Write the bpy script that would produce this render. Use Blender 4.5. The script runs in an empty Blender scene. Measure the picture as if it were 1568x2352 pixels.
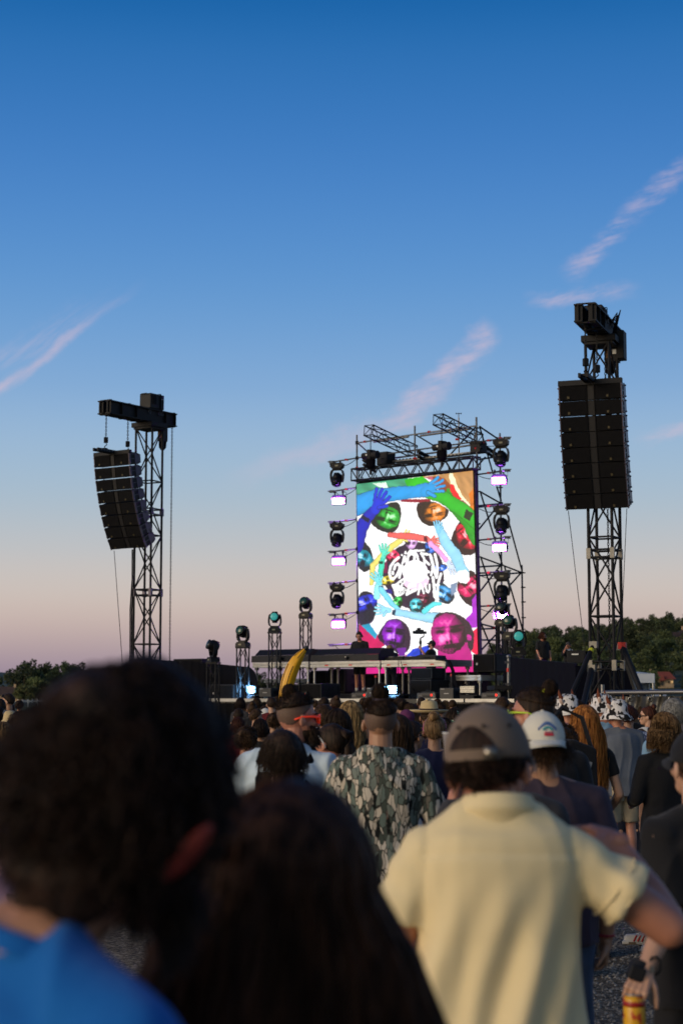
import bpy, bmesh, math, random
import numpy as np
from mathutils import Vector, Matrix, Euler
R = math.radians
random.seed(7)
rng = np.random.default_rng(7)
scene = bpy.context.scene
C = scene.collection
# ------------------------------------------------------------------ camera
CAMZ, PITCH, FPX, CX, CY = 1.75, math.atan(424 / 3920.0), 3920.0, 784.0, 1176.0
cam_d = bpy.data.cameras.new("camera")
cam = bpy.data.objects.new("camera", cam_d)
C.objects.link(cam)
cam.location = (0, 0, CAMZ)
cam.rotation_euler = (R(90) + PITCH, 0, 0)
cam_d.sensor_fit = 'VERTICAL'
cam_d.sensor_height = 36.0
cam_d.lens = FPX / 2352.0 * 36.0
cam_d.clip_start = 0.05
cam_d.clip_end = 6000
cam_d.dof.use_dof = True
cam_d.dof.focus_distance = 17.0
cam_d.dof.aperture_fstop = 3.8
scene.camera = cam
# ------------------------------------------------------------------ colour management
scene.view_settings.view_transform = 'Standard'
scene.view_settings.look = 'None'
scene.view_settings.exposure = 0.0
scene.view_settings.gamma = 1.0
scene.view_settings.use_curve_mapping = False
scene.cycles.max_bounces = 6
scene.cycles.transparent_max_bounces = 8
scene.cycles.use_adaptive_sampling = True
scene.cycles.use_denoising = True
scene.cycles.sample_clamp_indirect = 4.0
def lin(c):
    c = c / 255.0
    return c / 12.92 if c <= 0.04045 else ((c + 0.055) / 1.055) ** 2.4
def S(r, g, b, a=1.0):
    return (lin(r), lin(g), lin(b), a)
# ------------------------------------------------------------------ node expression helper
class X:
    """a float socket with operators, so that a mask can be written as a formula"""
    def __init__(s, nt, sock):
        s.nt, s.k = nt, sock
    def _m(s, op, *o):
        n = s.nt.nodes.new('ShaderNodeMath')
        n.operation = op
        s.nt.links.new(s.k, n.inputs[0])
        for i, v in enumerate(o):
            if isinstance(v, X):
                s.nt.links.new(v.k, n.inputs[i + 1])
            else:
                n.inputs[i + 1].default_value = v
        return X(s.nt, n.outputs[0])
    def __add__(s, o): return s._m('ADD', o)
    def __sub__(s, o): return s._m('SUBTRACT', o)
    def __mul__(s, o): return s._m('MULTIPLY', o)
    def __truediv__(s, o): return s._m('DIVIDE', o)
    def abs(s): return s._m('ABSOLUTE')
    def max(s, o): return s._m('MAXIMUM', o)
    def min(s, o): return s._m('MINIMUM', o)
    def asin(s): return s._m('ARCSINE')
    def smooth(s, a, b, lo=0.0, hi=1.0):
        n = s.nt.nodes.new('ShaderNodeMapRange')
        n.interpolation_type = 'SMOOTHSTEP'
        s.nt.links.new(s.k, n.inputs[0])
        for i, v in enumerate((a, b, lo, hi)):
            n.inputs[i + 1].default_value = v
        return X(s.nt, n.outputs[0])
# ------------------------------------------------------------------ world: dusk sky
SUN_EL, SUN_AZ = R(13), R(240)          # low, behind and to the left of the camera
w = bpy.data.worlds.new("World")
scene.world = w
w.use_nodes = True
nt = w.node_tree
nt.nodes.clear()
geo = nt.nodes.new('ShaderNodeTexCoord')
sep = nt.nodes.new('ShaderNodeSeparateXYZ')
nt.links.new(geo.outputs['Generated'], sep.inputs[0])
dx, dy, dz = (X(nt, sep.outputs[i]) for i in range(3))
elev = dz.asin() * (180 / math.pi)
ramp = nt.nodes.new('ShaderNodeValToRGB')
ramp.color_ramp.interpolation = 'B_SPLINE'
el_f = elev.smooth(0, 1).k  # placeholder, replaced below
mr = nt.nodes.new('ShaderNodeMapRange')
nt.links.new(elev.k, mr.inputs[0])
mr.inputs[1].default_value, mr.inputs[2].default_value = -2, 60
nt.links.new(mr.outputs[0], ramp.inputs[0])
SKY = [(-2, (112, 98, 120)), (0.5, (148, 131, 152)), (1.5, (175, 155, 160)), (2.5, (199, 179, 172)), (3.5, (205, 193, 185)), (4.8, (193, 193, 194)),
       (6.6, (167, 188, 204)), (8.5, (154, 184, 213)), (10.3, (132, 171, 213)), (13.1, (101, 154, 209)), (15.8, (82, 139, 203)), (18.5, (63, 124, 193)),
       (21.2, (46, 113, 180)), (23.5, (16, 96, 166)), (32, (14, 76, 140)), (60, (12, 54, 106))]
er = ramp.color_ramp.elements
while len(er) < len(SKY):
    er.new(0.5)
for e_, (a_, c_) in zip(er, SKY):
    e_.position = (a_ + 2) / 62.0
    e_.color = S(*c_)
# thin cirrus, written in sky directions (tangent of azimuth and of elevation)
tx, tz = dx / dy.max(0.05), dz / dy.max(0.05)
front = dy.smooth(0.2, 0.5)
def sky_noise(scale, sx, sy, ang, detail=5.0, rough=0.6):
    cb = nt.nodes.new('ShaderNodeCombineXYZ')
    ca, sa = math.cos(ang), math.sin(ang)
    nt.links.new(((tx * ca + tz * sa) * sx).k, cb.inputs[0])
    nt.links.new(((tz * ca - tx * sa) * sy).k, cb.inputs[1])
    n = nt.nodes.new('ShaderNodeTexNoise')
    n.inputs['Scale'].default_value = scale
    n.inputs['Detail'].default_value = detail
    n.inputs['Roughness'].default_value = rough
    nt.links.new(cb.outputs[0], n.inputs['Vector'])
    return X(nt, n.outputs['Fac'])
def sky_t(px, py):
    u, v = (px - CX) / FPX, (CY - py) / FPX
    yy = math.cos(PITCH) - v * math.sin(PITCH)
    return u / yy, (math.sin(PITCH) + v * math.cos(PITCH)) / yy
def streak(a, b, wid, strength, fade=(0.0, 0.1, 0.8, 1.0), warp=None, nz=None):
    (ax, az), (bx, bz) = sky_t(*a), sky_t(*b)
    L = math.hypot(bx - ax, bz - az)
    ux, uz = (bx - ax) / L, (bz - az) / L
    al = ((tx - ax) * ux + (tz - az) * uz) / L
    ac = (tx - ax) * (-uz) + (tz - az) * ux
    if warp is not None:
        ac = ac + (warp - 0.5) * (wid / FPX * 2.6)
    m = ac.abs().smooth(0.0, wid / FPX, 1.0, 0.0)
    m = m * al.smooth(fade[0], fade[1]) * al.smooth(fade[2], fade[3], 1.0, 0.0) * strength
    if nz is not None:
        m = m * nz
    return m
wA = sky_noise(26, 1, 1, 0, 4)
fib = sky_noise(34, 1.2, 4.6, R(16), 7, 0.64).smooth(0.28, 0.70)      # fibres lying nearly level
fib2 = sky_noise(34, 1.0, 6.0, R(35), 6, 0.65).smooth(0.32, 0.7)
clouds = None
for args in (
    ((-10, 905), (350, 632), 20, 0.62, (0, .02, .2, 1.0), wA, fib2 * .6 + .4),
    ((-10, 850), (300, 660), 60, 0.20, (0, .05, .3, 1.0), wA, fib2),
    ((470, 1112), (950, 965), 46, 0.30, (0, .5, .8, 1.0), wA, fib * .35 + .65),
    ((860, 1015), (1060, 835), 46, 0.60, (0, .3, .8, 1.0), wA, fib * .8 + .2),
    ((1000, 890), (1140, 735), 44, 0.60, (0, .2, .75, 1.0), wA, fib * .8 + .2),
    ((1190, 690), (1490, 668), 30, 0.42, (0, .25, .6, 1.0), wA, fib),
    ((1290, 655), (1470, 480), 44, 0.46, (0, .3, .7, 1.0), wA, fib),
    ((1400, 520), (1600, 360), 38, 0.36, (0, .3, .8, 1.0), wA, fib),
    ((1440, 1012), (1600, 980), 28, 0.42, (0, .5, .9, 1.2), wA, fib),
    ((640, 1320), (1000, 1270), 50, 0.16, (0, .4, .7, 1.0), wA, fib),
):
    m_ = streak(*args)
    clouds = m_ if clouds is None else clouds.max(m_)
clouds = clouds * front
mixc = nt.nodes.new('ShaderNodeMixRGB')
nt.links.new(clouds.k, mixc.inputs[0])
nt.links.new(ramp.outputs[0], mixc.inputs[1])
mixc.inputs[2].default_value = S(216, 192, 206)
# physical sky on top: the afterglow round the low sun behind the camera
nish = nt.nodes.new('ShaderNodeTexSky')
nish.sky_type = 'NISHITA'
nish.sun_disc = False
nish.sun_elevation = SUN_EL
nish.sun_rotation = SUN_AZ
nish.air_density, nish.dust_density, nish.ozone_density = 1.2, 2.0, 2.0
bg1 = nt.nodes.new('ShaderNodeBackground')
nt.links.new(nish.outputs[0], bg1.inputs[0])
bg1.inputs[1].default_value = 0.13
bg2 = nt.nodes.new('ShaderNodeBackground')
nt.links.new(mixc.outputs[0], bg2.inputs[0])
bg2.inputs[1].default_value = 1.0
mxs = nt.nodes.new('ShaderNodeMixShader')
# the twilight arch opposite the sun fills the front; towards the sun the physical sky takes over
toward = (dy * -1.0).smooth(-0.15, 0.75)
nt.links.new(toward.k, mxs.inputs[0])
nt.links.new(bg2.outputs[0], mxs.inputs[1])
nt.links.new(bg1.outputs[0], mxs.inputs[2])
wo = nt.nodes.new('ShaderNodeOutputWorld')
nt.links.new(mxs.outputs[0], wo.inputs[0])
# ------------------------------------------------------------------ sun
sun_d = bpy.data.lights.new("sun", 'SUN')
sun_d.energy = 1.4
sun_d.angle = R(40)
sun_d.color = (1.0, 0.83, 0.62)
sun = bpy.data.objects.new("sun", sun_d)
C.objects.link(sun)
_sd = Vector((math.sin(SUN_AZ) * math.cos(SUN_EL), math.cos(SUN_AZ) * math.cos(SUN_EL), math.sin(SUN_EL)))
sun.rotation_euler = _sd.to_track_quat('Z', 'Y').to_euler()
sun.location = (0, 0, 40)
# ------------------------------------------------------------------ pixel measuring
COSP, SINP = math.cos(PITCH), math.sin(PITCH)
def P(px, py, Y):
    """world point seen at photo pixel (px, py) of the 1568x2352 view, Y metres ahead"""
    u, v = (px - CX) / FPX, (CY - py) / FPX
    yy = COSP - v * SINP
    k = Y / yy
    return Vector((u * k, Y, CAMZ + (SINP + v * COSP) * k))
def ground(px, Y):
    p = P(px, 1600, Y)
    return Vector((p.x, Y, 0))
# stage frame: u runs along the stage to the right and nearer, n runs away from its audience
PHI = R(41)
UX = Vector((math.cos(PHI), -math.sin(PHI), 0))
NX = Vector((math.sin(PHI), math.cos(PHI), 0))
SC = Vector((2.2, 51.0, 0))
def SP(px, py, v):
    u_, v_ = (px - CX) / FPX, (CY - py) / FPX
    a = u_ / (COSP - v_ * SINP)
    Y = (v + SC.dot(NX)) / (a * NX.x + NX.y)
    return P(px, py, Y)
def SPz(px, z, v):
    """point of the stage plane v in photo column px at height z"""
    p = SP(px, 1600, v)
    for _ in range(3):
        v_ = ((z - CAMZ) / p.y)
        py = CY - FPX * (v_ * COSP - SINP) / (COSP + v_ * SINP)
        p = SP(px, py, v)
    p.z = z
    return p
# ------------------------------------------------------------------ materials
MATS = {}
def mat(name, col, rough=0.6, metal=0.0, var=0.12, scale=6.0, bump=0.0, bscale=60.0, emit=None, estr=0.0, spec=0.5,
        stretch=(1, 1, 1), sheen=0.0):
    if name in MATS:
        return MATS[name]
    m = bpy.data.materials.new(name)
    m.use_nodes = True
    n = m.node_tree
    b = n.nodes['Principled BSDF']
    b.inputs['Roughness'].default_value = rough
    b.inputs['Metallic'].default_value = metal
    b.inputs['Specular IOR Level'].default_value = spec
    if sheen:
        b.inputs['Sheen Weight'].default_value = sheen
    col = (*col[:3], 1.0)
    tc = n.nodes.new('ShaderNodeTexCoord')
    mp = n.nodes.new('ShaderNodeMapping')
    mp.inputs['Scale'].default_value = stretch
    n.links.new(tc.outputs['Object'], mp.inputs[0])
    if var > 0:
        no = n.nodes.new('ShaderNodeTexNoise')
        no.inputs['Scale'].default_value = scale
        no.inputs['Detail'].default_value = 5
        n.links.new(mp.outputs[0], no.inputs['Vector'])
        mx = n.nodes.new('ShaderNodeMixRGB')
        mx.inputs[1].default_value = tuple(max(0, c * (1 - var)) for c in col[:3]) + (1,)
        mx.inputs[2].default_value = tuple(min(1, c * (1 + var)) for c in col[:3]) + (1,)
        n.links.new(no.outputs['Fac'], mx.inputs[0])
        n.links.new(mx.outputs[0], b.inputs['Base Color'])
    else:
        b.inputs['Base Color'].default_value = col
    if bump > 0:
        nb = n.nodes.new('ShaderNodeTexNoise')
        nb.inputs['Scale'].default_value = bscale
        nb.inputs['Detail'].default_value = 4
        n.links.new(mp.outputs[0], nb.inputs['Vector'])
        bp = n.nodes.new('ShaderNodeBump')
        bp.inputs['Strength'].default_value = bump
        bp.inputs['Distance'].default_value = 0.01
        n.links.new(nb.outputs['Fac'], bp.inputs['Height'])
        n.links.new(bp.outputs[0], b.inputs['Normal'])
    if emit is not None:
        b.inputs['Emission Color'].default_value = (*emit[:3], 1)
        b.inputs['Emission Strength'].default_value = estr
    MATS[name] = m
    return m
def ramp_noise_mat(name, stops, scale, rough=0.8, stretch=(1, 1, 1), bump=0.0, kind='noise', detail=6.0, interp='LINEAR', coord='Object'):
    """colour ramp over a noise or voronoi texture: foliage, gravel, prints"""
    m = bpy.data.materials.new(name)
    m.use_nodes = True
    n = m.node_tree
    b = n.nodes['Principled BSDF']
    b.inputs['Roughness'].default_value = rough
    tc = n.nodes.new('ShaderNodeTexCoord')
    mp = n.nodes.new('ShaderNodeMapping')
    mp.inputs['Scale'].default_value = stretch
    n.links.new(tc.outputs[coord], mp.inputs[0])
    if kind == 'noise':
        t = n.nodes.new('ShaderNodeTexNoise')
        t.inputs['Detail'].default_value = detail
        out = t.outputs['Fac']
    else:
        t = n.nodes.new('ShaderNodeTexVoronoi')
        out = t.outputs['Color']
    t.inputs['Scale'].default_value = scale
    n.links.new(mp.outputs[0], t.inputs['Vector'])
    r = n.nodes.new('ShaderNodeValToRGB')
    r.color_ramp.interpolation = interp
    e = r.color_ramp.elements
    while len(e) < len(stops):
        e.new(0.5)
    for el, (p, c) in zip(e, stops):
        el.position = p
        el.color = (*c[:3], 1)
    n.links.new(out, r.inputs[0])
    n.links.new(r.outputs[0], b.inputs['Base Color'])
    if bump > 0:
        bp = n.nodes.new('ShaderNodeBump')
        bp.inputs['Strength'].default_value = bump
        bp.inputs['Distance'].default_value = 0.02
        n.links.new(out, bp.inputs['Height'])
        n.links.new(bp.outputs[0], b.inputs['Normal'])
    MATS[name] = m
    return m
# ------------------------------------------------------------------ mesh helpers
class MB:
    def __init__(s):
        s.v, s.f = [], []
    def add(s, verts, faces):
        o = len(s.v)
        s.v.extend([tuple(p) for p in verts])
        s.f.extend([tuple(i + o for i in f) for f in faces])
        return s
    def box(s, c, d, M=None, taper=None):
        """c centre, d full size; taper = (sx, sy) scale of the top face"""
        hx, hy, hz = d[0] / 2, d[1] / 2, d[2] / 2
        tx_, ty_ = taper or (1, 1)
        vs = [Vector((-hx, -hy, -hz)), Vector((hx, -hy, -hz)), Vector((hx, hy, -hz)), Vector((-hx, hy, -hz)),
              Vector((-hx * tx_, -hy * ty_, hz)), Vector((hx * tx_, -hy * ty_, hz)), Vector((hx * tx_, hy * ty_, hz)), Vector((-hx * tx_, hy * ty_, hz))]
        c = Vector(c)
        if M is not None:
            vs = [M @ v for v in vs]
        s.add([v + c for v in vs], [(0, 3, 2, 1), (4, 5, 6, 7), (0, 1, 5, 4), (1, 2, 6, 5), (2, 3, 7, 6), (3, 0, 4, 7)])
        return s
    def prism(s, pts, y0, y1, axis='y'):
        """outline pts (a, b) extruded; axis y: pts are (x, z); axis x: pts are (y, z); axis z: pts are (x, y)"""
        n = len(pts)
        def mk(a, b, t):
            return (a, t, b) if axis == 'y' else ((t, a, b) if axis == 'x' else (a, b, t))
        vs = [mk(a, b, y0) for a, b in pts] + [mk(a, b, y1) for a, b in pts]
        fs = [tuple(range(n))[::-1], tuple(range(n, 2 * n))] + [(i, (i + 1) % n, n + (i + 1) % n, n + i) for i in range(n)]
        s.add(vs, fs)
        return s
    def tube(s, pts, r, n=6, cap=True):
        """tube along pts; r a number or a list"""
        pts = [Vector(p) for p in pts]
        rs = r if isinstance(r, (list, tuple)) else [r] * len(pts)
        t0 = (pts[1] - pts[0]).normalized()
        up = Vector((0, 0, 1)) if abs(t0.z) < 0.9 else Vector((1, 0, 0))
        rings = []
        for i, p in enumerate(pts):
            t = (pts[min(i + 1, len(pts) - 1)] - pts[max(i - 1, 0)]).normalized()
            a = t.cross(up)
            if a.length < 1e-4:
                a = t.cross(Vector((0, 1, 0)))
            a.normalize()
            b = t.cross(a).normalized()
            up = b if abs(b.dot(up)) > 0.2 and False else up
            rings.append([p + (a * math.cos(2 * math.pi * k / n) + b * math.sin(2 * math.pi * k / n)) * rs[i] for k in range(n)])
        s.loft(rings, cap)
        return s
    def loft(s, rings, cap=True):
        n = len(rings[0])
        vs = [p for r_ in rings for p in r_]
        fs = []
        for i in range(len(rings) - 1):
            for k in range(n):
                fs.append((i * n + k, i * n + (k + 1) % n, (i + 1) * n + (k + 1) % n, (i + 1) * n + k))
        if cap:
            fs.append(tuple(range(n))[::-1])
            fs.append(tuple((len(rings) - 1) * n + k for k in range(n)))
        s.add(vs, fs)
        return s
    def lathe(s, prof, n=20, c=(0, 0, 0), sx=1.0, sy=1.0):
        """profile (r, z) turned about z"""
        rings = []
        for r_, z in prof:
            rings.append([(c[0] + sx * r_ * math.cos(2 * math.pi * k / n), c[1] + sy * r_ * math.sin(2 * math.pi * k / n), c[2] + z) for k in range(n)])
        s.loft(rings, True)
        return s
    def ell(s, c, r, M=None, nu=16, nv=10):
        c = Vector(c)
        rings = []
        for j in range(1, nv):
            th = math.pi * j / nv
            ring = []
            for k in range(nu):
                ph = 2 * math.pi * k / nu
                p = Vector((r[0] * math.sin(th) * math.cos(ph), r[1] * math.sin(th) * math.sin(ph), -r[2] * math.cos(th)))
                if M is not None:
                    p = M @ p
                ring.append(p + c)
            rings.append(ring)
        o = len(s.v)
        s.loft(rings, False)
        b, t = Vector((0, 0, -r[2])), Vector((0, 0, r[2]))
        if M is not None:
            b, t = M @ b, M @ t
        nb = len(s.v)
        s.v.extend([tuple(b + c), tuple(t + c)])
        L = o + (nv - 2) * nu
        for k in range(nu):
            s.f.append((nb, o + (k + 1) % nu, o + k))
            s.f.append((nb + 1, L + k, L + (k + 1) % nu))
        return s
    def mesh(s, name, smooth=False, M=None):
        me = bpy.data.meshes.new(name)
        me.from_pydata(s.v, [], s.f)
        if M is not None:
            me.transform(M)
        if smooth:
            me.polygons.foreach_set('use_smooth', [True] * len(me.polygons))
        me.update()
        return me
def link(o, parent=None):
    C.objects.link(o)
    if parent is not None:
        o.parent = parent
    return o
def tag(o, label, cat, group=None, kind=None):
    if label:
        o['label'] = label
    if cat:
        o['category'] = cat
    if group:
        o['group'] = group
    if kind:
        o['kind'] = kind
    return o
def thing(name, label, cat, loc=(0, 0, 0), rz=0.0, group=None, scale=1.0):
    o = bpy.data.objects.new(name, None)
    o.empty_display_size = 0.2
    link(o)
    o.location = loc
    o.rotation_euler = (0, 0, rz)
    o.scale = (scale,) * 3
    return tag(o, label, cat, group)
def part(name, geom, m, parent=None, smooth=False, at=None, bevel=0.0, label=None, world=False):
    """link geometry as one mesh object; world=True: verts are world coordinates under an unrotated thing"""
    me = geom if isinstance(geom, bpy.types.Mesh) else geom.mesh(name, smooth)
    fresh = len(me.materials) == 0
    o = bpy.data.objects.new(name, me)
    if fresh:
        me.materials.append(m)
    elif me.materials[0] != m:
        o_link = True
        link(o, parent)
        o.material_slots[0].link = 'OBJECT'
        o.material_slots[0].material = m
        if at is not None:
            o.location = at
        if world:
            o.location = -Vector(parent.location)
        return o
    link(o, parent)
    if at is not None:
        o.location = at
    if world and parent is not None:
        o.location = -Vector(parent.location)
    if bevel > 0:
        b = o.modifiers.new('bevel', 'BEVEL')
        b.width = bevel
        b.segments = 2
        b.limit_method = 'ANGLE'
    if label:
        o['label'] = label
    return o
def structure(name, geom, m, smooth=False):
    o = part(name, geom, m, None, smooth)
    o['kind'] = 'structure'
    return o
def copy_tree(o, parent=None):
    c = o.copy()
    C.objects.link(c)
    if parent is not None:
        c.parent = parent
    for ch in list(o.children):
        copy_tree(ch, c)
    return c
_cyl = {}
def unit_cyl(n=8):
    if n not in _cyl:
        b = MB().tube([(0, 0, -0.5), (0, 0, 0.5)], 1.0, n)
        _cyl[n] = b.mesh('bar', False)
        for p in _cyl[n].polygons:
            p.use_smooth = len(p.vertices) == 4
    return _cyl[n]
def strut(name, a, b, r, m, parent=None, n=8, world=True, label=None):
    """a bar from a to b that shares one cylinder mesh with all others"""
    a, b = Vector(a), Vector(b)
    me = unit_cyl(n)
    key = (n, m.name)
    if key not in _cyl:
        c = me.copy()
        c.materials.clear()
        c.materials.append(m)
        _cyl[key] = c
    o = bpy.data.objects.new(name, _cyl[key])
    link(o, parent)
    d = b - a
    o.rotation_euler = d.to_track_quat('Z', 'Y').to_euler()
    mid = (a + b) / 2
    o.location = mid - (Vector(parent.location) if (world and parent is not None) else Vector((0, 0, 0)))
    o.scale = (r, r, d.length)
    if label:
        o['label'] = label
    return o
# common materials
K_STEEL = mat('black_steel', (0.010, 0.010, 0.013), 0.6, 0.0, 0.25, spec=.22)
K_PAINT = mat('black_paint', (0.008, 0.008, 0.011), 0.6, 0.0, 0.3, bump=0.15, bscale=90, spec=.3)
K_GRILLE = mat('speaker_grille', (0.006, 0.006, 0.0075), 0.9, 0.0, 0.2, bump=0.6, bscale=220, spec=0.12)
K_CLOTH = mat('black_cloth', (0.004, 0.004, 0.0065), 0.95, 0.0, 0.25, bump=0.4, bscale=14, spec=0.1)
GALV = mat('galvanised_steel', (0.20, 0.20, 0.21), 0.42, 0.8, 0.35, scale=14)
GALV_D = mat('weathered_scaffold_steel', (0.10, 0.10, 0.11), 0.5, 0.7, 0.35, scale=14)
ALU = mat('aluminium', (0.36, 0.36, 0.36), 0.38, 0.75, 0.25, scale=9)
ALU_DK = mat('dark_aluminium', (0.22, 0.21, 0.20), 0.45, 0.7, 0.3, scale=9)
RED_TAPE = mat('red_tape', S(190, 30, 25), 0.5)
YEL_TAPE = mat('yellow_tape', S(200, 200, 40), 0.5)
WHITE_P = mat('white_print', (0.75, 0.75, 0.75), 0.6)
BRASS = mat('badge_gold', S(66, 58, 36), 0.6, 0.2)
# ================================================================== SETTING
GRAVEL = bpy.data.materials.new('gravel')
GRAVEL.use_nodes = True
_n = GRAVEL.node_tree
_b = _n.nodes['Principled BSDF']
_b.inputs['Roughness'].default_value = 0.85
_tc = _n.nodes.new('ShaderNodeTexCoord')
_v = _n.nodes.new('ShaderNodeTexVoronoi'); _v.inputs['Scale'].default_value = 55
_v2 = _n.nodes.new('ShaderNodeTexVoronoi'); _v2.inputs['Scale'].default_value = 130
_ns = _n.nodes.new('ShaderNodeTexNoise'); _ns.inputs['Scale'].default_value = 0.9; _ns.inputs['Detail'].default_value = 6
for t_ in (_v, _v2, _ns):
    _n.links.new(_tc.outputs['Object'], t_.inputs['Vector'])
_r = _n.nodes.new('ShaderNodeValToRGB')
for i_, (p_, c_) in enumerate([(0.1, (0.062, 0.042, 0.024)), (0.45, (0.21, 0.148, 0.085)), (0.75, (0.34, 0.25, 0.155)), (0.97, (0.58, 0.46, 0.33))]):
    if i_ > 1:
        _r.color_ramp.elements.new(p_)
for el_, (p_, c_) in zip(_r.color_ramp.elements, [(0.1, (0.062, 0.042, 0.024)), (0.45, (0.21, 0.148, 0.085)), (0.75, (0.34, 0.25, 0.155)), (0.97, (0.58, 0.46, 0.33))]):
    el_.position = p_; el_.color = (*c_, 1)
_sp = _n.nodes.new('ShaderNodeSeparateColor')
_n.links.new(_v.outputs['Color'], _sp.inputs[0])
_n.links.new(_sp.outputs[0], _r.inputs[0])
_mx = _n.nodes.new('ShaderNodeMixRGB'); _mx.blend_type = 'MULTIPLY'; _mx.inputs[0].default_value = 0.6
_n.links.new(_r.outputs[0], _mx.inputs[1])
_n.links.new(_ns.outputs['Fac'], _mx.inputs[2])
_n.links.new(_mx.outputs[0], _b.inputs['Base Color'])
_bp = _n.nodes.new('ShaderNodeBump'); _bp.inputs['Strength'].default_value = 1.0; _bp.inputs['Distance'].default_value = 0.015; _bp.invert = True
_ad = _n.nodes.new('ShaderNodeMath'); _ad.operation = 'ADD'
_n.links.new(_v.outputs['Distance'], _ad.inputs[0]); _n.links.new(_v2.outputs['Distance'], _ad.inputs[1])
_n.links.new(_ad.outputs[0], _bp.inputs['Height'])
_n.links.new(_bp.outputs[0], _b.inputs['Normal'])
GRASS = ramp_noise_mat('meadow_grass', [(0.3, (0.03, 0.055, 0.014)), (0.6, (0.055, 0.10, 0.024)), (0.85, (0.10, 0.13, 0.04))], 0.25, 0.9)
HILLG = ramp_noise_mat('hill_undergrowth', [(0.3, (0.010, 0.018, 0.007)), (0.7, (0.03, 0.045, 0.014))], 0.09, 0.95)
FARH = ramp_noise_mat('far_woodland', [(0.35, (0.014, 0.03, 0.022)), (0.7, (0.03, 0.055, 0.04))], 0.02, 0.95)
g = MB()
g.add([(-4000, -200, 0), (4000, -200, 0), (4000, 5500, 0), (-4000, 5500, 0)], [(0, 1, 2, 3)])
structure('meadow', g, GRASS)
g = MB()
g.add([(-30, -30, 0.004), (34, -30, 0.004), (34, 74, 0.004), (-30, 74, 0.004)], [(0, 1, 2, 3)])
structure('gravel_ground', g, GRAVEL)
# loose stones of the gravel near enough to be told apart
st = MB()
for _ in range(5200):
    yy = rng.uniform(8.6, 15.5)
    xx = rng.uniform(0.06, 0.22) * yy
    r_ = rng.uniform(0.006, 0.016)
    a_ = rng.uniform(0, 6.28)
    c_, s_ = math.cos(a_), math.sin(a_)
    q = [(1.2, 0, 0), (0, .9, .1), (-1.1, .1, 0), (.1, -1, 0), (.1, .1, .8)]
    st.add([(xx + r_ * (x * c_ - y * s_), yy + r_ * (x * s_ + y * c_), 0.004 + r_ * z) for x, y, z in q], [(0, 1, 4), (1, 2, 4), (2, 3, 4), (3, 0, 4)])
o = part('loose_gravel', st, mat('pebble', (0.22, 0.2, 0.18), 0.8, var=0.8, scale=28))
tag(o, 'loose grey pebbles scattered over the gravel ground by the feet', 'gravel', kind='stuff')
def interp(x, tab):
    for (x0, y0), (x1, y1) in zip(tab, tab[1:]):
        if x <= x1:
            return y0 + (y1 - y0) * max(0, (x - x0)) / (x1 - x0)
    return tab[-1][1]
HR = [(300, 1606), (760, 1599), (960, 1592), (1060, 1560), (1120, 1532), (1200, 1484), (1276, 1476), (1356, 1467), (1469, 1452), (1568, 1446), (1900, 1436), (2400, 1460)]
def hill_z(x, y):
    px = CX + x / max(y, 1) * FPX * COSP
    zr = CAMZ + (1600 - interp(px, HR)) * 520 / FPX
    t = min(1, max(0, (y - 230) / 290))
    t = t * t * (3 - 2 * t) * 0.45 + t * 0.55
    if y > 520:
        t = 1 + (y - 520) * 0.0006
    return -0.5 + (zr + 0.5) * t
hm = MB()
NXH, NYH = 90, 26
vv = []
for j in range(NYH):
    y = 200 + j * 20
    for i in range(NXH):
        x = -80 + i * 4.6 * (y / 420 + 0.25)
        vv.append((x, y, hill_z(x, y) + 0.5 * math.sin(x * .13) * math.sin(y * .09)))
hm.add(vv, [(j * NXH + i, j * NXH + i + 1, (j + 1) * NXH + i + 1, (j + 1) * NXH + i) for j in range(NYH - 1) for i in range(NXH - 1)])
structure('hillside', hm, HILLG, True)
fm = MB()
vv = []
for j in range(8):
    y = 1500 + j * 90
    for i in range(80):
        x = -900 + i * 15
        px = CX + x / y * FPX
        t = min(1, j / 6)
        z = (CAMZ + (1600 - interp(px, [(-2000, 1540), (0, 1543), (50, 1545), (200, 1560), (420, 1585), (700, 1592)])) * 1860 / FPX) * t + 3.5 * t * (math.sin(i * 2.1) * .5 + math.sin(i * .8 + 1))
        vv.append((x, y, z - 1))
fm.add(vv, [(j * 80 + i, j * 80 + i + 1, (j + 1) * 80 + i + 1, (j + 1) * 80 + i) for j in range(7) for i in range(79)])
structure('distant_hill', fm, FARH, True)
# ------------------------------------------------------------------ trees
def leaf_mat(name, c0, c1):
    m = bpy.data.materials.new(name)
    m.use_nodes = True
    n = m.node_tree
    b = n.nodes['Principled BSDF']
    b.inputs['Roughness'].default_value = 0.75
    tc = n.nodes.new('ShaderNodeTexCoord')
    t = n.nodes.new('ShaderNodeTexNoise'); t.inputs['Scale'].default_value = 0.7; t.inputs['Detail'].default_value = 4
    n.links.new(tc.outputs['Object'], t.inputs['Vector'])
    mx = n.nodes.new('ShaderNodeMixRGB'); mx.inputs[1].default_value = (*c0, 1); mx.inputs[2].default_value = (*c1, 1)
    n.links.new(t.outputs['Fac'], mx.inputs[0])
    oi = n.nodes.new('ShaderNodeObjectInfo')
    hs = n.nodes.new('ShaderNodeHueSaturation')
    mr_ = n.nodes.new('ShaderNodeMapRange'); mr_.inputs[3].default_value = 0.65; mr_.inputs[4].default_value = 1.55
    n.links.new(oi.outputs['Random'], mr_.inputs[0])
    n.links.new(mr_.outputs[0], hs.inputs['Value'])
    n.links.new(mx.outputs[0], hs.inputs['Color'])
    n.links.new(hs.outputs[0], b.inputs['Base Color'])
    MATS[name] = m
    return m
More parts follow.
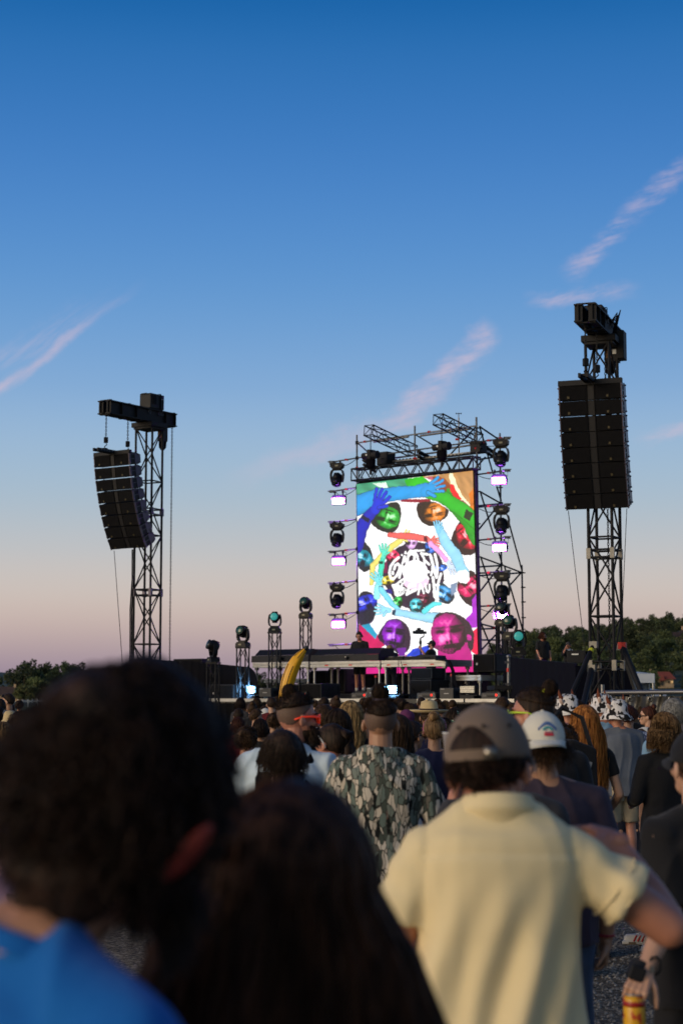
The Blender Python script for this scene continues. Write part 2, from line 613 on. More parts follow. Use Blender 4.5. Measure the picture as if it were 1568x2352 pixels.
LEAF = [leaf_mat('leaf_dark', (0.020, 0.032, 0.012), (0.050, 0.068, 0.022)), leaf_mat('leaf_mid', (0.034, 0.052, 0.016), (0.085, 0.105, 0.032)),
        leaf_mat('leaf_olive', (0.046, 0.055, 0.018), (0.10, 0.105, 0.036))]
BARK = mat('bark', (0.05, 0.04, 0.03), 0.9, var=0.3)
def crown_mesh(h, w_, nclump, nleaf, leaf, seed, base=0.15, pointed=False):
    g_ = np.random.default_rng(seed)
    cl = []
    for _ in range(nclump):
        for _t in range(50):
            p = g_.uniform(-1, 1, 3)
            if (p ** 2).sum() < 1 and (p ** 2).sum() > 0.18:
                break
        if pointed:
            p[:2] *= (1 - 0.6 * (p[2] + 1) / 2)
        cl.append(p)
    cl = np.array(cl)
    cr = g_.uniform(0.22, 0.40, nclump)
    idx = g_.integers(0, nclump, nleaf)
    d = g_.normal(size=(nleaf, 3)); d /= np.linalg.norm(d, axis=1)[:, None]
    pos = cl[idx] + d * (cr[idx] * g_.uniform(0.55, 1.05, nleaf))[:, None]
    pos[:, 0] *= w_ / 2; pos[:, 1] *= w_ / 2
    pos[:, 2] = (pos[:, 2] * 0.5 + 0.5) * h * (1 - base) + h * base
    a = g_.normal(size=(nleaf, 3)); a /= np.linalg.norm(a, axis=1)[:, None]
    b = np.cross(a, g_.normal(size=(nleaf, 3))); b /= np.linalg.norm(b, axis=1)[:, None]
    s_ = (leaf * g_.uniform(0.6, 1.3, nleaf))[:, None]
    q = np.stack([pos - a * s_, pos + b * s_ * .7, pos + a * s_, pos - b * s_ * .7], 1).reshape(-1, 3)
    me = bpy.data.meshes.new('crown')
    me.from_pydata(q.tolist(), [], np.arange(nleaf * 4).reshape(-1, 4).tolist())
    return me
def trunk_mesh(h, w_, seed):
    g_ = random.Random(seed)
    m = MB().tube([(0, 0, -0.6), (0.05 * h * .1, 0, h * .3), (0, .1, h * .72)], [h * .03, h * .022, h * .008], 7)
    for k in range(5):
        a_ = g_.uniform(0, 6.28); z0 = h * g_.uniform(.22, .5)
        m.tube([(0, 0, z0), (math.cos(a_) * w_ * .18, math.sin(a_) * w_ * .18, z0 + h * .14), (math.cos(a_) * w_ * .33, math.sin(a_) * w_ * .33, z0 + h * .3)], [h * .014, h * .009, h * .003], 5)
    return m.mesh('trunk')
KINDS_T = []
for k_, (h_, w_, nc, nl, lf) in enumerate([(8.5, 8.5, 26, 3400, .27), (7.0, 9.5, 30, 3600, .27), (10.5, 7.5, 26, 3400, .27), (6.0, 7.0, 22, 2600, .26), (9.0, 10.5, 34, 4000, .28), (10, 5.5, 24, 2800, .26)]):
    cm = crown_mesh(h_, w_, nc, nl, lf, 40 + k_)
    tm = trunk_mesh(h_, w_, k_)
    tm.materials.append(BARK)
    cm.materials.append(LEAF[(0, 1, 0, 2, 1, 0)[k_]])
    KINDS_T.append((cm, tm, h_))
TREE_W = ['broad dark green tree', 'wide low bushy tree', 'tall full dark tree', 'small olive tree', 'large spreading tree', 'narrow upright tree']
def tree(loc, k, s_, label, group, rz=None, m=None):
    t = thing('tree', label, 'tree', loc, rng.uniform(0, 6.28) if rz is None else rz, group, s_)
    cm, tm, _h = KINDS_T[k]
    c = bpy.data.objects.new('crown', cm); link(c, t)
    if m is not None:
        c.material_slots[0].link = 'OBJECT'; c.material_slots[0].material = m
    u = bpy.data.objects.new('trunk', tm); link(u, t)
    return t
# wooded hill on the right: individual trees, nearest first
def on_hill(px, py):
    Y = 235
    while Y < 520 and hill_z(P(px, py, Y).x, Y) < P(px, py, Y).z:
        Y += 2
    return P(px, py, Y)
MANOR = on_hill(1512, 1584)
VILLA = on_hill(1545, 1474)
cells = {}
n_t = 0
for row, Y in enumerate([262, 285, 310, 335, 360, 385, 410, 435, 460, 485, 508, 526]):
    stepx = 5.2 if row < 8 else 4.0
    x = (1010 - CX) / FPX * Y - 2
    while x < (1600 - CX) / FPX * Y + 4:
        xx = x + rng.uniform(-2, 2); yy = Y + rng.uniform(-9, 9)
        px = CX + xx / yy * FPX
        ok = True
        if abs(px - 1513) < 34 and yy < MANOR.y + 7:
            ok = False
        if abs(px - 1545) < 26 and yy < VILLA.y + 7 and yy > VILLA.y - 48:
            ok = False
        hz = hill_z(xx, yy)
        if px < 1180 and row % 2 and row < 10:
            ok = False
        if ok:
            k = int(rng.integers(0, 6))
            where = ('at the slope foot', 'low on the slope', 'on the lower slope', 'below mid slope', 'halfway up', 'above mid slope', 'on the upper slope', 'high on the slope', 'just under the ridge', 'nearly on the ridge', 'along the ridge', 'on the far ridge')[row]
            side = 'behind the right trusses' if px < 1165 else 'behind the stagehands' if px < 1330 else 'behind the right mast' if px < 1440 else 'near the manor' if px < 1520 else 'at the right edge'
            lab = f"{TREE_W[k]} {where} {side}"
            kk = k
            for alt in range(24):
                kk = (k + alt) % 6
                lab = f"{('', 'darkish ', 'shorter ', 'rounder ')[alt // 6]}{TREE_W[kk]} {where} {side}"
                if lab not in cells:
                    break
            cells[lab] = cells.get(lab, 0) + 1
            tree((xx, yy, hz - 0.3), kk, rng.uniform(0.55, 0.80) * (1 if row < 8 else .68), lab, 'trees of the wooded hillside')
            n_t += 1
        x += stepx * rng.uniform(0.8, 1.25)
ORD = 'first second third fourth fifth sixth seventh eighth ninth tenth eleventh twelfth thirteenth fourteenth fifteenth sixteenth seventeenth eighteenth nineteenth twentieth'.split()
# low far treeline seen between the stage legs
for i in range(20):
    px = 585 + i * 21 + rng.uniform(-6, 6)
    p = ground(px, 640 + rng.uniform(-40, 60))
    k = int(rng.integers(0, 5))
    tree((p.x, p.y, 0), k, rng.uniform(.75, 1.0), f"{TREE_W[k]} low in the far treeline, {ORD[i]} from the drape", 'far treeline behind the stage')
# left trees
for px, top, Y, k in ((75, 1519, 430, 2), (55, 1532, 425, 0), (100, 1526, 440, 2), (118, 1528, 445, 5), (140, 1524, 436, 2), (162, 1530, 440, 0), (185, 1526, 450, 2), (38, 1572, 445, 3), (-6, 1556, 430, 5), (92, 1556, 420, 1), (62, 1566, 415, 3)):
    p = ground(px, Y)
    hh = CAMZ + (1600 - top) * Y / FPX
    lab = {75: 'tallest broad dark tree above the white rail at left', 55: 'broad dark tree overlapping the left flank of the tallest one', 100: 'full dark tree just right of the tallest one', 118: 'narrow dark tree fourth along the left row', 140: 'dark tree partly behind the curly head at its left edge',
           162: 'dark tree hidden behind curly hair, nearer its edge', 185: 'dark tree deepest behind the curly head', 38: 'small olive tree beside the timbered house', -6: 'narrow dark tree cut off by the left edge', 92: 'wide low bush under the tall left trees', 62: 'small round bush before the tall left trees'}[px]
    tree((p.x, p.y, 0), k, hh / KINDS_T[k][2], lab, 'trees beyond the left meadow')
# ------------------------------------------------------------------ houses
RED_T = mat('red_tiles', S(120, 58, 48), 0.85, var=0.3, scale=1.5)
DARK_T = mat('dark_tiles', S(62, 48, 46), 0.85, var=0.3, scale=1.5)
CREAM = mat('cream_render', S(176, 150, 122), 0.85, var=0.15, scale=0.8)
TIMBER = mat('dark_timber', S(56, 40, 34), 0.8)
GLASSW = mat('window_glass', (0.03, 0.035, 0.045), 0.1)
GLASSL = mat('lit_window', S(220, 190, 140), 0.3, emit=S(255, 200, 130), estr=0.5)
def hip(mb, x0, x1, y0, y1, z0, z1, inset):
    mb.add([(x0, y0, z0), (x1, y0, z0), (x1, y1, z0), (x0, y1, z0), (x0 + inset, (y0 + y1) / 2, z1), (x1 - inset, (y0 + y1) / 2, z1)],
           [(0, 1, 5, 4), (1, 2, 5), (2, 3, 4, 5), (3, 0, 4), (0, 3, 2, 1)])
    return mb
def window(h, x, y, z, w_, hh, m=GLASSW):
    f = part('window', MB().box((x, y, z), (w_ + .16, .10, hh + .16)), CREAM, h)
    part('pane', MB().box((x, y - .07, z), (w_, .05, hh)), m, f)
    part('glazing_bar', MB().box((x, y - .10, z), (.06, .03, hh)), TIMBER, f)
mz = hill_z(MANOR.x, MANOR.y) - .3
zb = MANOR.z + .6
h = thing('manor_house', 'cream manor with hipped red tiled roof and tall chimney on the hill', 'house', (MANOR.x, MANOR.y, zb), 0, None, MANOR.y / 330)
part('wall', MB().box((.5, 0, .6), (4.1, 3.2, 1.5)).box((-1.5, -.2, .3), (1.2, 3.2, .9)).box((0, 0, -1.2), (5.2, 3.0, 2.4)), CREAM, h)
part('roof', hip(hip(MB(), -1.9, 3.0, -2, 2, 1.3, 2.75, .9), -2.6, -.6, -2.2, 1.2, .75, 1.7, .5), RED_T, h)
part('dormer', hip(MB().box((.3, -1.75, 1.25), (.7, .5, .7)), -.2, .8, -2.15, -1.3, 1.6, 2.1, .3), RED_T, h)
part('gable', hip(MB(), -.5, 1.0, -2.4, -1.6, 1.05, 1.75, .6), RED_T, h)
part('chimney', MB().box((-1.55, 0, 2.3), (.34, .4, 1.7)).box((-1.55, 0, 3.15), (.44, .5, .1)), CREAM, h)
window(h, .3, -1.66, .6, .55, 1.0)
window(h, -1.4, -1.86, .2, .5, .5, GLASSL)
window(h, 1.6, -1.66, .75, .35, .4)
window(h, 2.2, -1.66, .75, .35, .4, GLASSL)
window(h, -.6, -1.66, .4, .35, .5)
bp_ = part('base_course', MB().box((0.2, -1.55, -.6), (5.4, .2, .35)), TIMBER, h)
h = thing('hill_villa', 'dark roofed villa with two pale chimneys high on the wooded hill', 'house', VILLA)
part('wall', MB().box((0, 0, -.4), (5.6, 3.2, 2.6)).box((2.2, -.6, .2), (1.8, 2.4, 2.2)), CREAM, h)
part('roof', hip(hip(MB(), -3.4, 3.2, -2, 2, .8, 2.4, 1.0), 1.0, 3.6, -2.2, 1.2, 1.3, 2.9, .8), DARK_T, h)
part('chimney', MB().box((2.4, .4, 3.0), (.4, .5, 1.8)), CREAM, h)
part('chimney', MB().box((3.1, .4, 2.5), (.4, .5, 1.4)), CREAM, h)
for x_ in (-2, -.8, .4):
    window(h, x_, -1.66, -.2, .6, .7, GLASSL if x_ > -1 else GLASSW)
hl = P(14, 1606, 420)
h = thing('timbered_house', 'half timbered house with steep dark roof beyond the left meadow', 'house', (hl.x, hl.y, 0))
part('wall', MB().box((0, 0, 1.05), (5.6, 4, 2.1)), CREAM, h)
part('roof', hip(MB(), -3.1, 3.1, -2.5, 2.5, 2.1, 4.2, .7), DARK_T, h)
for x_ in (-2.6, -1.9, -1.2, -.5, .2, 1.4, 2.1, 2.7):
    part('timber_post', MB().box((x_, -2.03, 1.3), (.13, .1, 1.6)), TIMBER, h)
part('timber_beam', MB().box((0, -2.05, .5), (5.6, .1, .14)), TIMBER, h)
part('chimney', MB().box((2.2, 0, 4), (.5, .5, 1.6)), CREAM, h)
window(h, .8, -2.0, 1.3, .55, .8, mat('sky_lit_glass', S(120, 160, 190), .1))
window(h, -1.55, -2.0, 1.3, .4, .7)
hl = P(48, 1600, 415)
part_ = part('garden_wall', MB().box((0, 0, .6), (8.0, .4, 1.2)).box((0, 0, 1.22), (8.2, .5, .08)), CREAM, None)
part_.location = (hl.x, hl.y, 0)
tag(part_, 'low pale garden wall right of the timbered house', 'wall')
# white rail of the meadow and lamp
WHITE = mat('white_paint', (0.75, 0.75, 0.75), 0.5)
for nm, px0, px1, Y, lab in (('track_rail', -20, 150, 255, 'nearer white track rail crossing the left meadow'), ('track_rail', 42, 130, 340, 'farther white track rail before the dark trees')):
    a, b = ground(px0, Y), ground(px1, Y + 6)
    t = thing(nm, lab, 'rail', a, 0, 'white track rails')
    strut('rail', a + Vector((0, 0, .95)), b + Vector((0, 0, .95)), .06, WHITE, t)
    n_ = 9
    for i in range(n_):
        q = a.lerp(b, i / (n_ - 1))
        strut('post', q, q + Vector((0, 0, 1.25)), .05, WHITE, t)
q = ground(138, 300)
t = thing('meadow_sign', 'thin pole with white diamond head on the left meadow', 'sign', q)
strut('post', q, q + Vector((0, 0, 1.9)), .03, WHITE, t)
part('head', MB().add([(0, -.06, 2.55), (.14, 0, 2.2), (0, .06, 1.85), (-.14, 0, 2.2), (0, .1, 2.2), (0, -.1, 2.2)], [(0, 1, 5), (1, 2, 5), (2, 3, 5), (3, 0, 5), (1, 0, 4), (2, 1, 4), (3, 2, 4), (0, 3, 4)]), WHITE, t)
# ================================================================== LOUDSPEAKER MASTS
def lattice(root, w_, z0, z1, n, chord_r, brace_r, m, m_b=None, rz=0.0, cx=0.0, cy=0.0, double=False):
    """square lattice mast standing in its thing's local frame; every bar is a part"""
    m_b = m_b or m
    h_ = w_ / 2
    cs = [(-h_, -h_), (h_, -h_), (h_, h_), (-h_, h_)]
    cs = [(cx + x * math.cos(rz) - y * math.sin(rz), cy + x * math.sin(rz) + y * math.cos(rz)) for x, y in cs]
    for x, y in cs:
        strut('chord', (x, y, z0), (x, y, z1), chord_r, m, root, 8, False)
    dz_ = (z1 - z0) / n
    for i in range(n):
        za, zb_ = z0 + i * dz_, z0 + (i + 1) * dz_
        for k in range(4):
            a, b = cs[k], cs[(k + 1) % 4]
            if (i + k) % 2:
                a, b = b, a
            strut('diagonal_brace', (*a, za), (*b, zb_), brace_r, m_b, root, 6, False)
            if double and i % 2 == 0:
                strut('cross_bar', (*a, za), (*b, za), brace_r, m_b, root, 6, False)
    return cs
def chain_mesh(length, link=0.075, r=0.008):
    m = MB()
    n = int(length / (link * .72))
    for i in range(n):
        z = -i * link * .72
        a = (i % 2) * math.pi / 2
        w_ = .02
        pts = []
        for k in range(9):
            t = 2 * math.pi * k / 8
            x = w_ * math.cos(t); zz = link / 2 * math.sin(t)
            pts.append((x * math.cos(a), x * math.sin(a), z - link / 2 + zz))
        m.tube(pts, r, 4, False)
    return m
def ibeam(mb, x0, w_, y0, y1, z0, z1, tf=.03, tw=.02):
    mb.box((x0, (y0 + y1) / 2, z0 + tf / 2), (w_, y1 - y0, tf)).box((x0, (y0 + y1) / 2, z1 - tf / 2), (w_, y1 - y0, tf))
    mb.box((x0, (y0 + y1) / 2, (z0 + z1) / 2), (tw, y1 - y0, z1 - z0 - 2 * tf + .002))
    return mb
def cab_meshes():
    w_, h_, d = 1.33, .330, .52
    body = MB().prism([(0.05, -.012), (.36, -.012), (d, -.06), (d, -h_ + .06), (.36, -h_ + .006), (0.05, -h_ + .006)], -w_ / 2 + .02, w_ / 2 - .02, 'x').mesh('body')
    gl = MB().prism([(-w_ / 2 + .03, 0.0), (-.10, 0.035), (-.10, .09), (-w_ / 2 + .03, .07)], -h_ + .016, -.014, 'z').mesh('grille')
    gr = MB().prism([(.10, .035), (w_ / 2 - .03, 0.0), (w_ / 2 - .03, .07), (.10, .09)], -h_ + .016, -.014, 'z').mesh('grille')
    horn = MB().box((0, .075, -h_ / 2), (.2, .03, h_ - .04)).box((-.085, .05, -h_ / 2), (.02, .05, h_ - .03)).box((.085, .05, -h_ / 2), (.02, .05, h_ - .03)).mesh('horn_slot')
    sp = MB()
    sp.prism([(0.0, -.004), (.07, -.004), (.07, -h_), (0.0, -h_)], w_ / 2 - .022, w_ / 2, 'x')
    sp.prism([(0.26, -.02), (.36, .0), (.5, -.05), (.5, -h_ + .05), (.36, -h_), (.26, -h_ + .02)], w_ / 2 - .022, w_ / 2 - .004, 'x')
    sp.box((w_ / 2 + .01, .03, -.06), (.03, .03, .03)).box((w_ / 2 + .01, .03, -h_ + .05), (.03, .03, .03)).box((w_ / 2 + .008, .40, -.05), (.03, .03, .03)).box((w_ / 2 + .008, .40, -h_ + .05), (.03, .03, .03))
    sp.box((w_ / 2 - .01, .16, -h_ / 2), (.012, .22, .015)).box((w_ / 2 - .01, .16, -.03), (.012, .2, .02))
    s2 = MB().add([(-x, y, z) for x, y, z in sp.v], [f[::-1] for f in sp.f])
    return body, gl, gr, horn, sp.mesh('side_rigging'), s2.mesh('side_rigging'), MB().box((-.46, -.004 + .004, -h_ + .07), (.045, .012, .05)).mesh('badge'), MB().box((.36, 0.008, -h_ + .07), (.045, .012, .05)).mesh('badge')
CAB = cab_meshes()
FRAME_M = mat('rigging_steel', (0.07, 0.06, 0.09), 0.4, 0.5, 0.2)
for me_, m_ in zip(CAB, (K_PAINT, K_GRILLE, K_GRILLE, K_GRILLE, FRAME_M, FRAME_M, BRASS, BRASS)):
    me_.materials.append(m_)
def line_array(label, loc, rz, tilts, hook_y, step=.331):
    t = thing('line_array', label, 'loudspeaker array', loc, rz, 'hanging loudspeaker arrays')
    fr = MB().box((0, .06, .045), (1.34, .12, .11)).box((0, .26, .03), (1.2, .30, .05)).box((-.08, .10, .075), (.05, 1.5, .09)).box((.08, .10, .075), (.05, 1.5, .09))
    for y in hook_y:
        fr.box((0, y, .12), (.16, .10, .06))
    part('flying_frame', fr, K_STEEL, t)
    hl_ = MB()
    for k in range(10):
        for x_ in (-.107, .107):
            hl_.box((x_, -.5 + k * .11, .08), (.004, .03, .03))
    part('pin_holes', hl_, mat('pin_hole', (.16, .17, .2), .5), t)['kind'] = 'stuff'
    y, z = 0.0, 0.0
    for i, a in enumerate(tilts):
        c = bpy.data.objects.new('cabinet', CAB[0]); link(c, t)
        c.location = (0, y, z); c.rotation_euler = (R(a), 0, 0)
        for nm, me_ in zip(('grille', 'grille', 'horn_slot', 'side_rigging', 'side_rigging', 'badge', 'badge'), CAB[1:]):
            q = bpy.data.objects.new(nm, me_); link(q, c)
        y += step * math.sin(R(a)); z -= step * math.cos(R(a))
    return t, Vector((0, y, z))
def pa_tower(side, px_top, px_bot, Y, yaw, bz0, bz1, yf, yb, mast_w, mast_rz, box_y, box_x=0.0):
    rz = -yaw
    base = ground(px_bot, Y)
    mast_top = bz0 - .16
    lab = {'left': 'black lattice loudspeaker mast with twin girder head, left of the stage', 'right': 'black lattice loudspeaker mast with outrigger legs beside the tarp fence'}[side]
    t = thing('speaker_mast', lab, 'mast', base, rz, 'loudspeaker masts')
    n = int((mast_top) / .78)
    cs = lattice(t, mast_w, 0.1, mast_top, n, .034, .020, K_STEEL, rz=mast_rz, double=True)
    for zc in (2.4, 4.75, 7.1):           # bolted section joints
        if zc < mast_top - 1:
            for k in range(4):
                a, b = cs[k], cs[(k + 1) % 4]
                for dz_ in (-.08, .08):
                    strut('joint_bar', (*a, zc + dz_), (*b, zc + dz_), .022, K_STEEL, t, 6, False)
                part('joint_clamp', MB().box((a[0], a[1], zc), (.09, .09, .22)), ALU_DK if side == 'right' else FRAME_M, t)
    part('head_plate', MB().box((0, 0, mast_top + .08), (mast_w + .22, mast_w + .16, .14)).box((0, 0, mast_top - .02), (mast_w + .1, mast_w + .1, .06)), K_STEEL, t, bevel=.01)
    gird = MB()
    ibeam(gird, -.145, .17, -yf, yb, bz0, bz1)
    ibeam(gird, .145, .17, -yf, yb, bz0, bz1)
    part('girder', gird, K_STEEL, t)
    for y in (-yf + .06, -yf * .72, -yf * .4, yb * .5, yb - .06):
        for x_ in (-.145, .145):
            part('web_stiffener', MB().box((x_, y, (bz0 + bz1) / 2), (.165, .015, bz1 - bz0 - .062)), K_STEEL, t)
    for y in (-yf + .1, -yf * .55, -yf * .3, yb - .1):
        part('tie_plate', MB().box((0, y, bz0 - .012), (.40, .10, .022)), K_STEEL, t)
        part('tie_plate', MB().box((0, y, bz1 + .012), (.40, .08, .02)), K_STEEL, t)
    for y in (-.22, .22, .34):
        for x_ in (-.2, .2):
            part('shackle', MB().tube([(x_, y + .05 * math.cos(k * .9), bz1 - .1 + .05 * math.sin(k * .9)) for k in range(8)], .011, 5), GALV_D, t)
    # controller box riding on the girder
    pb = thing('controller_box', f'black ribbed motor box strapped on top of the {side} mast girder', 'box', base + Vector((math.sin(yaw) * box_y + box_x, math.cos(yaw) * box_y, bz1 + .022)), rz, 'motor boxes on the masts')
    part('case', MB().box((0, 0, .22), (.42, .62, .44)), K_PAINT, pb, bevel=.02)
    part('side_panel', MB().box((-.225, .04, .23), (.03, .56, .46)), K_STEEL, pb)
    fins = MB()
    for k in range(6):
        fins.box((.225, -.22 + k * .03, .26), (.03, .012, .26))
    part('vent_fins', fins, K_STEEL, pb)
    part('strap', MB().box((0, .12, .455), (.46, .04, .01)).box((.232, .12, .22), (.012, .04, .46)), K_CLOTH, pb)
    part('handle', MB().tube([(-.1, -.31, .40), (-.1, -.36, .43), (.1, -.36, .43), (.1, -.31, .40)], .012, 6), GALV_D, pb)
    part('name_print', MB().box((.245, .2, .3), (.006, .12, .018)), mat('dim_print', (.3, .3, .32), .6), pb)
    # guy/chain hoist under the head
    mot = thing('chain_hoist', f'chain motor tucked under the girder of the {side} mast', 'hoist', base + Vector((math.sin(yaw) * .45 + .1, math.cos(yaw) * .45, bz0 - .55)), rz, 'chain hoists on the masts')
    part('motor', MB().box((0, 0, .26), (.2, .26, .42)), K_PAINT, mot, bevel=.03)
    part('chain_bag', MB().lathe([(.05, -.2), (.11, -.12), (.12, .04), (.10, .05)], 12), K_CLOTH, mot)
    part('guide_plate', MB().box((.02, -.15, .3), (.14, .02, .3)), mat('rust_plate', S(120, 80, 40), .6), mot)
    part('label_print', MB().box((-.06, -.165, .42), (.05, .006, .05)), WHITE_P, mot)
    return base, bz0, bz1
def chain(p, L_, where, hook=True):
    t = thing('hoist_chain', where, 'chain', p, R(15), 'hoist chains')
    part('links', chain_mesh(L_), K_STEEL, t)
    if hook:
        part('hook_block', MB().box((0, 0, -L_ - .07), (.12, .09, .17)), K_STEEL, t, bevel=.02)
        part('hook', MB().tube([(0, 0, -L_ - .15), (.03, 0, -L_ - .2), (-.035, 0, -L_ - .26), (-.03, 0, -L_ - .33), (.03, 0, -L_ - .36), (.05, 0, -L_ - .31)], .016, 6), K_STEEL, t)
    return t
def guy(a, b, lab, r=.008):
    t = thing('guy_wire', lab, 'wire', b, 0, 'array guy wires')
    strut('strand', a, b, r, K_STEEL, t, 5)
    return t
# left mast
LY, LYAW = 49.5, R(34)
LB, lz0, lz1 = pa_tower('left', 343, 336, LY, LYAW, 9.73, 10.12, 2.0, 1.0, .56, R(8), .1)
Ln = Vector((math.sin(LYAW), math.cos(LYAW), 0))
Lr = Vector((math.cos(LYAW), -math.sin(LYAW), 0))
la_loc = LB + Ln * -1.66 + Vector((0, 0, 8.60))
la, la_end = line_array('eight-box black loudspeaker array curving below the left mast', la_loc, -LYAW, (7, 9, 12, 15, 18, 21, 25, 29), (-.30, .75), .351)
chain(LB + Ln * -1.88 + Vector((0, 0, lz0)), lz0 - 8.60 - .46, 'front hoist chain from the left girder to its array')
chain(LB + Ln * -.95 + Vector((0, 0, lz0)), lz0 - 8.60 - .46, 'rear hoist chain beside the left mast top')
chain(LB + Ln * .94 + Lr * .08 + Vector((0, 0, lz0)), 8.8, 'long slack chain hanging down right of the left mast', False)
lend = la_loc + Ln * la_end.y + Vector((0, 0, la_end.z))
guy(lend - Lr * .55, ground(300, 46.5), 'thin guy wire from the low corner of the left array', .010)
cq_ = [P(306, 1262, 49.2), P(305, 1330, 49.2), P(302, 1400, 49.2), P(301, 1470, 49.2), P(300, 1590, 49.2)]
t = thing('cable_bundle', 'black cable bundle dropping beside the left mast under its array', 'cable', cq_[-1])
for dx_ in (-.022, .022):
    part('strand', MB().tube([q - t.location + Vector((dx_ + .012 * math.sin(i_ * 2.1), 0, 0)) for i_, q in enumerate(cq_)], .022, 6), K_CLOTH, t, True)
# right mast
RY, RYAW = 36.0, R(20)
RB, rz0, rz1 = pa_tower('right', 1383, 1393, RY, RYAW, 9.42, 9.80, 1.65, 1.45, .52, R(-8), .95, -.30)
Rn = Vector((math.sin(RYAW), math.cos(RYAW), 0))
Rr = Vector((math.cos(RYAW), -math.sin(RYAW), 0))
ra_loc = RB + Rn * -1.0 - Rr * .06 + Vector((0, 0, 8.23))
ra, ra_end = line_array('larger nearer eight-box loudspeaker array hanging off the right mast', ra_loc, -RYAW, (7, 9, 11, 13, 15, 16, 17, 18), (-.35, .45))
chain(RB + Rn * -1.36 - Rr * .06 + Vector((0, 0, rz0)), rz0 - 8.23 - .46, 'front hoist chain below the tip of the right girder')
chain(RB + Rn * -.58 + Rr * .02 + Vector((0, 0, rz0)), rz0 - 8.23 - .46, 'rear hoist chain close before the right mast')
chain(RB + Rn * .15 + Rr * .05 + Vector((0, 0, rz0 - .2)), 8.4, 'long chain running down inside the right mast', False)
rend = ra_loc + Rn * ra_end.y + Vector((0, 0, ra_end.z))
guy(rend - Rr * .62, P(1350, 1560, 35.4), 'thin guy wire at the left corner of the right array', .008)
guy(rend + Rr * .62, P(1424, 1500, 36.0), 'thin guy wire at the right corner of the right array', .008)
wb = thing('dimmer_box', 'flat dark box clamped high on the right side of the right mast', 'box', P(1418, 805, 36.2), -RYAW)
part('case', MB().box((.08, 0, .1), (.16, .34, .62)), K_PAINT, wb, bevel=.015)
part('bracket', MB().box((-.12, 0, .1), (.26, .06, .06)).box((-.05, 0, -.1), (.14, .3, .3)), K_STEEL, wb)
part('name_print', MB().box((-.05, -.16, -.05), (.08, .006, .1)), WHITE_P, wb)
cb = MB()
for k in range(4):
    cb.tube([(-.1 + .03 * k, -.1, .3 + .05 * k), (-.02 + .04 * k, -.16, .55 + .1 * k), (.02, -.12, .8 - .05 * k), (-.14, -.05, .62)], .012, 5)
part('cable_loop', cb, K_CLOTH, wb)
# outriggers of the right mast: each a bar from collar to ground
for a, b, r_, m_, lab in (((1362, 1481, 35.7), (1310, 1600, 34.8), .052, K_STEEL, 'left'), ((1358, 1535, 35.4), (1334, 1640, 34.0), .062, K_STEEL, 'front'),
                          ((1428, 1483, 36.0), (1476, 1600, 35.2), .062, K_STEEL, 'right'), ((1424, 1486, 36.3), (1462, 1600, 36.6), .04, ALU_DK, 'rear')):
    pa, pb_ = P(*a), P(*b)
    d = (pb_ - pa)
    pg = pa + d * (pa.z / -d.z)
    root = [o_ for o_ in C.objects if o_.get('label', '').startswith('black lattice loudspeaker mast with outrigger')][0]
    inv = Matrix.Rotation(RYAW, 4, 'Z')
    q = strut('outrigger', inv @ (pa - RB), inv @ (pg - RB), r_, m_, root, 8, False)
    part('outrigger_clamp', MB().box(inv @ (pa - RB), (.16, .16, .14)), ALU_DK if lab != 'right' else RED_TAPE, root)
    if lab == 'left':
        part('marker_tape', MB().tube([inv @ (pa + d * .09 - RB), inv @ (pa + d * .14 - RB)], .058, 8), YEL_TAPE, root)
# ================================================================== STAGE
def UV(px, v, z=1.75):
    return (SPz(px, z, v) - SC).dot(UX)
def W(u, v, z):
    p = SC + UX * u + NX * v
    return Vector((p.x, p.y, z))
def zpy(px, py, v):
    return SP(px, py, v).z
def sthing(name, label, cat, px0, px1, py0, py1, v, group=None):
    """thing standing in the stage frame whose front face covers these pixels; returns root, width, height"""
    pm = (px0 + px1) / 2
    z0, z1 = zpy(pm, py1, v), zpy(pm, py0, v)
    u0, u1 = UV(px0, v, (z0 + z1) / 2), UV(px1, v, (z0 + z1) / 2)
    t = thing(name, label, cat, W((u0 + u1) / 2, v, z0), -PHI, group)
    return t, u1 - u0, z1 - z0
DECK = 1.69
# ---- LED screen
SKIRT_ = mat('stage_skirt', (0.004, 0.004, 0.0055), 0.95, 0, .3, bump=.5, bscale=8, spec=.1)
c_tl, c_bl = P(818.4, 1112, 52.6), P(826.8, 1547.8, 52.6)
c_tr, c_br = P(1085.2, 1081, 49.55), P(1097.5, 1543, 49.55)
scr = thing('led_screen', 'tall glowing LED screen showing coloured faces and hands behind the decks', 'screen', (c_bl + c_br) / 2)
GX, GY = 300, 390
s_, t_ = np.meshgrid(np.linspace(0, 1, GX), np.linspace(0, 1, GY))
# zoomed photo coordinates of the screen corners (plane homography)
src = [(0, 0), (1, 0), (1, 1), (0, 1)]
dst = [(70, 215), (1372, 65), (1430, 2316), (112, 2340)]
A = []
bb = []
for (x, y), (u, v) in zip(src, dst):
    A += [[x, y, 1, 0, 0, 0, -u * x, -u * y], [0, 0, 0, x, y, 1, -v * x, -v * y]]
    bb += [u, v]
hh_ = np.linalg.solve(np.array(A, float), np.array(bb, float))
den = hh_[6] * s_ + hh_[7] * t_ + 1
ZX = (hh_[0] * s_ + hh_[1] * t_ + hh_[2]) / den
ZY = (hh_[3] * s_ + hh_[4] * t_ + hh_[5]) / den
img = np.ones((GY, GX, 3))
def col(c):
    return np.array([lin(v) for v in c])
def pip(pts):
    ins = np.zeros(ZX.shape, bool)
    n = len(pts)
    for i in range(n):
        x0, y0 = pts[i]; x1, y1 = pts[(i + 1) % n]
        if y0 == y1:
            continue
        cnd = ((y0 > ZY) != (y1 > ZY)) & (ZX < (x1 - x0) * (ZY - y0) / (y1 - y0) + x0)
        ins ^= cnd
    return ins
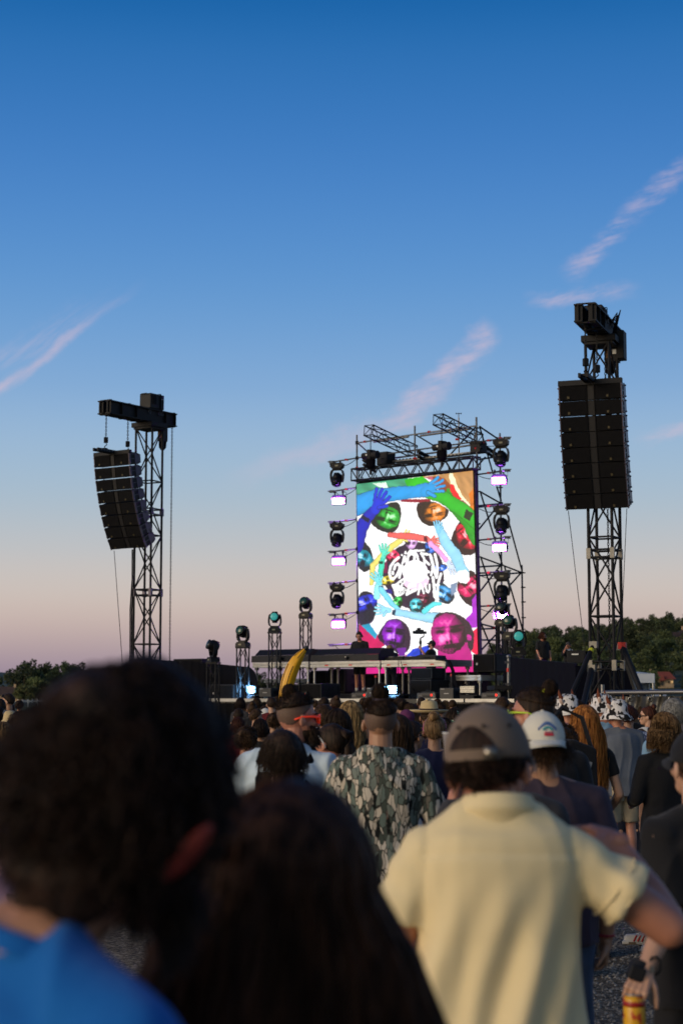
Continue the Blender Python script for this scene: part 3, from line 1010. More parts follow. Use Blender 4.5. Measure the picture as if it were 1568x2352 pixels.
_ph = rng.uniform(0, 6.28, 12)
def tex(sc, ang=0.0, sx=1.0, sy=1.0):
    a = (ZX * math.cos(ang) + ZY * math.sin(ang)) * sx / sc
    b = (ZY * math.cos(ang) - ZX * math.sin(ang)) * sy / sc
    return (np.sin(a + _ph[0] + 1.3 * np.sin(b * .9 + _ph[1])) + np.sin(b * 1.7 + _ph[2] + np.sin(a * 1.1)) * .7 + np.sin((a + b) * 2.3 + _ph[3]) * .5) / 2.2
def smoothpoly(pts, it=2):
    for _ in range(it):
        o = []
        for i in range(len(pts)):
            p, q = pts[i], pts[(i + 1) % len(pts)]
            o += [(p[0] * .75 + q[0] * .25, p[1] * .75 + q[1] * .25), (p[0] * .25 + q[0] * .75, p[1] * .25 + q[1] * .75)]
        pts = o
    return pts
def paint(m, c, shade=0.0, sc=40, **k):
    cc = col(c)
    if shade:
        f = (1 + shade * tex(sc, **k))[m][:, None]
        img[m] = np.clip(cc * f, 0, 1)
    else:
        img[m] = cc
def poly(pts, c, shade=0.12, sc=60, sm=0, **k):
    paint(pip(smoothpoly(pts, sm) if sm else pts), c, shade, sc, **k)
def segd(a, b, x=None, y=None):
    x = ZX if x is None else x; y = ZY if y is None else y
    ax, ay = a; bx, by = b
    L2 = (bx - ax) ** 2 + (by - ay) ** 2 + 1e-6
    t = np.clip(((x - ax) * (bx - ax) + (y - ay) * (by - ay)) / L2, 0, 1)
    return np.hypot(x - ax - t * (bx - ax), y - ay - t * (by - ay))
def stroke(pts, wd, c, shade=0.0, edge=None):
    d = np.full(ZX.shape, 1e9)
    for a, b in zip(pts, pts[1:]):
        d = np.minimum(d, segd(a, b))
    if edge is not None:
        paint(d < wd / 2 + edge[0], edge[1])
    m = d < wd / 2
    if shade:                       # rounded limb: lighter core, darker rim
        f = (1 + shade * (0.5 - (d / (wd / 2)) ** 2))[m][:, None]
        img[m] = np.clip(col(c) * f, 0, 1)
    else:
        paint(m, c)
def arm(pts, widths, c, shade=.35):
    d = np.full(ZX.shape, 1e9)
    for (a, b), (w0, w1) in zip(zip(pts, pts[1:]), zip(widths, widths[1:])):
        ax, ay = a; bx, by = b
        L2 = (bx - ax) ** 2 + (by - ay) ** 2
        t = np.clip(((ZX - ax) * (bx - ax) + (ZY - ay) * (by - ay)) / L2, 0, 1)
        d = np.minimum(d, np.hypot(ZX - ax - t * (bx - ax), ZY - ay - t * (by - ay)) / ((w0 + (w1 - w0) * t) / 2))
    paint(d < 1.06, tuple(v * .45 for v in c))
    m = d < 1
    f = (1 + shade * (0.45 - d ** 2) + .08 * tex(30))[m][:, None]
    img[m] = np.clip(col(c) * f, 0, 1)
def hand(base, ang, L, c, thumb=1, spread=.16, shade=.3):
    """palm at base, fingers towards ang (radians, y down)"""
    bx, by = base
    def at_(a, r_):
        return bx + math.cos(a) * r_, by + math.sin(a) * r_
    ed = (L * .022, tuple(v * .45 for v in c))
    for k, f in enumerate((-1.5, -.5, .5, 1.5)):
        a = ang + f * spread
        ln = L * (1.0, 1.12, 1.08, .9)[k]
        s0 = (bx + math.cos(a) * L * .35 - math.sin(ang) * f * L * .11, by + math.sin(a) * L * .35 + math.cos(ang) * f * L * .11)
        s1 = (bx + math.cos(a) * ln - math.sin(ang) * f * L * .14, by + math.sin(a) * ln + math.cos(ang) * f * L * .14)
        stroke([s0, s1], L * .155, c, shade, ed)
    stroke([at_(ang + math.pi, L * .1), at_(ang, L * .34)], L * .52, c, shade * .7)
    ta = ang + thumb * 1.15
    stroke([at_(ta, L * .15), at_(ang + thumb * 1.0, L * .6)], L * .18, c, shade, ed)
def face(cx, cy, rx, ry, rot, c, hair, beard=False, hl=1.0):
    ca, sa = math.cos(rot), math.sin(rot)
    X_ = ((ZX - cx) * ca + (ZY - cy) * sa) / rx
    Y_ = ((ZY - cy) * ca - (ZX - cx) * sa) / ry
    cc = col(c)
    r2 = X_ ** 2 + (Y_ * (1 + .12 * Y_ * (Y_ > 0))) ** 2 + .10 * tex(34, 1.1)
    X_ = X_ * .86; Y_ = Y_ * .9
    m = r2 < 1
    sh = .92 - .28 * r2 ** 2 + .30 * (-X_) + .22 * np.sign(np.sin(3.1 * X_ + 2.2 * Y_ + 1)) * .4
    def bl(x, y, wx, wy):
        return np.exp(-(((X_ - x) / wx) ** 2 + ((Y_ - y) / wy) ** 2))
    sh = sh + .75 * bl(-.32, .12, .22, .2) + .65 * bl(0.0, 0.05, .09, .35) + .45 * bl(-.1, -.55, .5, .2) + .3 * bl(.38, .12, .2, .18)
    dark = .95 * bl(-.38, -.17, .24, .085) + .95 * bl(.38, -.17, .24, .085) + .6 * bl(-.38, -.34, .3, .05) + .6 * bl(.38, -.34, .3, .05)
    dark = dark + 1.0 * bl(-.09, .3, .07, .06) + 1.0 * bl(.1, .3, .07, .06) + .9 * bl(.02, .52, .3, .055) + .35 * bl(.14, .1, .07, .3)
    if beard:
        dark = dark + .55 * ((Y_ > .38) | ((np.abs(X_) > .75) & (Y_ > .1))) * (0.6 + .4 * tex(6)) + .5 * bl(0, .42, .35, .06)
    f = np.clip((np.clip(sh - 1.35 * dark - .32 * (X_ > .30 + .2 * np.sin(Y_ * 5)), .05, 2.4)) ** 1.5, .03, 2.8) * (1 + .16 * tex(9))
    colr = cc[None, None, :] * f[..., None] * 1.15
    # strong highlights wash out to pale
    wash = np.clip(f - 1.25, 0, 1)[..., None] * .55 * hl
    colr = colr * (1 - wash) + wash
    img[m] = np.clip(colr, 0, 1)[m]
HAIRD = (34, 26, 36)
ZX0, ZY0 = ZX.copy(), ZY.copy()
w1_, w2_ = tex(70), tex(17, .7)
w3_, w4_ = tex(80, 1.3), tex(15, 2.1)
ZX = ZX0 + 7 * w1_ + 4.5 * w2_
ZY = ZY0 + 7 * w3_ + 4.5 * w4_
poly([(60, 205), (640, 140), (660, 270), (400, 275), (60, 370)], (62, 158, 118), .35, 30, ang=.6, sx=.4)
poly([(235, 205), (400, 190), (430, 262), (380, 270)], (225, 250, 230), .1)
poly([(600, 165), (810, 130), (900, 200), (700, 245), (640, 250)], (34, 190, 24), .2)
poly([(800, 130), (1380, 60), (1400, 560), (1290, 470), (1120, 300), (1000, 210)], (196, 142, 84), .22, 25, ang=1.1, sx=.3)
poly([(905, 120), (1040, 140), (1125, 230), (1140, 420), (1020, 330), (930, 200)], (150, 68, 16), .3, 40, 1)
poly([(1105, 95), (1150, 100), (1200, 250), (1335, 450), (1320, 500), (1200, 340), (1120, 240)], (250, 250, 205), .1, 12)
poly([(1110, 218), (1150, 225), (1250, 385), (1205, 400), (1120, 300)], (236, 6, 24), .15)
poly([(1205, 390), (1255, 395), (1335, 470), (1310, 510)], (178, 0, 84), .2)
poly([(1335, 320), (1392, 240), (1400, 590), (1340, 480)], (226, 120, 14), .3, 30)
poly([(840, 140), (920, 125), (930, 160), (880, 165)], (200, 90, 120), .2)
poly([(560, 385), (900, 380), (900, 420), (560, 415)], (150, 10, 40), .1)
# upper faces
poly([(380, 440), (520, 405), (578, 500), (548, 700), (470, 775), (330, 745), (215, 650), (270, 590)], (28, 34, 26), .5, 8, 2)
face(418, 585, 140, 128, math.pi + .25, (34, 160, 44), HAIRD)
poly([(750, 415), (735, 520), (800, 650), (920, 700), (1015, 645), (1125, 520), (1060, 470), (900, 400)], (44, 24, 14), .5, 8, 2)
face(935, 530, 128, 112, math.pi - .2, (206, 116, 18), HAIRD)
poly([(1260, 595), (1160, 720), (1112, 870), (1200, 985), (1330, 1025), (1420, 980), (1400, 700)], (38, 10, 18), .5, 8, 2)
face(1290, 800, 120, 165, 2.45, (206, 10, 50), HAIRD)
poly([(70, 850), (180, 868), (262, 1000), (248, 1140), (150, 1220), (70, 1110)], (22, 30, 32), .5, 8, 2)
face(118, 1045, 92, 150, 1.9, (0, 138, 158), HAIRD)
poly([(80, 1405), (250, 1420), (305, 1550), (275, 1730), (170, 1810), (80, 1790)], (22, 24, 40), .5, 8, 2)
face(155, 1560, 90, 165, 1.15, (22, 44, 200), HAIRD)
poly([(1420, 1170), (1260, 1205), (1190, 1330), (1225, 1490), (1360, 1600), (1430, 1580)], (40, 14, 26), .5, 8, 2)
face(1340, 1345, 105, 150, -2.3, (206, 4, 92), HAIRD)
# big limbs
arm([(1090, 280), (1160, 470), (1330, 640), (1420, 860)], [40, 120, 150, 120], (20, 150, 20))
arm([(870, 330), (1060, 370), (1260, 510), (1430, 660)], [90, 140, 150, 150], (26, 176, 26))
poly([(1295, 500), (1375, 545), (1335, 635), (1275, 590)], (8, 40, 12), .4, 12)
arm([(40, 470), (330, 345), (720, 300), (860, 280)], [220, 165, 130, 150], (22, 150, 222))
hand((850, 290), -.42, 190, (22, 152, 222), 1)
arm([(50, 900), (110, 720), (190, 590), (250, 520)], [190, 150, 120, 110], (14, 28, 176))
hand((290, 480), -1.12, 200, (16, 46, 206), 1)
poly([(110, 590), (140, 555), (220, 605), (200, 650)], (8, 14, 60), .4, 12)
# inner ring: dark disc, small faces and thin arms
poly([(560, 890), (830, 850), (990, 1000), (1060, 1180), (1010, 1480), (820, 1620), (580, 1600), (430, 1440), (350, 1240), (400, 1060)], (46, 28, 54), .35, 20, 2)
poly([(360, 1100), (420, 1080), (420, 1220), (370, 1210)], (120, 14, 70), .2)
poly([(395, 1400), (460, 1390), (470, 1440), (400, 1440)], (30, 22, 130), .2)
face(683, 855, 72, 90, math.pi, (206, 158, 216), HAIRD)
face(885, 920, 66, 72, math.pi - .5, (40, 104, 206), HAIRD)
face(468, 1022, 66, 88, 2.1, (226, 44, 92), HAIRD)
face(402, 1300, 50, 95, 1.4, (226, 200, 50), HAIRD)
face(1015, 1150, 40, 80, -1.6, (30, 110, 220), HAIRD)
poly([(480, 1500), (560, 1440), (590, 1560), (550, 1620)], (30, 40, 30), .4, 8, 1)
face(518, 1540, 48, 78, .6, (40, 190, 84), HAIRD)
face(815, 1505, 70, 66, .1, (110, 16, 58), HAIRD)
poly([(650, 1610), (680, 1510), (740, 1480), (810, 1520), (840, 1640), (700, 1650)], (18, 38, 46), .4, 8, 1)
face(738, 1575, 74, 84, 0.05, (70, 190, 206), HAIRD, True)
poly([(930, 1350), (1010, 1300), (1110, 1370), (1120, 1420), (960, 1400)], (26, 52, 66), .4, 8, 1)
face(1050, 1455, 120, 105, .55, (44, 140, 200), HAIRD, True)
poly([(1120, 1340), (1200, 1320), (1190, 1420), (1140, 1470)], (120, 140, 170), .2)
arm([(236, 1330), (250, 1130), (400, 970), (560, 850)], [50, 64, 72, 60], (232, 218, 110))
hand((575, 835), -.7, 110, (240, 230, 120), 1)
arm([(450, 785), (640, 800), (860, 830)], [60, 78, 62], (232, 98, 92))
hand((900, 850), .15, 105, (236, 110, 104), -1)
poly([(832, 800), (870, 806), (862, 860), (828, 850)], (110, 20, 40), .2)
arm([(900, 880), (1000, 980), (1070, 1070)], [60, 58, 50], (240, 160, 222))
hand((1110, 1110), 1.0, 120, (206, 222, 246), -1)
arm([(330, 1250), (350, 1140), (370, 1040)], [60, 60, 54], (60, 214, 178))
hand((375, 1010), -1.5, 110, (92, 226, 196), 1)
poly([(318, 1072), (372, 1072), (368, 1105), (322, 1100)], (10, 70, 50), .2)
arm([(300, 1480), (310, 1380), (330, 1290)], [70, 66, 60], (150, 236, 240))
hand((325, 1320), -2.1, 120, (120, 222, 232), 1)
poly([(320, 1370), (370, 1350), (380, 1390), (340, 1415)], (20, 80, 100), .2)
arm([(350, 1400), (440, 1520), (540, 1620)], [60, 60, 40], (120, 214, 240))
arm([(990, 1720), (720, 1690), (520, 1650)], [120, 90, 74], (150, 212, 240))
hand((420, 1625), 3.2, 130, (150, 222, 246), -1)
poly([(475, 1620), (515, 1620), (505, 1690), (465, 1680)], (20, 60, 90), .2)
arm([(990, 700), (1060, 860), (1180, 1010), (1275, 1240)], [70, 110, 130, 120], (150, 216, 246), .18)
poly([(1180, 1190), (1330, 1180), (1340, 1330), (1190, 1320)], (255, 255, 255), 0, sm=1)
hand((985, 740), -1.6, 100, (130, 206, 240), 1)
arm([(830, 1640), (930, 1560), (1000, 1560)], [60, 50, 40], (90, 220, 226))
# lower part
poly([(90, 1780), (310, 1900), (420, 1990), (300, 2100), (720, 2130), (640, 2200), (520, 2340), (90, 2345)], (206, 0, 92), .22, 50)
poly([(120, 1800), (210, 1770), (310, 1905), (290, 1950)], (20, 160, 200), .2)
poly([(1360, 1500), (1440, 1400), (1440, 1820), (1330, 1830), (1290, 1740), (1370, 1650)], (178, 24, 206), .2, 40)
poly([(1350, 1880), (1440, 1800), (1440, 2140), (1360, 2100)], (236, 0, 72), .15)
poly([(600, 2160), (700, 2060), (880, 2020), (900, 2130), (820, 2190), (640, 2190)], (20, 62, 206), .25, 22)
poly([(900, 1700), (1100, 1630), (1290, 1720), (1390, 1860), (1370, 2110), (1240, 2160), (960, 2000)], (46, 22, 40), .45, 9, 2)
poly([(980, 2080), (1300, 1980), (1370, 2150), (1380, 2340), (980, 2340)], (196, 12, 132), .2, 50)
face(1095, 1905, 196, 236, -.12, (188, 8, 132), HAIRD, True, .6)
poly([(1300, 1900), (1345, 1900), (1350, 1960), (1310, 1970)], (200, 30, 150), .3, 12, 1)
poly([(420, 1740), (530, 1712), (645, 1800), (695, 1950), (640, 2090), (570, 2130), (330, 1980), (310, 1900), (370, 1800)], (48, 22, 54), .45, 9, 2)
face(488, 1905, 128, 172, .12, (136, 14, 182), HAIRD, True, .6)
poly([(520, 2050), (620, 2040), (610, 2140), (560, 2150)], (110, 20, 150), .2)
poly([(90, 2240), (560, 2230), (980, 2230), (1440, 2180), (1440, 2350), (90, 2350)], (214, 20, 132), .2, 60)
# lettering
ZX, ZY = ZX0, ZY0
KX = lambda p: (280 + .5 * p[0], 896 + .5 * p[1])
WHT = (255, 255, 255)
def letter(pts, wd, c=WHT):
    stroke([KX(p) for p in pts], wd * .5, c)
INK = (42, 26, 50)
m_ = ((ZX - KX((905, 0))[0]) / 146) ** 2 + ((ZY - KX((0, 800))[1]) / 106) ** 2 < 1
paint(m_, (255, 214, 240), .05, 6)
m_ = ((ZX - KX((890, 0))[0]) / 142) ** 2 + ((ZY - KX((0, 600))[1]) / 128) ** 2 < 1
paint(m_, WHT)
letter([(525, 285), (430, 360), (345, 480), (318, 620), (345, 745), (400, 770), (480, 690), (540, 560), (548, 470), (505, 425), (450, 460), (425, 545)], 58)
letter([(395, 610), (395, 650)], 56)
letter([(540, 735), (590, 520), (655, 260)], 56)
letter([(670, 260), (690, 400)], 44)
letter([(735, 260), (720, 420)], 50)
letter([(595, 225), (598, 235)], 44)
letter([(680, 160), (672, 195)], 46)
letter([(730, 200), (790, 130), (880, 150), (940, 240), (965, 370)], 52)
letter([(745, 250), (780, 205), (850, 200), (880, 260), (870, 350)], 62)
letter([(880, 130), (1090, 128)], 46)
letter([(1030, 195), (1170, 215)], 60)
letter([(1030, 200), (1090, 300), (1105, 420)], 50)
letter([(1100, 340), (1205, 440)], 54)
letter([(1225, 220), (1285, 430), (1280, 560), (1250, 680)], 54)
letter([(1240, 250), (1330, 600), (1370, 730)], 66)
letter([(1335, 215), (1385, 430), (1390, 560), (1375, 720)], 60)
letter([(1185, 600), (1195, 610)], 60)
letter([(1150, 700), (1190, 760)], 46)
letter([(1290, 730), (1315, 930), (1330, 1160)], 62)
letter([(1470, 650), (1400, 880), (1390, 1230)], 56)
letter([(1315, 900), (1420, 900)], 54)
letter([(1325, 1050), (1385, 1220)], 90)
letter([(770, 900), (705, 1110), (890, 1010)], 62)
letter([(720, 1080), (900, 1010)], 70)
letter([(800, 880), (900, 870), (900, 930), (800, 930)], 40)
letter([(960, 1110), (1010, 880), (1060, 980), (1085, 1085)], 46)
letter([(985, 990), (1060, 985)], 30)
letter([(1120, 880), (1150, 1040), (1185, 1065), (1212, 1000), (1215, 890)], 46)
poly([KX(p) for p in ((345, 880), (450, 880), (560, 780), (650, 735), (700, 790), (590, 935), (692, 965), (690, 1040), (600, 1140), (440, 1170), (415, 1010))], WHT, 0, sm=1)
letter([(558, 870), (558, 888)], 42, INK)
letter([(590, 865), (606, 805), (622, 845), (634, 790)], 12, INK)
letter([(515, 1055), (550, 1035)], 10, INK); letter([(532, 1045), (555, 1115)], 10, INK)
letter([(572, 1025), (590, 1095)], 10, INK); letter([(610, 1005), (628, 1075)], 10, INK); letter([(580, 1062), (618, 1040)], 10, INK)
letter([(640, 985), (660, 1055)], 10, INK); letter([(640, 985), (668, 970)], 10, INK); letter([(650, 1020), (676, 1003)], 10, INK); letter([(660, 1055), (690, 1035)], 10, INK)
for k in range(5):
    a_ = k * 1.2566 - .6
    letter([(810, 290), (810 + 42 * math.cos(a_), 290 + 42 * math.sin(a_))], 22, INK)
letter([(640, 440), (645, 442)], 44, INK)
# LED modules: faint column and row structure
img *= (1 - .045 * (np.arange(GX) % 3 == 0))[None, :, None]
img *= (1 - .03 * (np.arange(GY) % 3 == 0))[:, None, None]
me = bpy.data.meshes.new('display')
cx_tl, cx_tr, cx_bl, cx_br = (np.array(c - scr.location) for c in (c_tl, c_tr, c_bl, c_br))
pos = (cx_tl[None, None] * ((1 - s_) * (1 - t_))[..., None] + cx_tr[None, None] * (s_ * (1 - t_))[..., None] + cx_bl[None, None] * ((1 - s_) * t_)[..., None] + cx_br[None, None] * (s_ * t_)[..., None])
nv = GX * GY
me.vertices.add(nv)
me.vertices.foreach_set('co', pos.reshape(-1))
ii = np.arange(GY - 1)[:, None] * GX + np.arange(GX - 1)[None]
quads = np.stack([ii, ii + GX, ii + GX + 1, ii + 1], -1).reshape(-1, 4)
me.loops.add(quads.size)
me.polygons.add(len(quads))
me.loops.foreach_set('vertex_index', quads.reshape(-1))
me.polygons.foreach_set('loop_start', np.arange(len(quads)) * 4)
me.update(calc_edges=True)
ca_ = me.color_attributes.new('led', 'FLOAT_COLOR', 'POINT')
ca_.data.foreach_set('color', np.concatenate([img.reshape(-1, 3), np.ones((nv, 1))], 1).astype(np.float32).reshape(-1))
LEDM = bpy.data.materials.new('led_picture')
LEDM.use_nodes = True
n_ = LEDM.node_tree
b_ = n_.nodes['Principled BSDF']
at_n = n_.nodes.new('ShaderNodeAttribute'); at_n.attribute_name = 'led'
b_.inputs['Base Color'].default_value = (.01, .01, .01, 1)
b_.inputs['Roughness'].default_value = .5
n_.links.new(at_n.outputs['Color'], b_.inputs['Emission Color'])
b_.inputs['Emission Strength'].default_value = 1.15
part('display', me, LEDM, scr)
fr_m = MB()
off = NX * .09
for a, b in ((c_tl, c_tr), (c_tl, c_bl), (c_tr, c_br), (c_bl, c_br)):
    fr_m.tube([a + off - scr.location, b + off - scr.location], .075, 4)
part('cabinet_frame', fr_m, K_STEEL, scr)
bk = [c + NX * .05 - scr.location for c in (c_tl, c_tr, c_br, c_bl)]
bk2 = [c + NX * .16 - scr.location for c in (c_tl, c_tr, c_br, c_bl)]
part('back_panel', MB().add(bk + bk2, [(0, 1, 2, 3), (7, 6, 5, 4), (0, 4, 5, 1), (1, 5, 6, 2), (2, 6, 7, 3), (3, 7, 4, 0)]), K_PAINT, scr)
for k in range(8):
    q = c_tl.lerp(c_tr, (k + .3) / 8) + off - scr.location
    part('hanging_clamp', MB().tube([q, q + Vector((0, 0, .22))], .02, 6).box(q + Vector((0, 0, .08)), (.07, .07, .06)), K_STEEL, scr)
# ---- deck
u0, u1 = UV(470, -6, DECK), UV(1182, -6, DECK)
um = (u0 + u1) / 2
dk = thing('stage_deck', 'low black stage platform with pale aluminium front edge', 'stage', W(um, -6, 0), -PHI)
part('floor', MB().box((0, 4.2, DECK - .06), (u1 - u0, 8.3, .12)), mat('stage_ply', (.03, .028, .027), .6, 0, .3), dk)
n_seg = 7
for i in range(n_seg):
    L_ = (u1 - u0) / n_seg
    if i in (4,):
        continue
    part('edge_profile', MB().box((-(u1 - u0) / 2 + L_ * (i + .5), .02, DECK - .035), (L_ - .05, .05, .085)), ALU, dk)
sk = MB()
nf = 120
pts = [(-(u1 - u0) / 2 + (u1 - u0) * k / nf, .06 + .03 * math.sin(k * 1.9) + .02 * math.sin(k * .7)) for k in range(nf + 1)]
for (x0, y0), (x1, y1) in zip(pts, pts[1:]):
    sk.add([(x0, y0, 0.01), (x1, y1, 0.01), (x1, y1 * .5 + .03, DECK - .1), (x0, y0 * .5 + .03, DECK - .1)], [(0, 1, 2, 3)])
part('skirt', sk, SKIRT_, dk, True)
part('skirt_side', MB().box(((u1 - u0) / 2 - .02, 4.2, (DECK - .1) / 2), (.03, 8.1, DECK - .12)).box((-(u1 - u0) / 2 + .02, 4.2, (DECK - .1) / 2), (.03, 8.1, DECK - .12)).box((0, 8.3, (DECK - .1) / 2), (u1 - u0, .03, DECK - .12)), SKIRT_, dk)
RIS = 1.83
ra_, rb_ = UV(780, -2.4), UV(960, -2.4)
ri = thing('riser', 'low black riser the DJs stand on behind the tables', 'platform', W((ra_ + rb_) / 2, -2.2, DECK), -PHI)
part('top_board', MB().box((0, 0, RIS - DECK - .02), (rb_ - ra_, 1.9, .04)), K_PAINT, ri)
part('frame', MB().box((0, -.9, (RIS - DECK - .04) / 2), (rb_ - ra_ - .1, .05, RIS - DECK - .05)).box((0, .9, (RIS - DECK - .04) / 2), (rb_ - ra_ - .1, .05, RIS - DECK - .05)), K_STEEL, ri)
# dark backdrop behind the lower stage, under the screen
bd = thing('backdrop', 'black cloth backdrop under the LED screen', 'curtain', W(UV(960, .35), .35, DECK), -PHI)
bm_ = MB()
Wd = UV(1120, .3) - UV(700, .3)
for k in range(90):
    x0, x1 = -Wd * .62 + Wd * k / 90, -Wd * .62 + Wd * (k + 1) / 90
    y0, y1 = .04 * math.sin(k * 1.3), .04 * math.sin((k + 1) * 1.3)
    bm_.add([(x0, y0, 0), (x1, y1, 0), (x1, y1, .80), (x0, y0, .80)], [(0, 1, 2, 3)])
part('cloth', bm_, SKIRT_, bd, True)
part('hem_bar', MB().tube([(-Wd * .62, 0.02, .82), (Wd * .38, 0.02, .82)], .025, 6), K_STEEL, bd)
# ---- DJ tables (aluminium platforms on legs)
def platform(label, px0, px1, py0, py1, v, depth, leg_px, foot_z, group='aluminium platform tables', inner=None, name='platform_table'):
    t, w_, h_ = sthing(name, label, 'table', px0, px1, py0, py1, v, group)
    z0 = t.location.z
    part('front_profile', MB().prism([(0, 0), (0, h_ * .40), (.03, h_ * .45), (.03, h_ * .55), (0, h_ * .6), (0, h_), (.07, h_), (.07, 0)], -w_ / 2, w_ / 2, 'x'), ALU, t)
    part('rear_profile', MB().box((0, depth - .03, h_ / 2), (w_, .06, h_)), ALU, t)
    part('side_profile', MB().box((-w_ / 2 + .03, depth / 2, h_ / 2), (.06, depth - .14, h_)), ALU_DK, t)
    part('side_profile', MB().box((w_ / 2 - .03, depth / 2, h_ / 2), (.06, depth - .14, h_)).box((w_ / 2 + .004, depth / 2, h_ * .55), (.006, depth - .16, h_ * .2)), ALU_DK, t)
    part('board', MB().box((0, depth / 2, h_ - .015), (w_ - .12, depth - .12, .03)), K_PAINT, t)
    for x_ in (-w_ / 2 + .09, w_ / 2 - .09):
        for y_ in (.09, depth - .09):
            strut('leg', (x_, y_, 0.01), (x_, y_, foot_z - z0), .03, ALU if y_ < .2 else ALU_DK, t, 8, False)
            part('leg_socket', MB().box((x_, y_, -.03), (.09, .09, .08)), ALU_DK, t)
    return t, w_, h_
T1, w1_, h1_ = platform('long aluminium platform under the left console fascia', 580, 708, 1521, 1533, -3.6, 1.2, None, DECK)
T2, w2_, h2_ = platform('aluminium platform beneath the middle console fascia beside the DJ', 712, 872, 1519, 1532, -3.6, 1.2, None, DECK)
T3, w3_, h3_ = platform('aluminium platform holding the decks and wedge monitor, right end of the row', 875, 1022, 1516, 1531, -3.6, 1.2, None, DECK)
T4, w4_, h4_ = platform('low aluminium side platform right of the DJ tables', 1019, 1103, 1551, 1563, -3.3, 1.0, None, DECK, name='low_platform')
T5, w5_, h5_ = platform('low aluminium side platform left, glimpsed behind the yellow banana', 606, 704, 1559, 1568, -2.0, .8, None, DECK, name='low_platform')
for T_, fr in ((T3, (.12, .38, .80)), (T2, (.2, .6))):
    for f_ in fr:
        part('corner_tape', MB().box((-w3_ / 2 + w3_ * f_, -.004, h3_ * .3), (.12, .006, .035)), RED_TAPE, T_)
# ---- slanted black fascias in front of the consoles
def fascia(label, px0, px1, py0, py1, v):
    t, w_, h_ = sthing('console_fascia', label, 'panel', px0, px1, py0, py1, v, 'slanted black console fascias')
    part('lower_panel', MB().prism([(0, 0.005), (.02, h_ * .52), (.05, h_ * .52), (.05, 0.005)], -w_ / 2, w_ / 2, 'x'), K_PAINT, t)
    part('upper_panel', MB().prism([(.02, h_ * .53), (.24, h_), (.28, h_), (.06, h_ * .53)], -w_ / 2 + .12, w_ / 2, 'x'), K_STEEL, t)
    part('end_panel', MB().prism([(.05, 0.005), (.05, h_ * .5), (.27, h_ - .01), (.7, h_ - .01), (.7, 0.005)], w_ / 2 - .03, w_ / 2 - .004, 'x'), K_PAINT, t)
    part('latch', MB().box((w_ * .05, -.03, h_ * .25), (.06, .06, .08)).box((w_ * .05, -.05, h_ * .32), (.12, .05, .04)), K_STEEL, t, bevel=.01)
    part('latch_glint', MB().box((w_ * .05, -.078, h_ * .33), (.03, .006, .03)), ALU, t)
    return t, w_, h_
fascia('slanted black console fascia behind the yellow banana', 577, 708, 1491, 1521, -3.5)
fascia('slanted black console fascia right in front of the standing DJ', 713, 868, 1489, 1519, -3.5)
# ---- gear on the table
t, w_, h_ = sthing('dj_mixer', 'flat black mixer and players on the table before the fair DJ', 'mixer', 874, 946, 1512, 1517, -3.3)
part('player', MB().box((-.34, .3, .05), (.36, .4, .09)), K_PAINT, t, bevel=.01)
part('player', MB().box((.36, .3, .05), (.36, .4, .09)), K_PAINT, t, bevel=.01)
part('mixer_body', MB().box((0, .3, .06), (.3, .4, .11)), K_STEEL, t, bevel=.01)
for x_ in (-.34, .36):
    part('jog_wheel', MB().lathe([(.0, .1), (.12, .1), (.12, .115), (0, .12)], 18, (x_, .25, 0)), ALU_DK, t)
fd = MB()
for k in range(6):
    fd.box((-.1 + .04 * k, .2, .122), (.012, .03, .02)).lathe([(.008, .11), (.008, .14), (0, .14)], 6, (-.1 + .04 * k, .35, 0))
part('knobs', fd, WHITE_P, t)
t, w_, h_ = sthing('laptop_stand', 'small angled screen on the console end beside the standing DJ', 'screen', 866, 878, 1496, 1517, -3.2)
part('screen_panel', MB().box((0, .1, h_ * .6), (w_, .03, h_ * .7), Matrix.Rotation(R(-15), 3, 'X')), K_PAINT, t)
part('stand_foot', MB().box((0, .12, .03), (w_ * .8, .2, .05)).box((0, .12, h_ * .2), (.04, .04, h_ * .4)), K_STEEL, t)
def wedge(label, px0, px1, py0, py1, v, flip=False, group='wedge monitors'):
    t, w_, h_ = sthing('wedge_monitor', label, 'monitor speaker', px0, px1, py0, py1, v, group)
    d_ = .5
    body = MB().prism([(-w_ / 2, 0), (w_ / 2, 0), (w_ / 2 - .06, h_ * .8), (-w_ * .02, h_), (-w_ / 2 + .06, h_ * .25)], 0.03, d_, 'y')
    part('case', body, K_PAINT, t, bevel=.012)
    part('grille', MB().add([(-w_ / 2 + .05, 0.02, h_ * .22), (-w_ * .03, 0.02, h_ * .95), (-w_ * .03, d_ - .04, h_ * .98 + .012), (-w_ / 2 + .05, d_ - .04, h_ * .25 + .012)], [(0, 1, 2, 3)]), K_GRILLE, t)
    part('side_plate', MB().box((w_ * .2, .022, h_ * .4), (w_ * .35, .02, h_ * .5)), K_STEEL, t)
    part('handle', MB().tube([(w_ * .1, .015, h_ * .5), (w_ * .12, -.02, h_ * .5), (w_ * .28, -.02, h_ * .5), (w_ * .3, .015, h_ * .5)], .012, 6), K_STEEL, t)
    return t
wedge('black wedge monitor on the table below the cameraman', 928, 1001, 1503, 1517, -3.4)
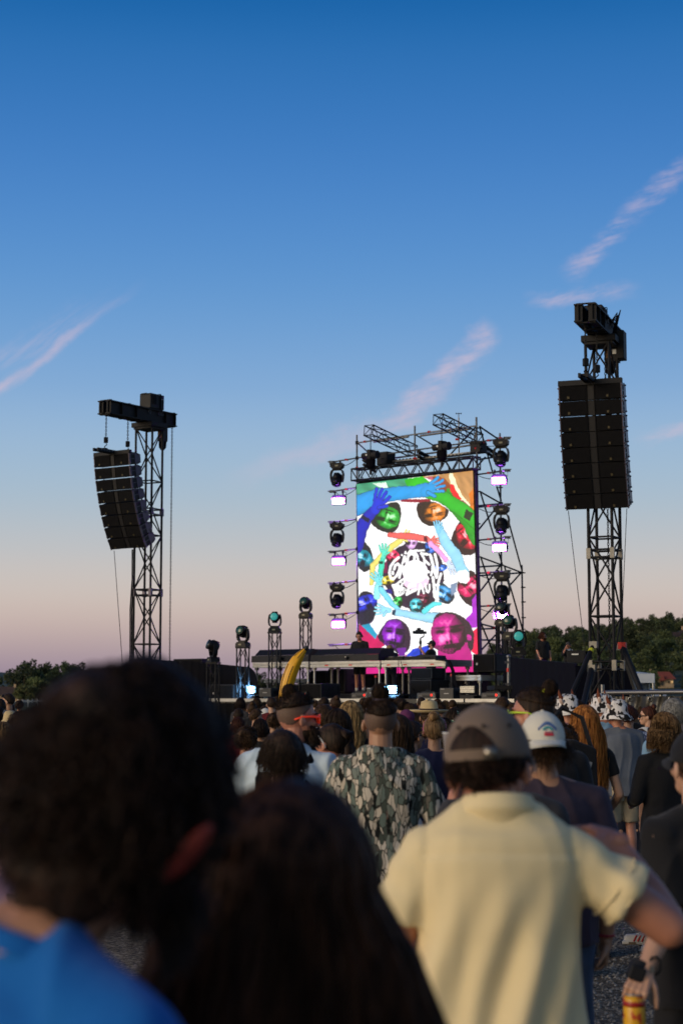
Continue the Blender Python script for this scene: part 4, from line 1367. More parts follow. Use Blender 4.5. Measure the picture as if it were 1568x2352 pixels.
def cabinet(label, px0, px1, py0, py1, v, depth, side=None, group='black speaker cabinets', grille=True, badge=False, name='speaker_cabinet', cat='speaker', slots=True):
    t, w_, h_ = sthing(name, label, cat, px0, px1, py0, py1, v, group)
    part('case', MB().box((0, depth / 2 + .02, h_ / 2), (w_, depth, h_)), side or K_PAINT, t, bevel=.02)
    if grille:
        part('grille', MB().box((0, 0.012, h_ / 2), (w_ - .06, .03, h_ - .06)), K_GRILLE, t, bevel=.008)
    if slots:
        for z in (.3, .66):
            part('handle_recess', MB().box((w_ / 2 + .001, depth * .55, h_ * z), (.02, .16, .10)).box((w_ / 2 + .006, depth * .55, h_ * z + .02), (.03, .12, .02)), K_STEEL, t)
    for y_ in (.1, depth - .08):
        part('side_rail', MB().box((w_ / 2 + .004, y_, h_ / 2), (.012, .03, h_ - .08)), K_STEEL, t)
    if badge:
        part('badge', MB().box((-w_ * .28, -.006, h_ * .45), (.05, .012, .06)).box((-w_ * .26, -.008, h_ * .47), (.02, .014, .02)), GALV, t)
    for x_ in (-w_ / 2 + .08, w_ / 2 - .08):
        part('foot', MB().box((x_, depth / 2, -.015), (.06, depth * .8, .03)), K_STEEL, t)
    return t
BLUEISH = mat('blue_lit_case', S(24, 58, 110), .5, 0, .25)  # blue light on a subwoofer side put into the colour; not assigned
cabinet('black subwoofer with blue-lit side at the left end of the stage', 478, 535, 1572, 1610, -5.2, .75, group='subwoofers on the stage floor', badge=True)
cabinet('double black subwoofer standing right of the yellow banana', 690, 736, 1570, 1606, -5.3, .8, group='subwoofers on the stage floor', badge=False)
cabinet('black subwoofer just left of the banana subwoofer pair, half hidden', 640, 686, 1572, 1606, -5.0, .7, group='subwoofers on the stage floor')
cabinet('large black speaker under the right table, lower of two', 940, 988, 1561, 1603, -4.3, .8, group='stacked speakers under the tables')
cabinet('black slanted speaker under the right table, upper of two', 942, 990, 1534, 1560, -4.2, .6, group='stacked speakers under the tables', slots=False)
cabinet('large dark speaker under the left table behind the legs', 752, 790, 1536, 1590, -2.0, .8, group='stacked speakers under the tables')
cabinet('dark speaker beneath the middle platform, nearer the banana', 712, 748, 1540, 1590, -1.9, .8, group='stacked speakers under the tables', slots=False)
fs = cabinet('wide black fill speaker on a pole right of the screen', 1084, 1134, 1502, 1543, -3.2, 1.05, group='fill speakers', badge=True, slots=False)
zf = fs.location.z
strut('pole', (0.05, .5, -.01), (0.05, .5, DECK - zf), .03, K_STEEL, fs, 8, False)
part('pole_base', MB().lathe([(.3, 0), (.3, .02), (.05, .04), (.05, .08)], 14, (.05, .5, DECK - zf)), K_STEEL, fs)
GREYBOX = mat('charcoal_case', (.022, .022, .025), .55, 0, .2)
for px0, px1, py0, py1, lab in ((595, 622, 1580, 1601, 'charcoal effect box with tiny print left of the banana'), (841, 866, 1579, 1603, 'charcoal effect box before the standing DJ'), (1009, 1040, 1580, 1605, 'charcoal effect box with tiny print under the low platform')):
    t, w_, h_ = sthing('effect_box', lab, 'box', px0, px1, py0, py1, -5.4, 'charcoal effect boxes along the stage edge')
    part('case', MB().box((0, .2, h_ / 2), (w_, .4, h_)), GREYBOX, t, bevel=.012)
    part('name_print', MB().box((0, -.004, h_ * .48), (w_ * .34, .006, .022)).box((-w_ * .28, -.004, h_ * .9), (w_ * .3, .006, .016)), mat('dim_print', (.3, .3, .32), .6), t)
    part('handle', MB().tube([(-.07, .2, h_ - .005), (-.06, .2, h_ + .035), (.06, .2, h_ + .035), (.07, .2, h_ - .005)], .01, 6), K_STEEL, t)
    part('side_vent', MB().box((w_ / 2, .2, h_ * .5), (.012, .2, h_ * .4)), K_STEEL, t)
REDLED = mat('red_led', S(255, 40, 30), .3, emit=S(255, 30, 20), estr=2.5)
for px0, px1, lab in ((686, 704, 'hazer unit with vent grille close by the banana'), (806, 845, 'hazer unit with red lamp left of the blue strobe'), (957, 1000, 'hazer unit with red lamp below the right table'), (1104, 1149, 'hazer unit with red lamp at the right end of the stage edge')):
    py0, py1 = 1588, 1605
    t, w_, h_ = sthing('hazer', lab, 'smoke machine', px0, px1, py0, py1, -5.4, 'hazer units along the stage edge')
    part('case', MB().box((0, .22, h_ * .42), (w_, .44, h_ * .8)), GREYBOX, t, bevel=.012)
    part('lid', MB().box((w_ * .05, .22, h_ * .91), (w_ * .7, .36, h_ * .15)), K_PAINT, t)
    part('carry_handle', MB().tube([(-w_ * .3, .2, h_ * .95), (-w_ * .25, .2, h_ * 1.15), (-w_ * .05, .2, h_ * 1.15), (0, .2, h_ * .95)], .012, 6), K_STEEL, t)
    part('vent_slot', MB().box((0, -.002, h_ * .35), (w_ * .35, .012, .03)), K_STEEL, t)
    for x_ in (-.36, -.27):
        part('socket', MB().box((w_ * x_, -.003, h_ * .45), (.035, .012, .05)), GALV_D, t)
    part('power_lamp', MB().box((w_ * .28, -.004, h_ * .5), (.035, .014, .05)), REDLED, t)
    part('display', MB().box((w_ * .4, -.004, h_ * .5), (.05, .012, .12)), GALV_D, t)
BLUE_E = mat('blue_strobe_face', S(160, 220, 255), .3, emit=S(120, 205, 255), estr=7)
SILVER_F = mat('strobe_reflector', (.45, .45, .43), .35, .6, .2)
for px0, px1, py0, py1, lit, lab in ((566, 588, 1574, 1594, True, 'lit blue strobe panel beside the left subwoofer'), (880, 911, 1574, 1594, True, 'lit blue strobe panel behind the top-knot of the camouflage hoodie'), (1054, 1090, 1574, 1593, False, 'unlit silver strobe panel under the low platform')):
    t, w_, h_ = sthing('floor_strobe', lab, 'stage light', px0, px1, py0, py1, -5.35, 'floor strobes along the stage edge')
    part('housing', MB().box((0, .1, h_ / 2), (w_, .16, h_)), K_PAINT, t, bevel=.012)
    for k in range(4):
        part('reflector_strip', MB().box((0, .012, h_ * (.2 + .2 * k)), (w_ - .05, .025, h_ * .15)), SILVER_F, t)
    if lit:
        for z in (.32, .70):
            part('lamp_cell', MB().box((w_ * (.20 if px0 < 600 else -.30), -.008, h_ * z), (w_ * .42, .02, h_ * .26)), BLUE_E, t)
        l_ = bpy.data.lights.new('strobe_light', 'AREA'); l_.energy = 55; l_.color = (.25, .6, 1.0); l_.size = .25
        lo = bpy.data.objects.new('strobe_light', l_); link(lo, t); lo.location = (0, -.12, h_ / 2); lo.rotation_euler = (R(90), 0, R(55) if px0 < 600 else 0)
    part('yoke', MB().box((-w_ / 2 - .02, .1, h_ * .3), (.025, .05, h_ * .75)).box((w_ / 2 + .02, .1, h_ * .3), (.025, .05, h_ * .75)).box((0, .1, -.04), (w_ + .06, .12, .02)), K_STEEL, t)
    part('base', MB().box((0, .15, -.11), (w_ * .9, .34, .12)), K_PAINT, t, bevel=.01)
# mic stands / red capped posts on the floor
for px, py0, py1, v, lab in ((671, 1557, 1575, -3.0, 'stubby black post with red cap behind the banana'), (1037, 1553, 1580, -3.9, 'stubby black post with red cap by the low platform'), (863, 1556, 1580, -3.4, 'slim red tipped post between the middle table legs')):
    q = SP(px, py1, v); z1 = zpy(px, py0, v)
    t = thing('capped_post', lab, 'post', (q.x, q.y, DECK), 0, 'red capped posts')
    strut('stem', (q.x, q.y, DECK), (q.x, q.y, z1), .035, K_STEEL, t)
    part('cap', MB().lathe([(.04, 0), (.04, .05), (.0, .07)], 10, (0, 0, z1 - DECK)), RED_TAPE, t)
# cables
for pts, lab in (([(1000, 1515, -3.6), (1028, 1518, -3.8), (1037, 1540, -3.9), (1040, 1565, -4.0), (1052, 1590, -4.2)], 'thick black cable bundle falling off the right table end'),
                 ([(915, 1516, -3.7), (914, 1550, -3.9), (920, 1585, -4.3), (932, 1600, -4.6)], 'thin cable drooping from the middle of the right table'), ([(919, 1516, -3.7), (930, 1555, -3.9), (945, 1580, -4.3), (958, 1596, -4.6)], 'thin cable slanting right below the mixer')):
    w3 = [SP(*p) for p in pts]
    t = thing('cable', lab, 'cable', w3[-1], 0, 'cables hanging off the tables')
    k_ = 3 if 'thick' in lab else 1
    for j in range(k_):
        part('strand', MB().tube([p + UX * .035 * j - t.location for p in w3], .022 if k_ == 3 else .009, 6), K_CLOTH, t, True)
# ---- scaffold round the screen
sf = thing('scaffold', 'steel tube scaffold tower carrying the LED screen and its trusses', 'scaffold', W(0, .5, DECK))
FWD = {'s': sf}
def sbar(nm, a, b, r_=.024, m_=GALV_D):
    return strut(nm, SP(*a), SP(*b), r_, m_, sf, 8)
def zt(x, y, v):     # tall detail crop -> pixels
    return (1062.2 + .2392 * x, 976 + .2392 * y, v)
sbar('standard', (819.2, 999, .35), (821.5, 1560, .35), .026)
sbar('standard', (952, 978, .35), (952.5, 1064, .35), .026)
sbar('standard', zt(130, -75, .35), zt(164, 2280, .35), .030)
sbar('standard', zt(355, 80, 1.8), zt(380, 2200, 1.8), .028)
sbar('standard', zt(566, 1345, 3.2), zt(584, 2350, 3.2), .028)
sbar('ledger', (819, 1017.5, .35), (952, 997.7, .35), .024, GALV)
sbar('ledger', (952, 997.7, .35), (1093.5, 978, .35), .024, GALV)
sbar('ledger', (819, 1052, .35), (952, 1034, .35))
sbar('ledger', (952, 1034, .35), (1093.5, 1014, .35))
sbar('ledger', (858, 1015, .9), (938, 1003, .9), .034, GALV)
sbar('ledger', (965, 1001, .9), (1080, 985, .9), .034, GALV)
sbar('ledger', (905, 1052, .9), (1010, 1038, .9), .03, GALV)
sbar('ledger', (1010, 1033, .9), (1110, 1018, .9), .03, GALV)
sbar('diagonal', (822, 1018, .35), (846, 1040, .9), .022, GALV)
sbar('diagonal', (953, 998, .35), (998, 1025, 1.5), .022, K_STEEL)
sbar('diagonal', (1092, 980, .35), (1030, 1048, .9), .024, K_STEEL)
sbar('diagonal', (1094, 980, .35), (1088, 1016, .35), .02)
for a, b in (((160, 15, .35), (345, 140, 1.8)), ((165, 30, .35), (290, 470, 1.4)), ((325, 590, 1.6), (368, 730, 1.8)), ((165, 640, .35), (350, 745, 1.8)), ((170, 650, .35), (310, 1110, 1.5)),
             ((345, 1230, 1.7), (378, 1340, 1.8)), ((440, 930, 2.1), (570, 1410, 3.2)), ((170, 1270, .35), (375, 1345, 1.8)), ((375, 1345, 1.8), (570, 1420, 3.2)), ((175, 1280, .35), (310, 1690, 1.5)),
             ((400, 1360, 1.9), (580, 1990, 3.2)), ((120, 1045, .35), (310, 810, 1.8)), ((165, 1600, .35), (360, 1350, 1.8)), ((460, 1530, 2.4), (550, 1430, 3.1)), ((170, 1880, .35), (310, 1730, 1.6)),
             ((180, 1920, .35), (290, 2180, 1.5)), ((170, 2170, .35), (310, 2020, 1.5)), ((470, 2085, 2.4), (560, 2005, 3.1)), ((100, 440, .35), (215, 310, 1.2))):
    sbar('diagonal', zt(*a), zt(*b), .026, K_STEEL)
for a, b in (((110, 780, .35), (380, 755, 1.8)), ((130, 1365, .35), (370, 1350, 1.8)), ((130, 1450, .35), (560, 1420, 3.2)), ((170, 1910, .35), (310, 1945, 1.5)), ((165, 1960, .35), (310, 1955, 1.5)), ((170, 2065, .35), (310, 2065, 1.5)), ((500, 1985, 2.7), (580, 1995, 3.2)), ((130, 335, .35), (300, 310, 1.8))):
    sbar('ledger', zt(*a), zt(*b), .026, GALV_D)
# couplers and rosettes
for x, ys, v in ((148, (30, 175, 475, 640, 790, 950, 1110, 1265, 1420, 1590, 1740, 1900, 2060), .35), (366, (445, 600, 745, 900, 1050, 1345), 1.8), (573, (1420, 1560, 1700, 1850, 1990), 3.2)):
    for y in ys:
        q = SP(*zt(x + (y - 1000) * .012, y, v))
        part('coupler', MB().lathe([(.03, -.02), (.075, -.012), (.075, .012), (.03, .02)], 10, q - sf.location), K_STEEL, sf)
for py in (1017, 1052, 1120, 1193, 1261, 1334, 1407, 1479):
    q = SP(819.5 + (py - 1000) * .004, py, .35)
    part('coupler', MB().box(q - sf.location, (.1, .1, .1)), K_STEEL, sf)
for (px, py, v) in ((838, 1014.5, .35), (888, 1049, .85), (985, 992, .35), (1049, 1009, .35), (1107, 1017, .5), (819.3, 1075, .35), (952.2, 1053, .35), (1093, 1030, .35), (1148, 1007, 1.5), (1126, 1162, .7), (1122, 1316, .5), (1149, 1006.5, 1.6), (1095, 1185, .35), (1131, 1442, 1.3), (1101, 1493, .35)):
    q = SP(px, py, v) - sf.location
    part('tape_band', MB().box(q, (.10, .06, .062)), RED_TAPE, sf)
# perforated steel deck plank
a, b = SP(905, 1058, .7), SP(1118, 1040, .7)
pl = thing('scaffold_plank', 'perforated steel plank across the scaffold under the top trusses', 'plank', (a + b) / 2)
d_ = b - a
part('board', MB().box((0, 0, 0), (d_.length, .3, .05), Matrix.Rotation(-PHI, 3, 'Z')), GALV, pl)
hl2 = MB()
for k in range(26):
    q = d_.normalized() * (-d_.length / 2 + d_.length * (k + .5) / 26) - NX * .153
    hl2.box(q, (.07, .012, .03), Matrix.Rotation(-PHI, 3, 'Z'))
part('punched_holes', hl2, K_STEEL, pl)['kind'] = 'stuff'
# dark deck beams (timber-like planks running in depth)
for a, b in (((835, 1057, .3), (862, 1073, 1.2)), ((960, 1037, .3), (993, 1055, 1.4)), ((1100, 1017, .3), (1140, 1044, 1.8))):
    q0, q1 = SP(*a), SP(*b)
    t = thing('transom_beam', 'dark double transom beam at scaffold bay with left edge near pixel column'.replace(' at scaffold bay with left edge near pixel column', {835: ' by the left standard', 960: ' behind the middle standard', 1100: ' reaching to the right wing'}[a[0]]), 'beam', q0, 0, 'transom beams of the scaffold')
    dd = q1 - q0
    part('upper_chord', MB().tube([(0, 0, 0), dd], .07, 4), K_STEEL, t)
    part('lower_chord', MB().tube([(0, 0, -.14), dd + Vector((0, 0, -.14))], .06, 4), K_STEEL, t)
# ---- box trusses
def box_truss(label, a, b, wdt, n, r_=.022, group='black box trusses', rb=.012):
    a, b = Vector(a), Vector(b)
    t = thing('box_truss', label, 'truss', a, 0, group)
    d = (b - a)
    dn = d.normalized()
    sx_ = dn.cross(Vector((0, 0, 1))).normalized()
    up = sx_.cross(dn).normalized()
    cs = [a + sx_ * (wdt / 2 * i) + up * (wdt / 2 * j) for i, j in ((-1, -1), (1, -1), (1, 1), (-1, 1))]
    for c_ in cs:
        strut('chord', c_, c_ + d, r_, K_STEEL, t)
    for i in range(n):
        for k in range(4):
            p, q = cs[k] + d * (i / n), cs[(k + 1) % 4] + d * ((i + 1) / n)
            if (i + k) % 2:
                p, q = cs[(k + 1) % 4] + d * (i / n), cs[k] + d * ((i + 1) / n)
            strut('brace', p, q, rb, K_STEEL, t, 5)
    for f in (0, 1):
        for k in range(4):
            strut('end_bar', cs[k] + d * f, cs[(k + 1) % 4] + d * f, rb, K_STEEL, t, 5)
    return t
qa = SP(846, 988, -1.6); qb = SP(948, 1036, .9)
box_truss('slanting roof truss above the left half of the screen', qa, Vector((qb.x, qb.y, qb.z)), .30, 8)
qa = SP(1005, 963, -1.6); qb = SP(1098, 1010, .8)
box_truss('slanting roof truss above the right half of the screen', qa, qb, .30, 8)
box_truss('long front truss the LED screen hangs from', SP(815, 1092, -.05), SP(1094, 1063, -.05), .36, 18, .028, rb=.019)
# hoists on the trusses
for px, py, lab in ((851, 1046, 'chain hoist motor left, above the screen'), (1014, 1026, 'chain hoist motor right, above the screen')):
    q = SP(px, py, -.3)
    t = thing('truss_hoist', lab, 'hoist', q, -PHI, 'chain hoists over the screen')
    part('motor', MB().tube([(-.30, 0, 0), (-.1, 0, 0)], .105, 12).tube([(-.08, 0, 0), (.28, 0, 0)], .125, 12), K_PAINT, t, False)
    part('gear_case', MB().box((.02, 0, .02), (.14, .28, .30)), K_STEEL, t, bevel=.02)
    part('chain_bag', MB().lathe([(.06, -.42), (.15, -.34), (.16, -.14), (.12, -.12)], 12), K_CLOTH, t)
    part('chain', chain_mesh(.55).mesh('chain', M=Matrix.Translation((0, 0, .72))), K_STEEL, t)
    part('hook', MB().box((0, 0, -.52), (.06, .06, .16)), K_STEEL, t)
    part('label_print', MB().box((-.05, -.128, .01), (.1, .006, .05)), WHITE_P, t)
for px, py, sz, lab in ((886, 1054, .42, 'dark cube case hung behind the left hoist'), (1098, 1028, .36, 'dark cube case by the right standard top')):
    q = SP(px, py, .5)
    t = thing('hung_case', lab, 'case', q, -PHI, 'dark cases on the scaffold')
    part('shell', MB().box((0, 0, 0), (sz, sz, sz * .95)), K_PAINT, t, bevel=.02)
    part('lid_rim', MB().box((0, 0, sz * .3), (sz + .02, sz + .02, .02)), K_STEEL, t)
    part('handle', MB().tube([(-.06, -sz / 2, 0), (-.06, -sz / 2 - .03, 0), (.06, -sz / 2 - .03, 0), (.06, -sz / 2, 0)], .01, 6), GALV_D, t)
q = SP(1053, 985, 1.8)
t = thing('wind_gauge', 'thin mast with cup anemometer on the scaffold top', 'wind gauge', q)
strut('pole', q + Vector((0, 0, -1.4)), q + Vector((0, 0, .35)), .022, GALV, t)
strut('tip', q + Vector((0, 0, .35)), q + Vector((0, 0, .50)), .012, GALV_D, t)
strut('arm', q + Vector((-.07, 0, .48)), q + Vector((.07, 0, .48)), .008, K_STEEL, t)
for x_ in (-.07, .0, .07):
    part('cup', MB().ell((x_, 0, .48), (.024, .024, .022), nu=8, nv=6), K_STEEL, t)
# ---- moving heads and strobes
LENS_DK = mat('dark_lens', (.01, .02, .02), .08)
LENS_GN = mat('green_lens', (.012, .04, .034), .08, emit=S(40, 110, 95), estr=.10)
LENS_CY = mat('cyan_lens', (.05, .22, .22), .1, var=.5, scale=22, emit=S(70, 215, 205), estr=.28)
HEADM = mat('fixture_plastic', (.006, .006, .009), .5, 0, .2, spec=.25)
VIO = mat('violet_strobe_face', S(220, 170, 255), .3, emit=S(196, 122, 255), estr=1.6)
VIO_E = mat('violet_glow_edge', S(170, 60, 255), .3, emit=S(140, 30, 255), estr=1.3)
DISP = mat('status_display', S(90, 86, 70), .4, emit=S(180, 170, 130), estr=.12)
def head_meshes():
    base = MB().prism([(-.21, 0), (.21, 0), (.20, .10), (.14, .16), (-.14, .16), (-.20, .10)], -.15, .15, 'y').mesh('base')
    disp = MB().box((-.02, -.152, .075), (.10, .012, .045)).mesh('display')
    yk = MB()
    for s in (-1, 1):
        ring = []
        for z, x, wx, wy in ((.17, .10, .05, .13), (.23, .175, .05, .14), (.33, .205, .045, .14), (.46, .20, .045, .13), (.56, .185, .04, .11), (.60, .175, .03, .07)):
            ring.append([(s * x - wx / 2, -wy / 2, z), (s * x + wx / 2, -wy / 2, z), (s * x + wx / 2, wy / 2, z), (s * x - wx / 2, wy / 2, z)])
        yk.loft(ring)
    yk.box((0, 0, .185), (.30, .13, .05))
    yk = yk.mesh('yoke')
    # barrel along local -y, centred on the tilt axis
    hd = MB()
    prof = [(.10, .17), (.15, .15), (.165, .08), (.165, -.05), (.15, -.14), (.155, -.2), (.14, -.205)]
    rings = [[(r_ * math.cos(2 * math.pi * k / 18), y, r_ * math.sin(2 * math.pi * k / 18)) for k in range(18)] for r_, y in prof]
    hd.loft(rings)
    hd.box((0, .02, .168), (.16, .22, .03)).box((0, .02, -.168), (.16, .22, .03))
    hd = hd.mesh('head')
    ln = MB().loft([[(r_ * math.cos(2 * math.pi * k / 18), y, r_ * math.sin(2 * math.pi * k / 18)) for k in range(18)] for r_, y in ((.125, -.19), (.125, -.206), (.08, -.225), (.03, -.232))]).mesh('lens')
    cl = MB().box((-.1, 0, -.05), (.05, .06, .10)).box((.1, 0, -.05), (.05, .06, .10)).box((0, 0, -.02), (.34, .10, .03)).mesh('clamp')
    for m_e in (hd, ln):
        m_e.polygons.foreach_set('use_smooth', [True] * len(m_e.polygons))
    for m_e, m_ in ((base, HEADM), (disp, DISP), (yk, HEADM), (hd, HEADM), (cl, K_STEEL)):
        m_e.materials.append(m_)
    return base, disp, yk, hd, ln, cl
HM = head_meshes()
def moving_head(label, loc, rz, hang, tilt, lens, scale=1.0, group='moving head lights'):
    t = thing('moving_head', label, 'stage light', loc, rz, group, scale)
    flip = R(180) if hang else 0.0
    for nm, me_ in zip(('base', 'display', 'yoke'), HM[:3]):
        o_ = bpy.data.objects.new(nm, me_); link(o_, t)
        o_.rotation_euler = (0, flip, 0)
    h_ = bpy.data.objects.new('head', HM[3]); link(h_, t)
    h_.location = (0, 0, -.50 if hang else .50)
    h_.rotation_euler = (R(tilt), 0, 0)
    l_ = bpy.data.objects.new('lens', HM[4]); link(l_, h_)
    if not HM[4].materials:
        HM[4].materials.append(LENS_DK)
    l_.material_slots[0].link = 'OBJECT'; l_.material_slots[0].material = lens
    if hang:
        c_ = bpy.data.objects.new('clamp', HM[5]); link(c_, t); c_.rotation_euler = (0, flip, 0)
    return t
def strobe(label, loc, rz):
    t = thing('strobe_panel', label, 'stage light', loc, rz, 'lit violet strobe panels')
    part('housing', MB().prism([(-.21, -.36), (.21, -.36), (.215, -.10), (.17, -.06), (-.17, -.06), (-.215, -.10)], -.02, .16, 'y'), HEADM, t, bevel=.01)
    part('lamp_face', MB().box((0, -.028, -.255), (.325, .014, .125)), VIO, t)
    part('light_strip', MB().box((0, -.028, -.158), (.34, .012, .014)), VIO_E, t)
    part('glow_lip', MB().prism([(-.20, -.35), (.20, -.35), (.20, -.17), (-.20, -.17)], -.024, -.012, 'y'), VIO_E, t)  # lip made to glow, for the violet light spilling round the lamp face
    for x_, z_, h_ in ((-.13, -.03, .12), (.13, -.03, .12), (.228, -.24, .10)):
        part('bracket', MB().box((x_, .05, z_), (.03, .05, h_)), K_STEEL, t)
    part('clamp', MB().box((-.13, .05, .04), (.05, .07, .07)).box((.13, .05, .04), (.05, .07, .07)), K_STEEL, t)
    part('cable', MB().tube([(.16, .08, .05), (.25, .06, .0), (.24, .07, -.12), (.21, .08, -.1)], .010, 5), K_CLOTH, t)
    l_ = bpy.data.lights.new('strobe_light', 'AREA'); l_.energy = 260; l_.color = (.48, .16, 1.0); l_.shape = 'RECTANGLE'; l_.size = .36; l_.size_y = .15
    lo = bpy.data.objects.new('strobe_light', l_); link(lo, t); lo.location = (0, -.06, -.255); lo.rotation_euler = (R(90), 0, 0)
    return t
def lamp_arm(label, a, b, lx):
    q0, q1 = SP(*a), SP(*b)
    t = thing('lamp_arm', label, 'bar', q1, 0, 'lamp arms of the screen scaffold')
    strut('tube', q0, q1, .024, GALV_D, t)
    e = (q1 - q0).normalized()
    part('end_clamp', MB().box(q0 - t.location + e * .05, (.16, .06, .08)).box(q0 - t.location - e * .02 + Vector((0, 0, .02)), (.12, .03, .03)), GALV, t)
    part('tape_band', MB().box(q0.lerp(q1, .62) - t.location, (.12, .058, .058)), RED_TAPE, t)
    part('cable', MB().tube([q0.lerp(q1, f) - t.location + Vector((0, -.03, -.03 - .16 * math.sin(math.pi * f) * (f > .3))) for f in (.2, .35, .5, .65, .8, .95)], .011, 5), K_CLOTH, t)
ROWN = ('topmost', 'second', 'third', 'fourth', 'fifth', 'sixth', 'seventh')
rzL = R(-16)
for i, (yl, yr) in enumerate(((1062, 1052), (1129.5, 1120), (1200, 1193), (1268, 1261), (1341, 1334), (1412.5, 1407), (1482, 1479))):
    lamp_arm(f'{ROWN[i]} lamp arm left of the screen' if i < 6 else 'lowest bare lamp arm just left of the DJ', (758, yl, .05), (819, yr, .33), .3)
    if i in (0, 2, 4):
        moving_head(f'{("upper", "middle", "lower")[i // 2]} hanging moving head left of the screen', SP(774, yl + 3.5, .06), rzL, True, (55, 62, 50)[i // 2], LENS_DK, .98)
    elif i in (1, 3, 5):
        strobe(f'{("upper", "middle", "lower")[i // 2]} lit violet strobe left of the screen', SP(777, yl + 3, .06), rzL)
for i, (yr, yl) in enumerate(((1006, 1015), (1080, 1090), (1159, 1165), (1234, 1241), (1312, 1317), (1389, 1393))):
    lamp_arm(f'{ROWN[i]} lamp arm right of the screen', (1167.5, yr, .05), (1095.7, yl, .33), .3)
    if i % 2 == 0:
        moving_head(f'{("upper", "middle", "lower")[i // 2]} hanging moving head right of the screen', SP(1149.5 + i * .6, yr + 6, .04), rzL, True, (50, 60, 66)[i // 2], LENS_DK, 1.05)
    else:
        strobe(f'{("upper", "lower", "lowest, mostly hidden")[i // 2]} lit violet strobe right of the screen', SP((1144.7, 1146, 1149)[i // 2], yr + 4, .04), rzL)
# upright heads on truss columns
def column(label_h, label_c, px, py_top, Y, lens, tilt, w_px, rzh, half=False, base_z=0.0, sc_h=1.0):
    q = P(px, py_top, Y)
    w_ = w_px * Y / FPX
    t = thing('truss_column', label_c, 'truss', (q.x, q.y, base_z), R(-20), 'truss columns carrying moving heads')
    lattice(t, w_ * .74, 0.02, q.z - base_z - .04, max(4, int((q.z - base_z) / .42)), .022, .012, K_STEEL, rz=0)
    part('top_plate', MB().box((0, 0, q.z - base_z - .02), (w_ * .92, w_ * .92, .04)), K_STEEL, t)
    part('base_plate', MB().box((0, 0, .01), (w_ * 1.5, w_ * 1.5, .02)), K_STEEL, t)
    moving_head(label_h, (q.x, q.y, q.z + .003), rzh, False, tilt, lens, sc_h)
column('leftmost moving head turned sideways on its low column', 'lowest truss column at the left, by the black drape', 490, 1521, 46.5, LENS_DK, -20, 29, R(-65), sc_h=.86)
column('moving head on the second column from the left', 'second truss column from the left', 558, 1486, 48.0, LENS_GN, -12, 29, R(-34), sc_h=.86)
column('cyan-lensed moving head on the third column from the left', 'third truss column from the left', 631, 1452, 49.6, LENS_CY, -4, 28, R(-6), sc_h=.86)
column('highest moving head of the left row, right above the banana', 'tallest truss column of the left row, above the banana', 702, 1418, 51.2, LENS_GN, -18, 27, R(-26), sc_h=.86)
column('highest upright moving head of the right row, violet lit', 'rearmost truss column right of the screen', 1149, 1404, 50.8, LENS_GN, -10, 24, R(-22), sc_h=.84)
column('second upright moving head of the right row before the violet strobe', 'second truss column right of the screen', 1153, 1436, 48.8, LENS_DK, -16, 26, R(-24), sc_h=.95)
column('green-lensed moving head third in the right row', 'third truss column right of the screen', 1170, 1468, 46.6, LENS_GN, -10, 27, R(-24), sc_h=.95)
column('cyan-lit moving head lowest in the right row', 'lowest truss column right of the screen, before the hill', 1190, 1504, 44.6, LENS_CY, 0, 28, R(-4), sc_h=.95)
# ---- black drape masses left of the stage
a_, b_ = ground(352, 52.5), ground(592, 49.5)
t = thing('black_drape', 'long black drape sloping down behind the left truss columns', 'curtain', a_)
d_ = b_ - a_
dm = MB()
N_ = 120
for k in range(N_):
    f0, f1 = k / N_, (k + 1) / N_
    def pt(f, top):
        o_ = Vector((0, -.025 * math.sin(f * 90) - .02 * math.sin(f * 41), 0))
        px = 352 + 240 * f
        zt_ = P(px, interp(px, [(352, 1514), (440, 1518), (575, 1534), (586, 1545), (592, 1568)]), 51).z
        return d_ * f + o_ * (1 if not top else .4) + Vector((0, 0, zt_ if top else 0.02))
    dm.add([pt(f0, 0), pt(f1, 0), pt(f1, 1), pt(f0, 1)], [(0, 1, 2, 3)])
part('cloth', dm, K_CLOTH, t, True)
part('top_bar', MB().tube([pt(f / 10, 1) + Vector((0, .05, -.03)) for f in range(9)], .03, 6), K_STEEL, t)
cabinet('big dark speaker at the back, next to the curly head outline', 397, 462, 1513, 1560, -1.0, .5, group='rear speaker cabinets', badge=True)
# ---- right black wall with the two stagehands behind it, silver post
a_, b_ = P(1171, 1510, 42.5), P(1320, 1524, 38.5)
t = thing('black_barrier', 'tall black cloth barrier right of the stage below the two stagehands', 'barrier', (a_.x, a_.y, 0))
dm = MB()
d_ = Vector((b_.x - a_.x, b_.y - a_.y, 0))
nrm_ = Vector((-d_.y, d_.x, 0)).normalized()
for k in range(70):
    f0, f1 = k / 70, (k + 1) / 70
    def pt(f, top):
        o_ = nrm_ * (.010 * math.sin(f * 23) + .006 * math.sin(f * 57))
        return d_ * f + o_ * (.5 if top else 1.2) + Vector((0, 0, (a_.z + (b_.z - a_.z) * f) if top else .02))
    dm.add([pt(f0, 0), pt(f1, 0), pt(f1, 1), pt(f0, 1)], [(0, 1, 2, 3)])
NAVY = mat('navy_black_cloth', (.0045, .005, .011), .95, 0, .2, bump=.3, bscale=10, spec=.1)
part('cloth', dm, NAVY, t, True)
part('side_cloth', MB().box(d_ + nrm_ * .7 + Vector((.0, 0, b_.z / 2 - .02)), (.04, 1.4, b_.z - .06), Matrix.Rotation(math.atan2(d_.y, d_.x), 3, 'Z')), NAVY, t)
part('frame_bar', MB().tube([nrm_ * .05 + Vector((0, 0, a_.z - .02)), d_ + nrm_ * .05 + Vector((0, 0, b_.z - .02))], .025, 6), K_STEEL, t)
sp_a, sp_b = P(1167, 1508, 42.6), P(1164.5, 1592, 42.6)
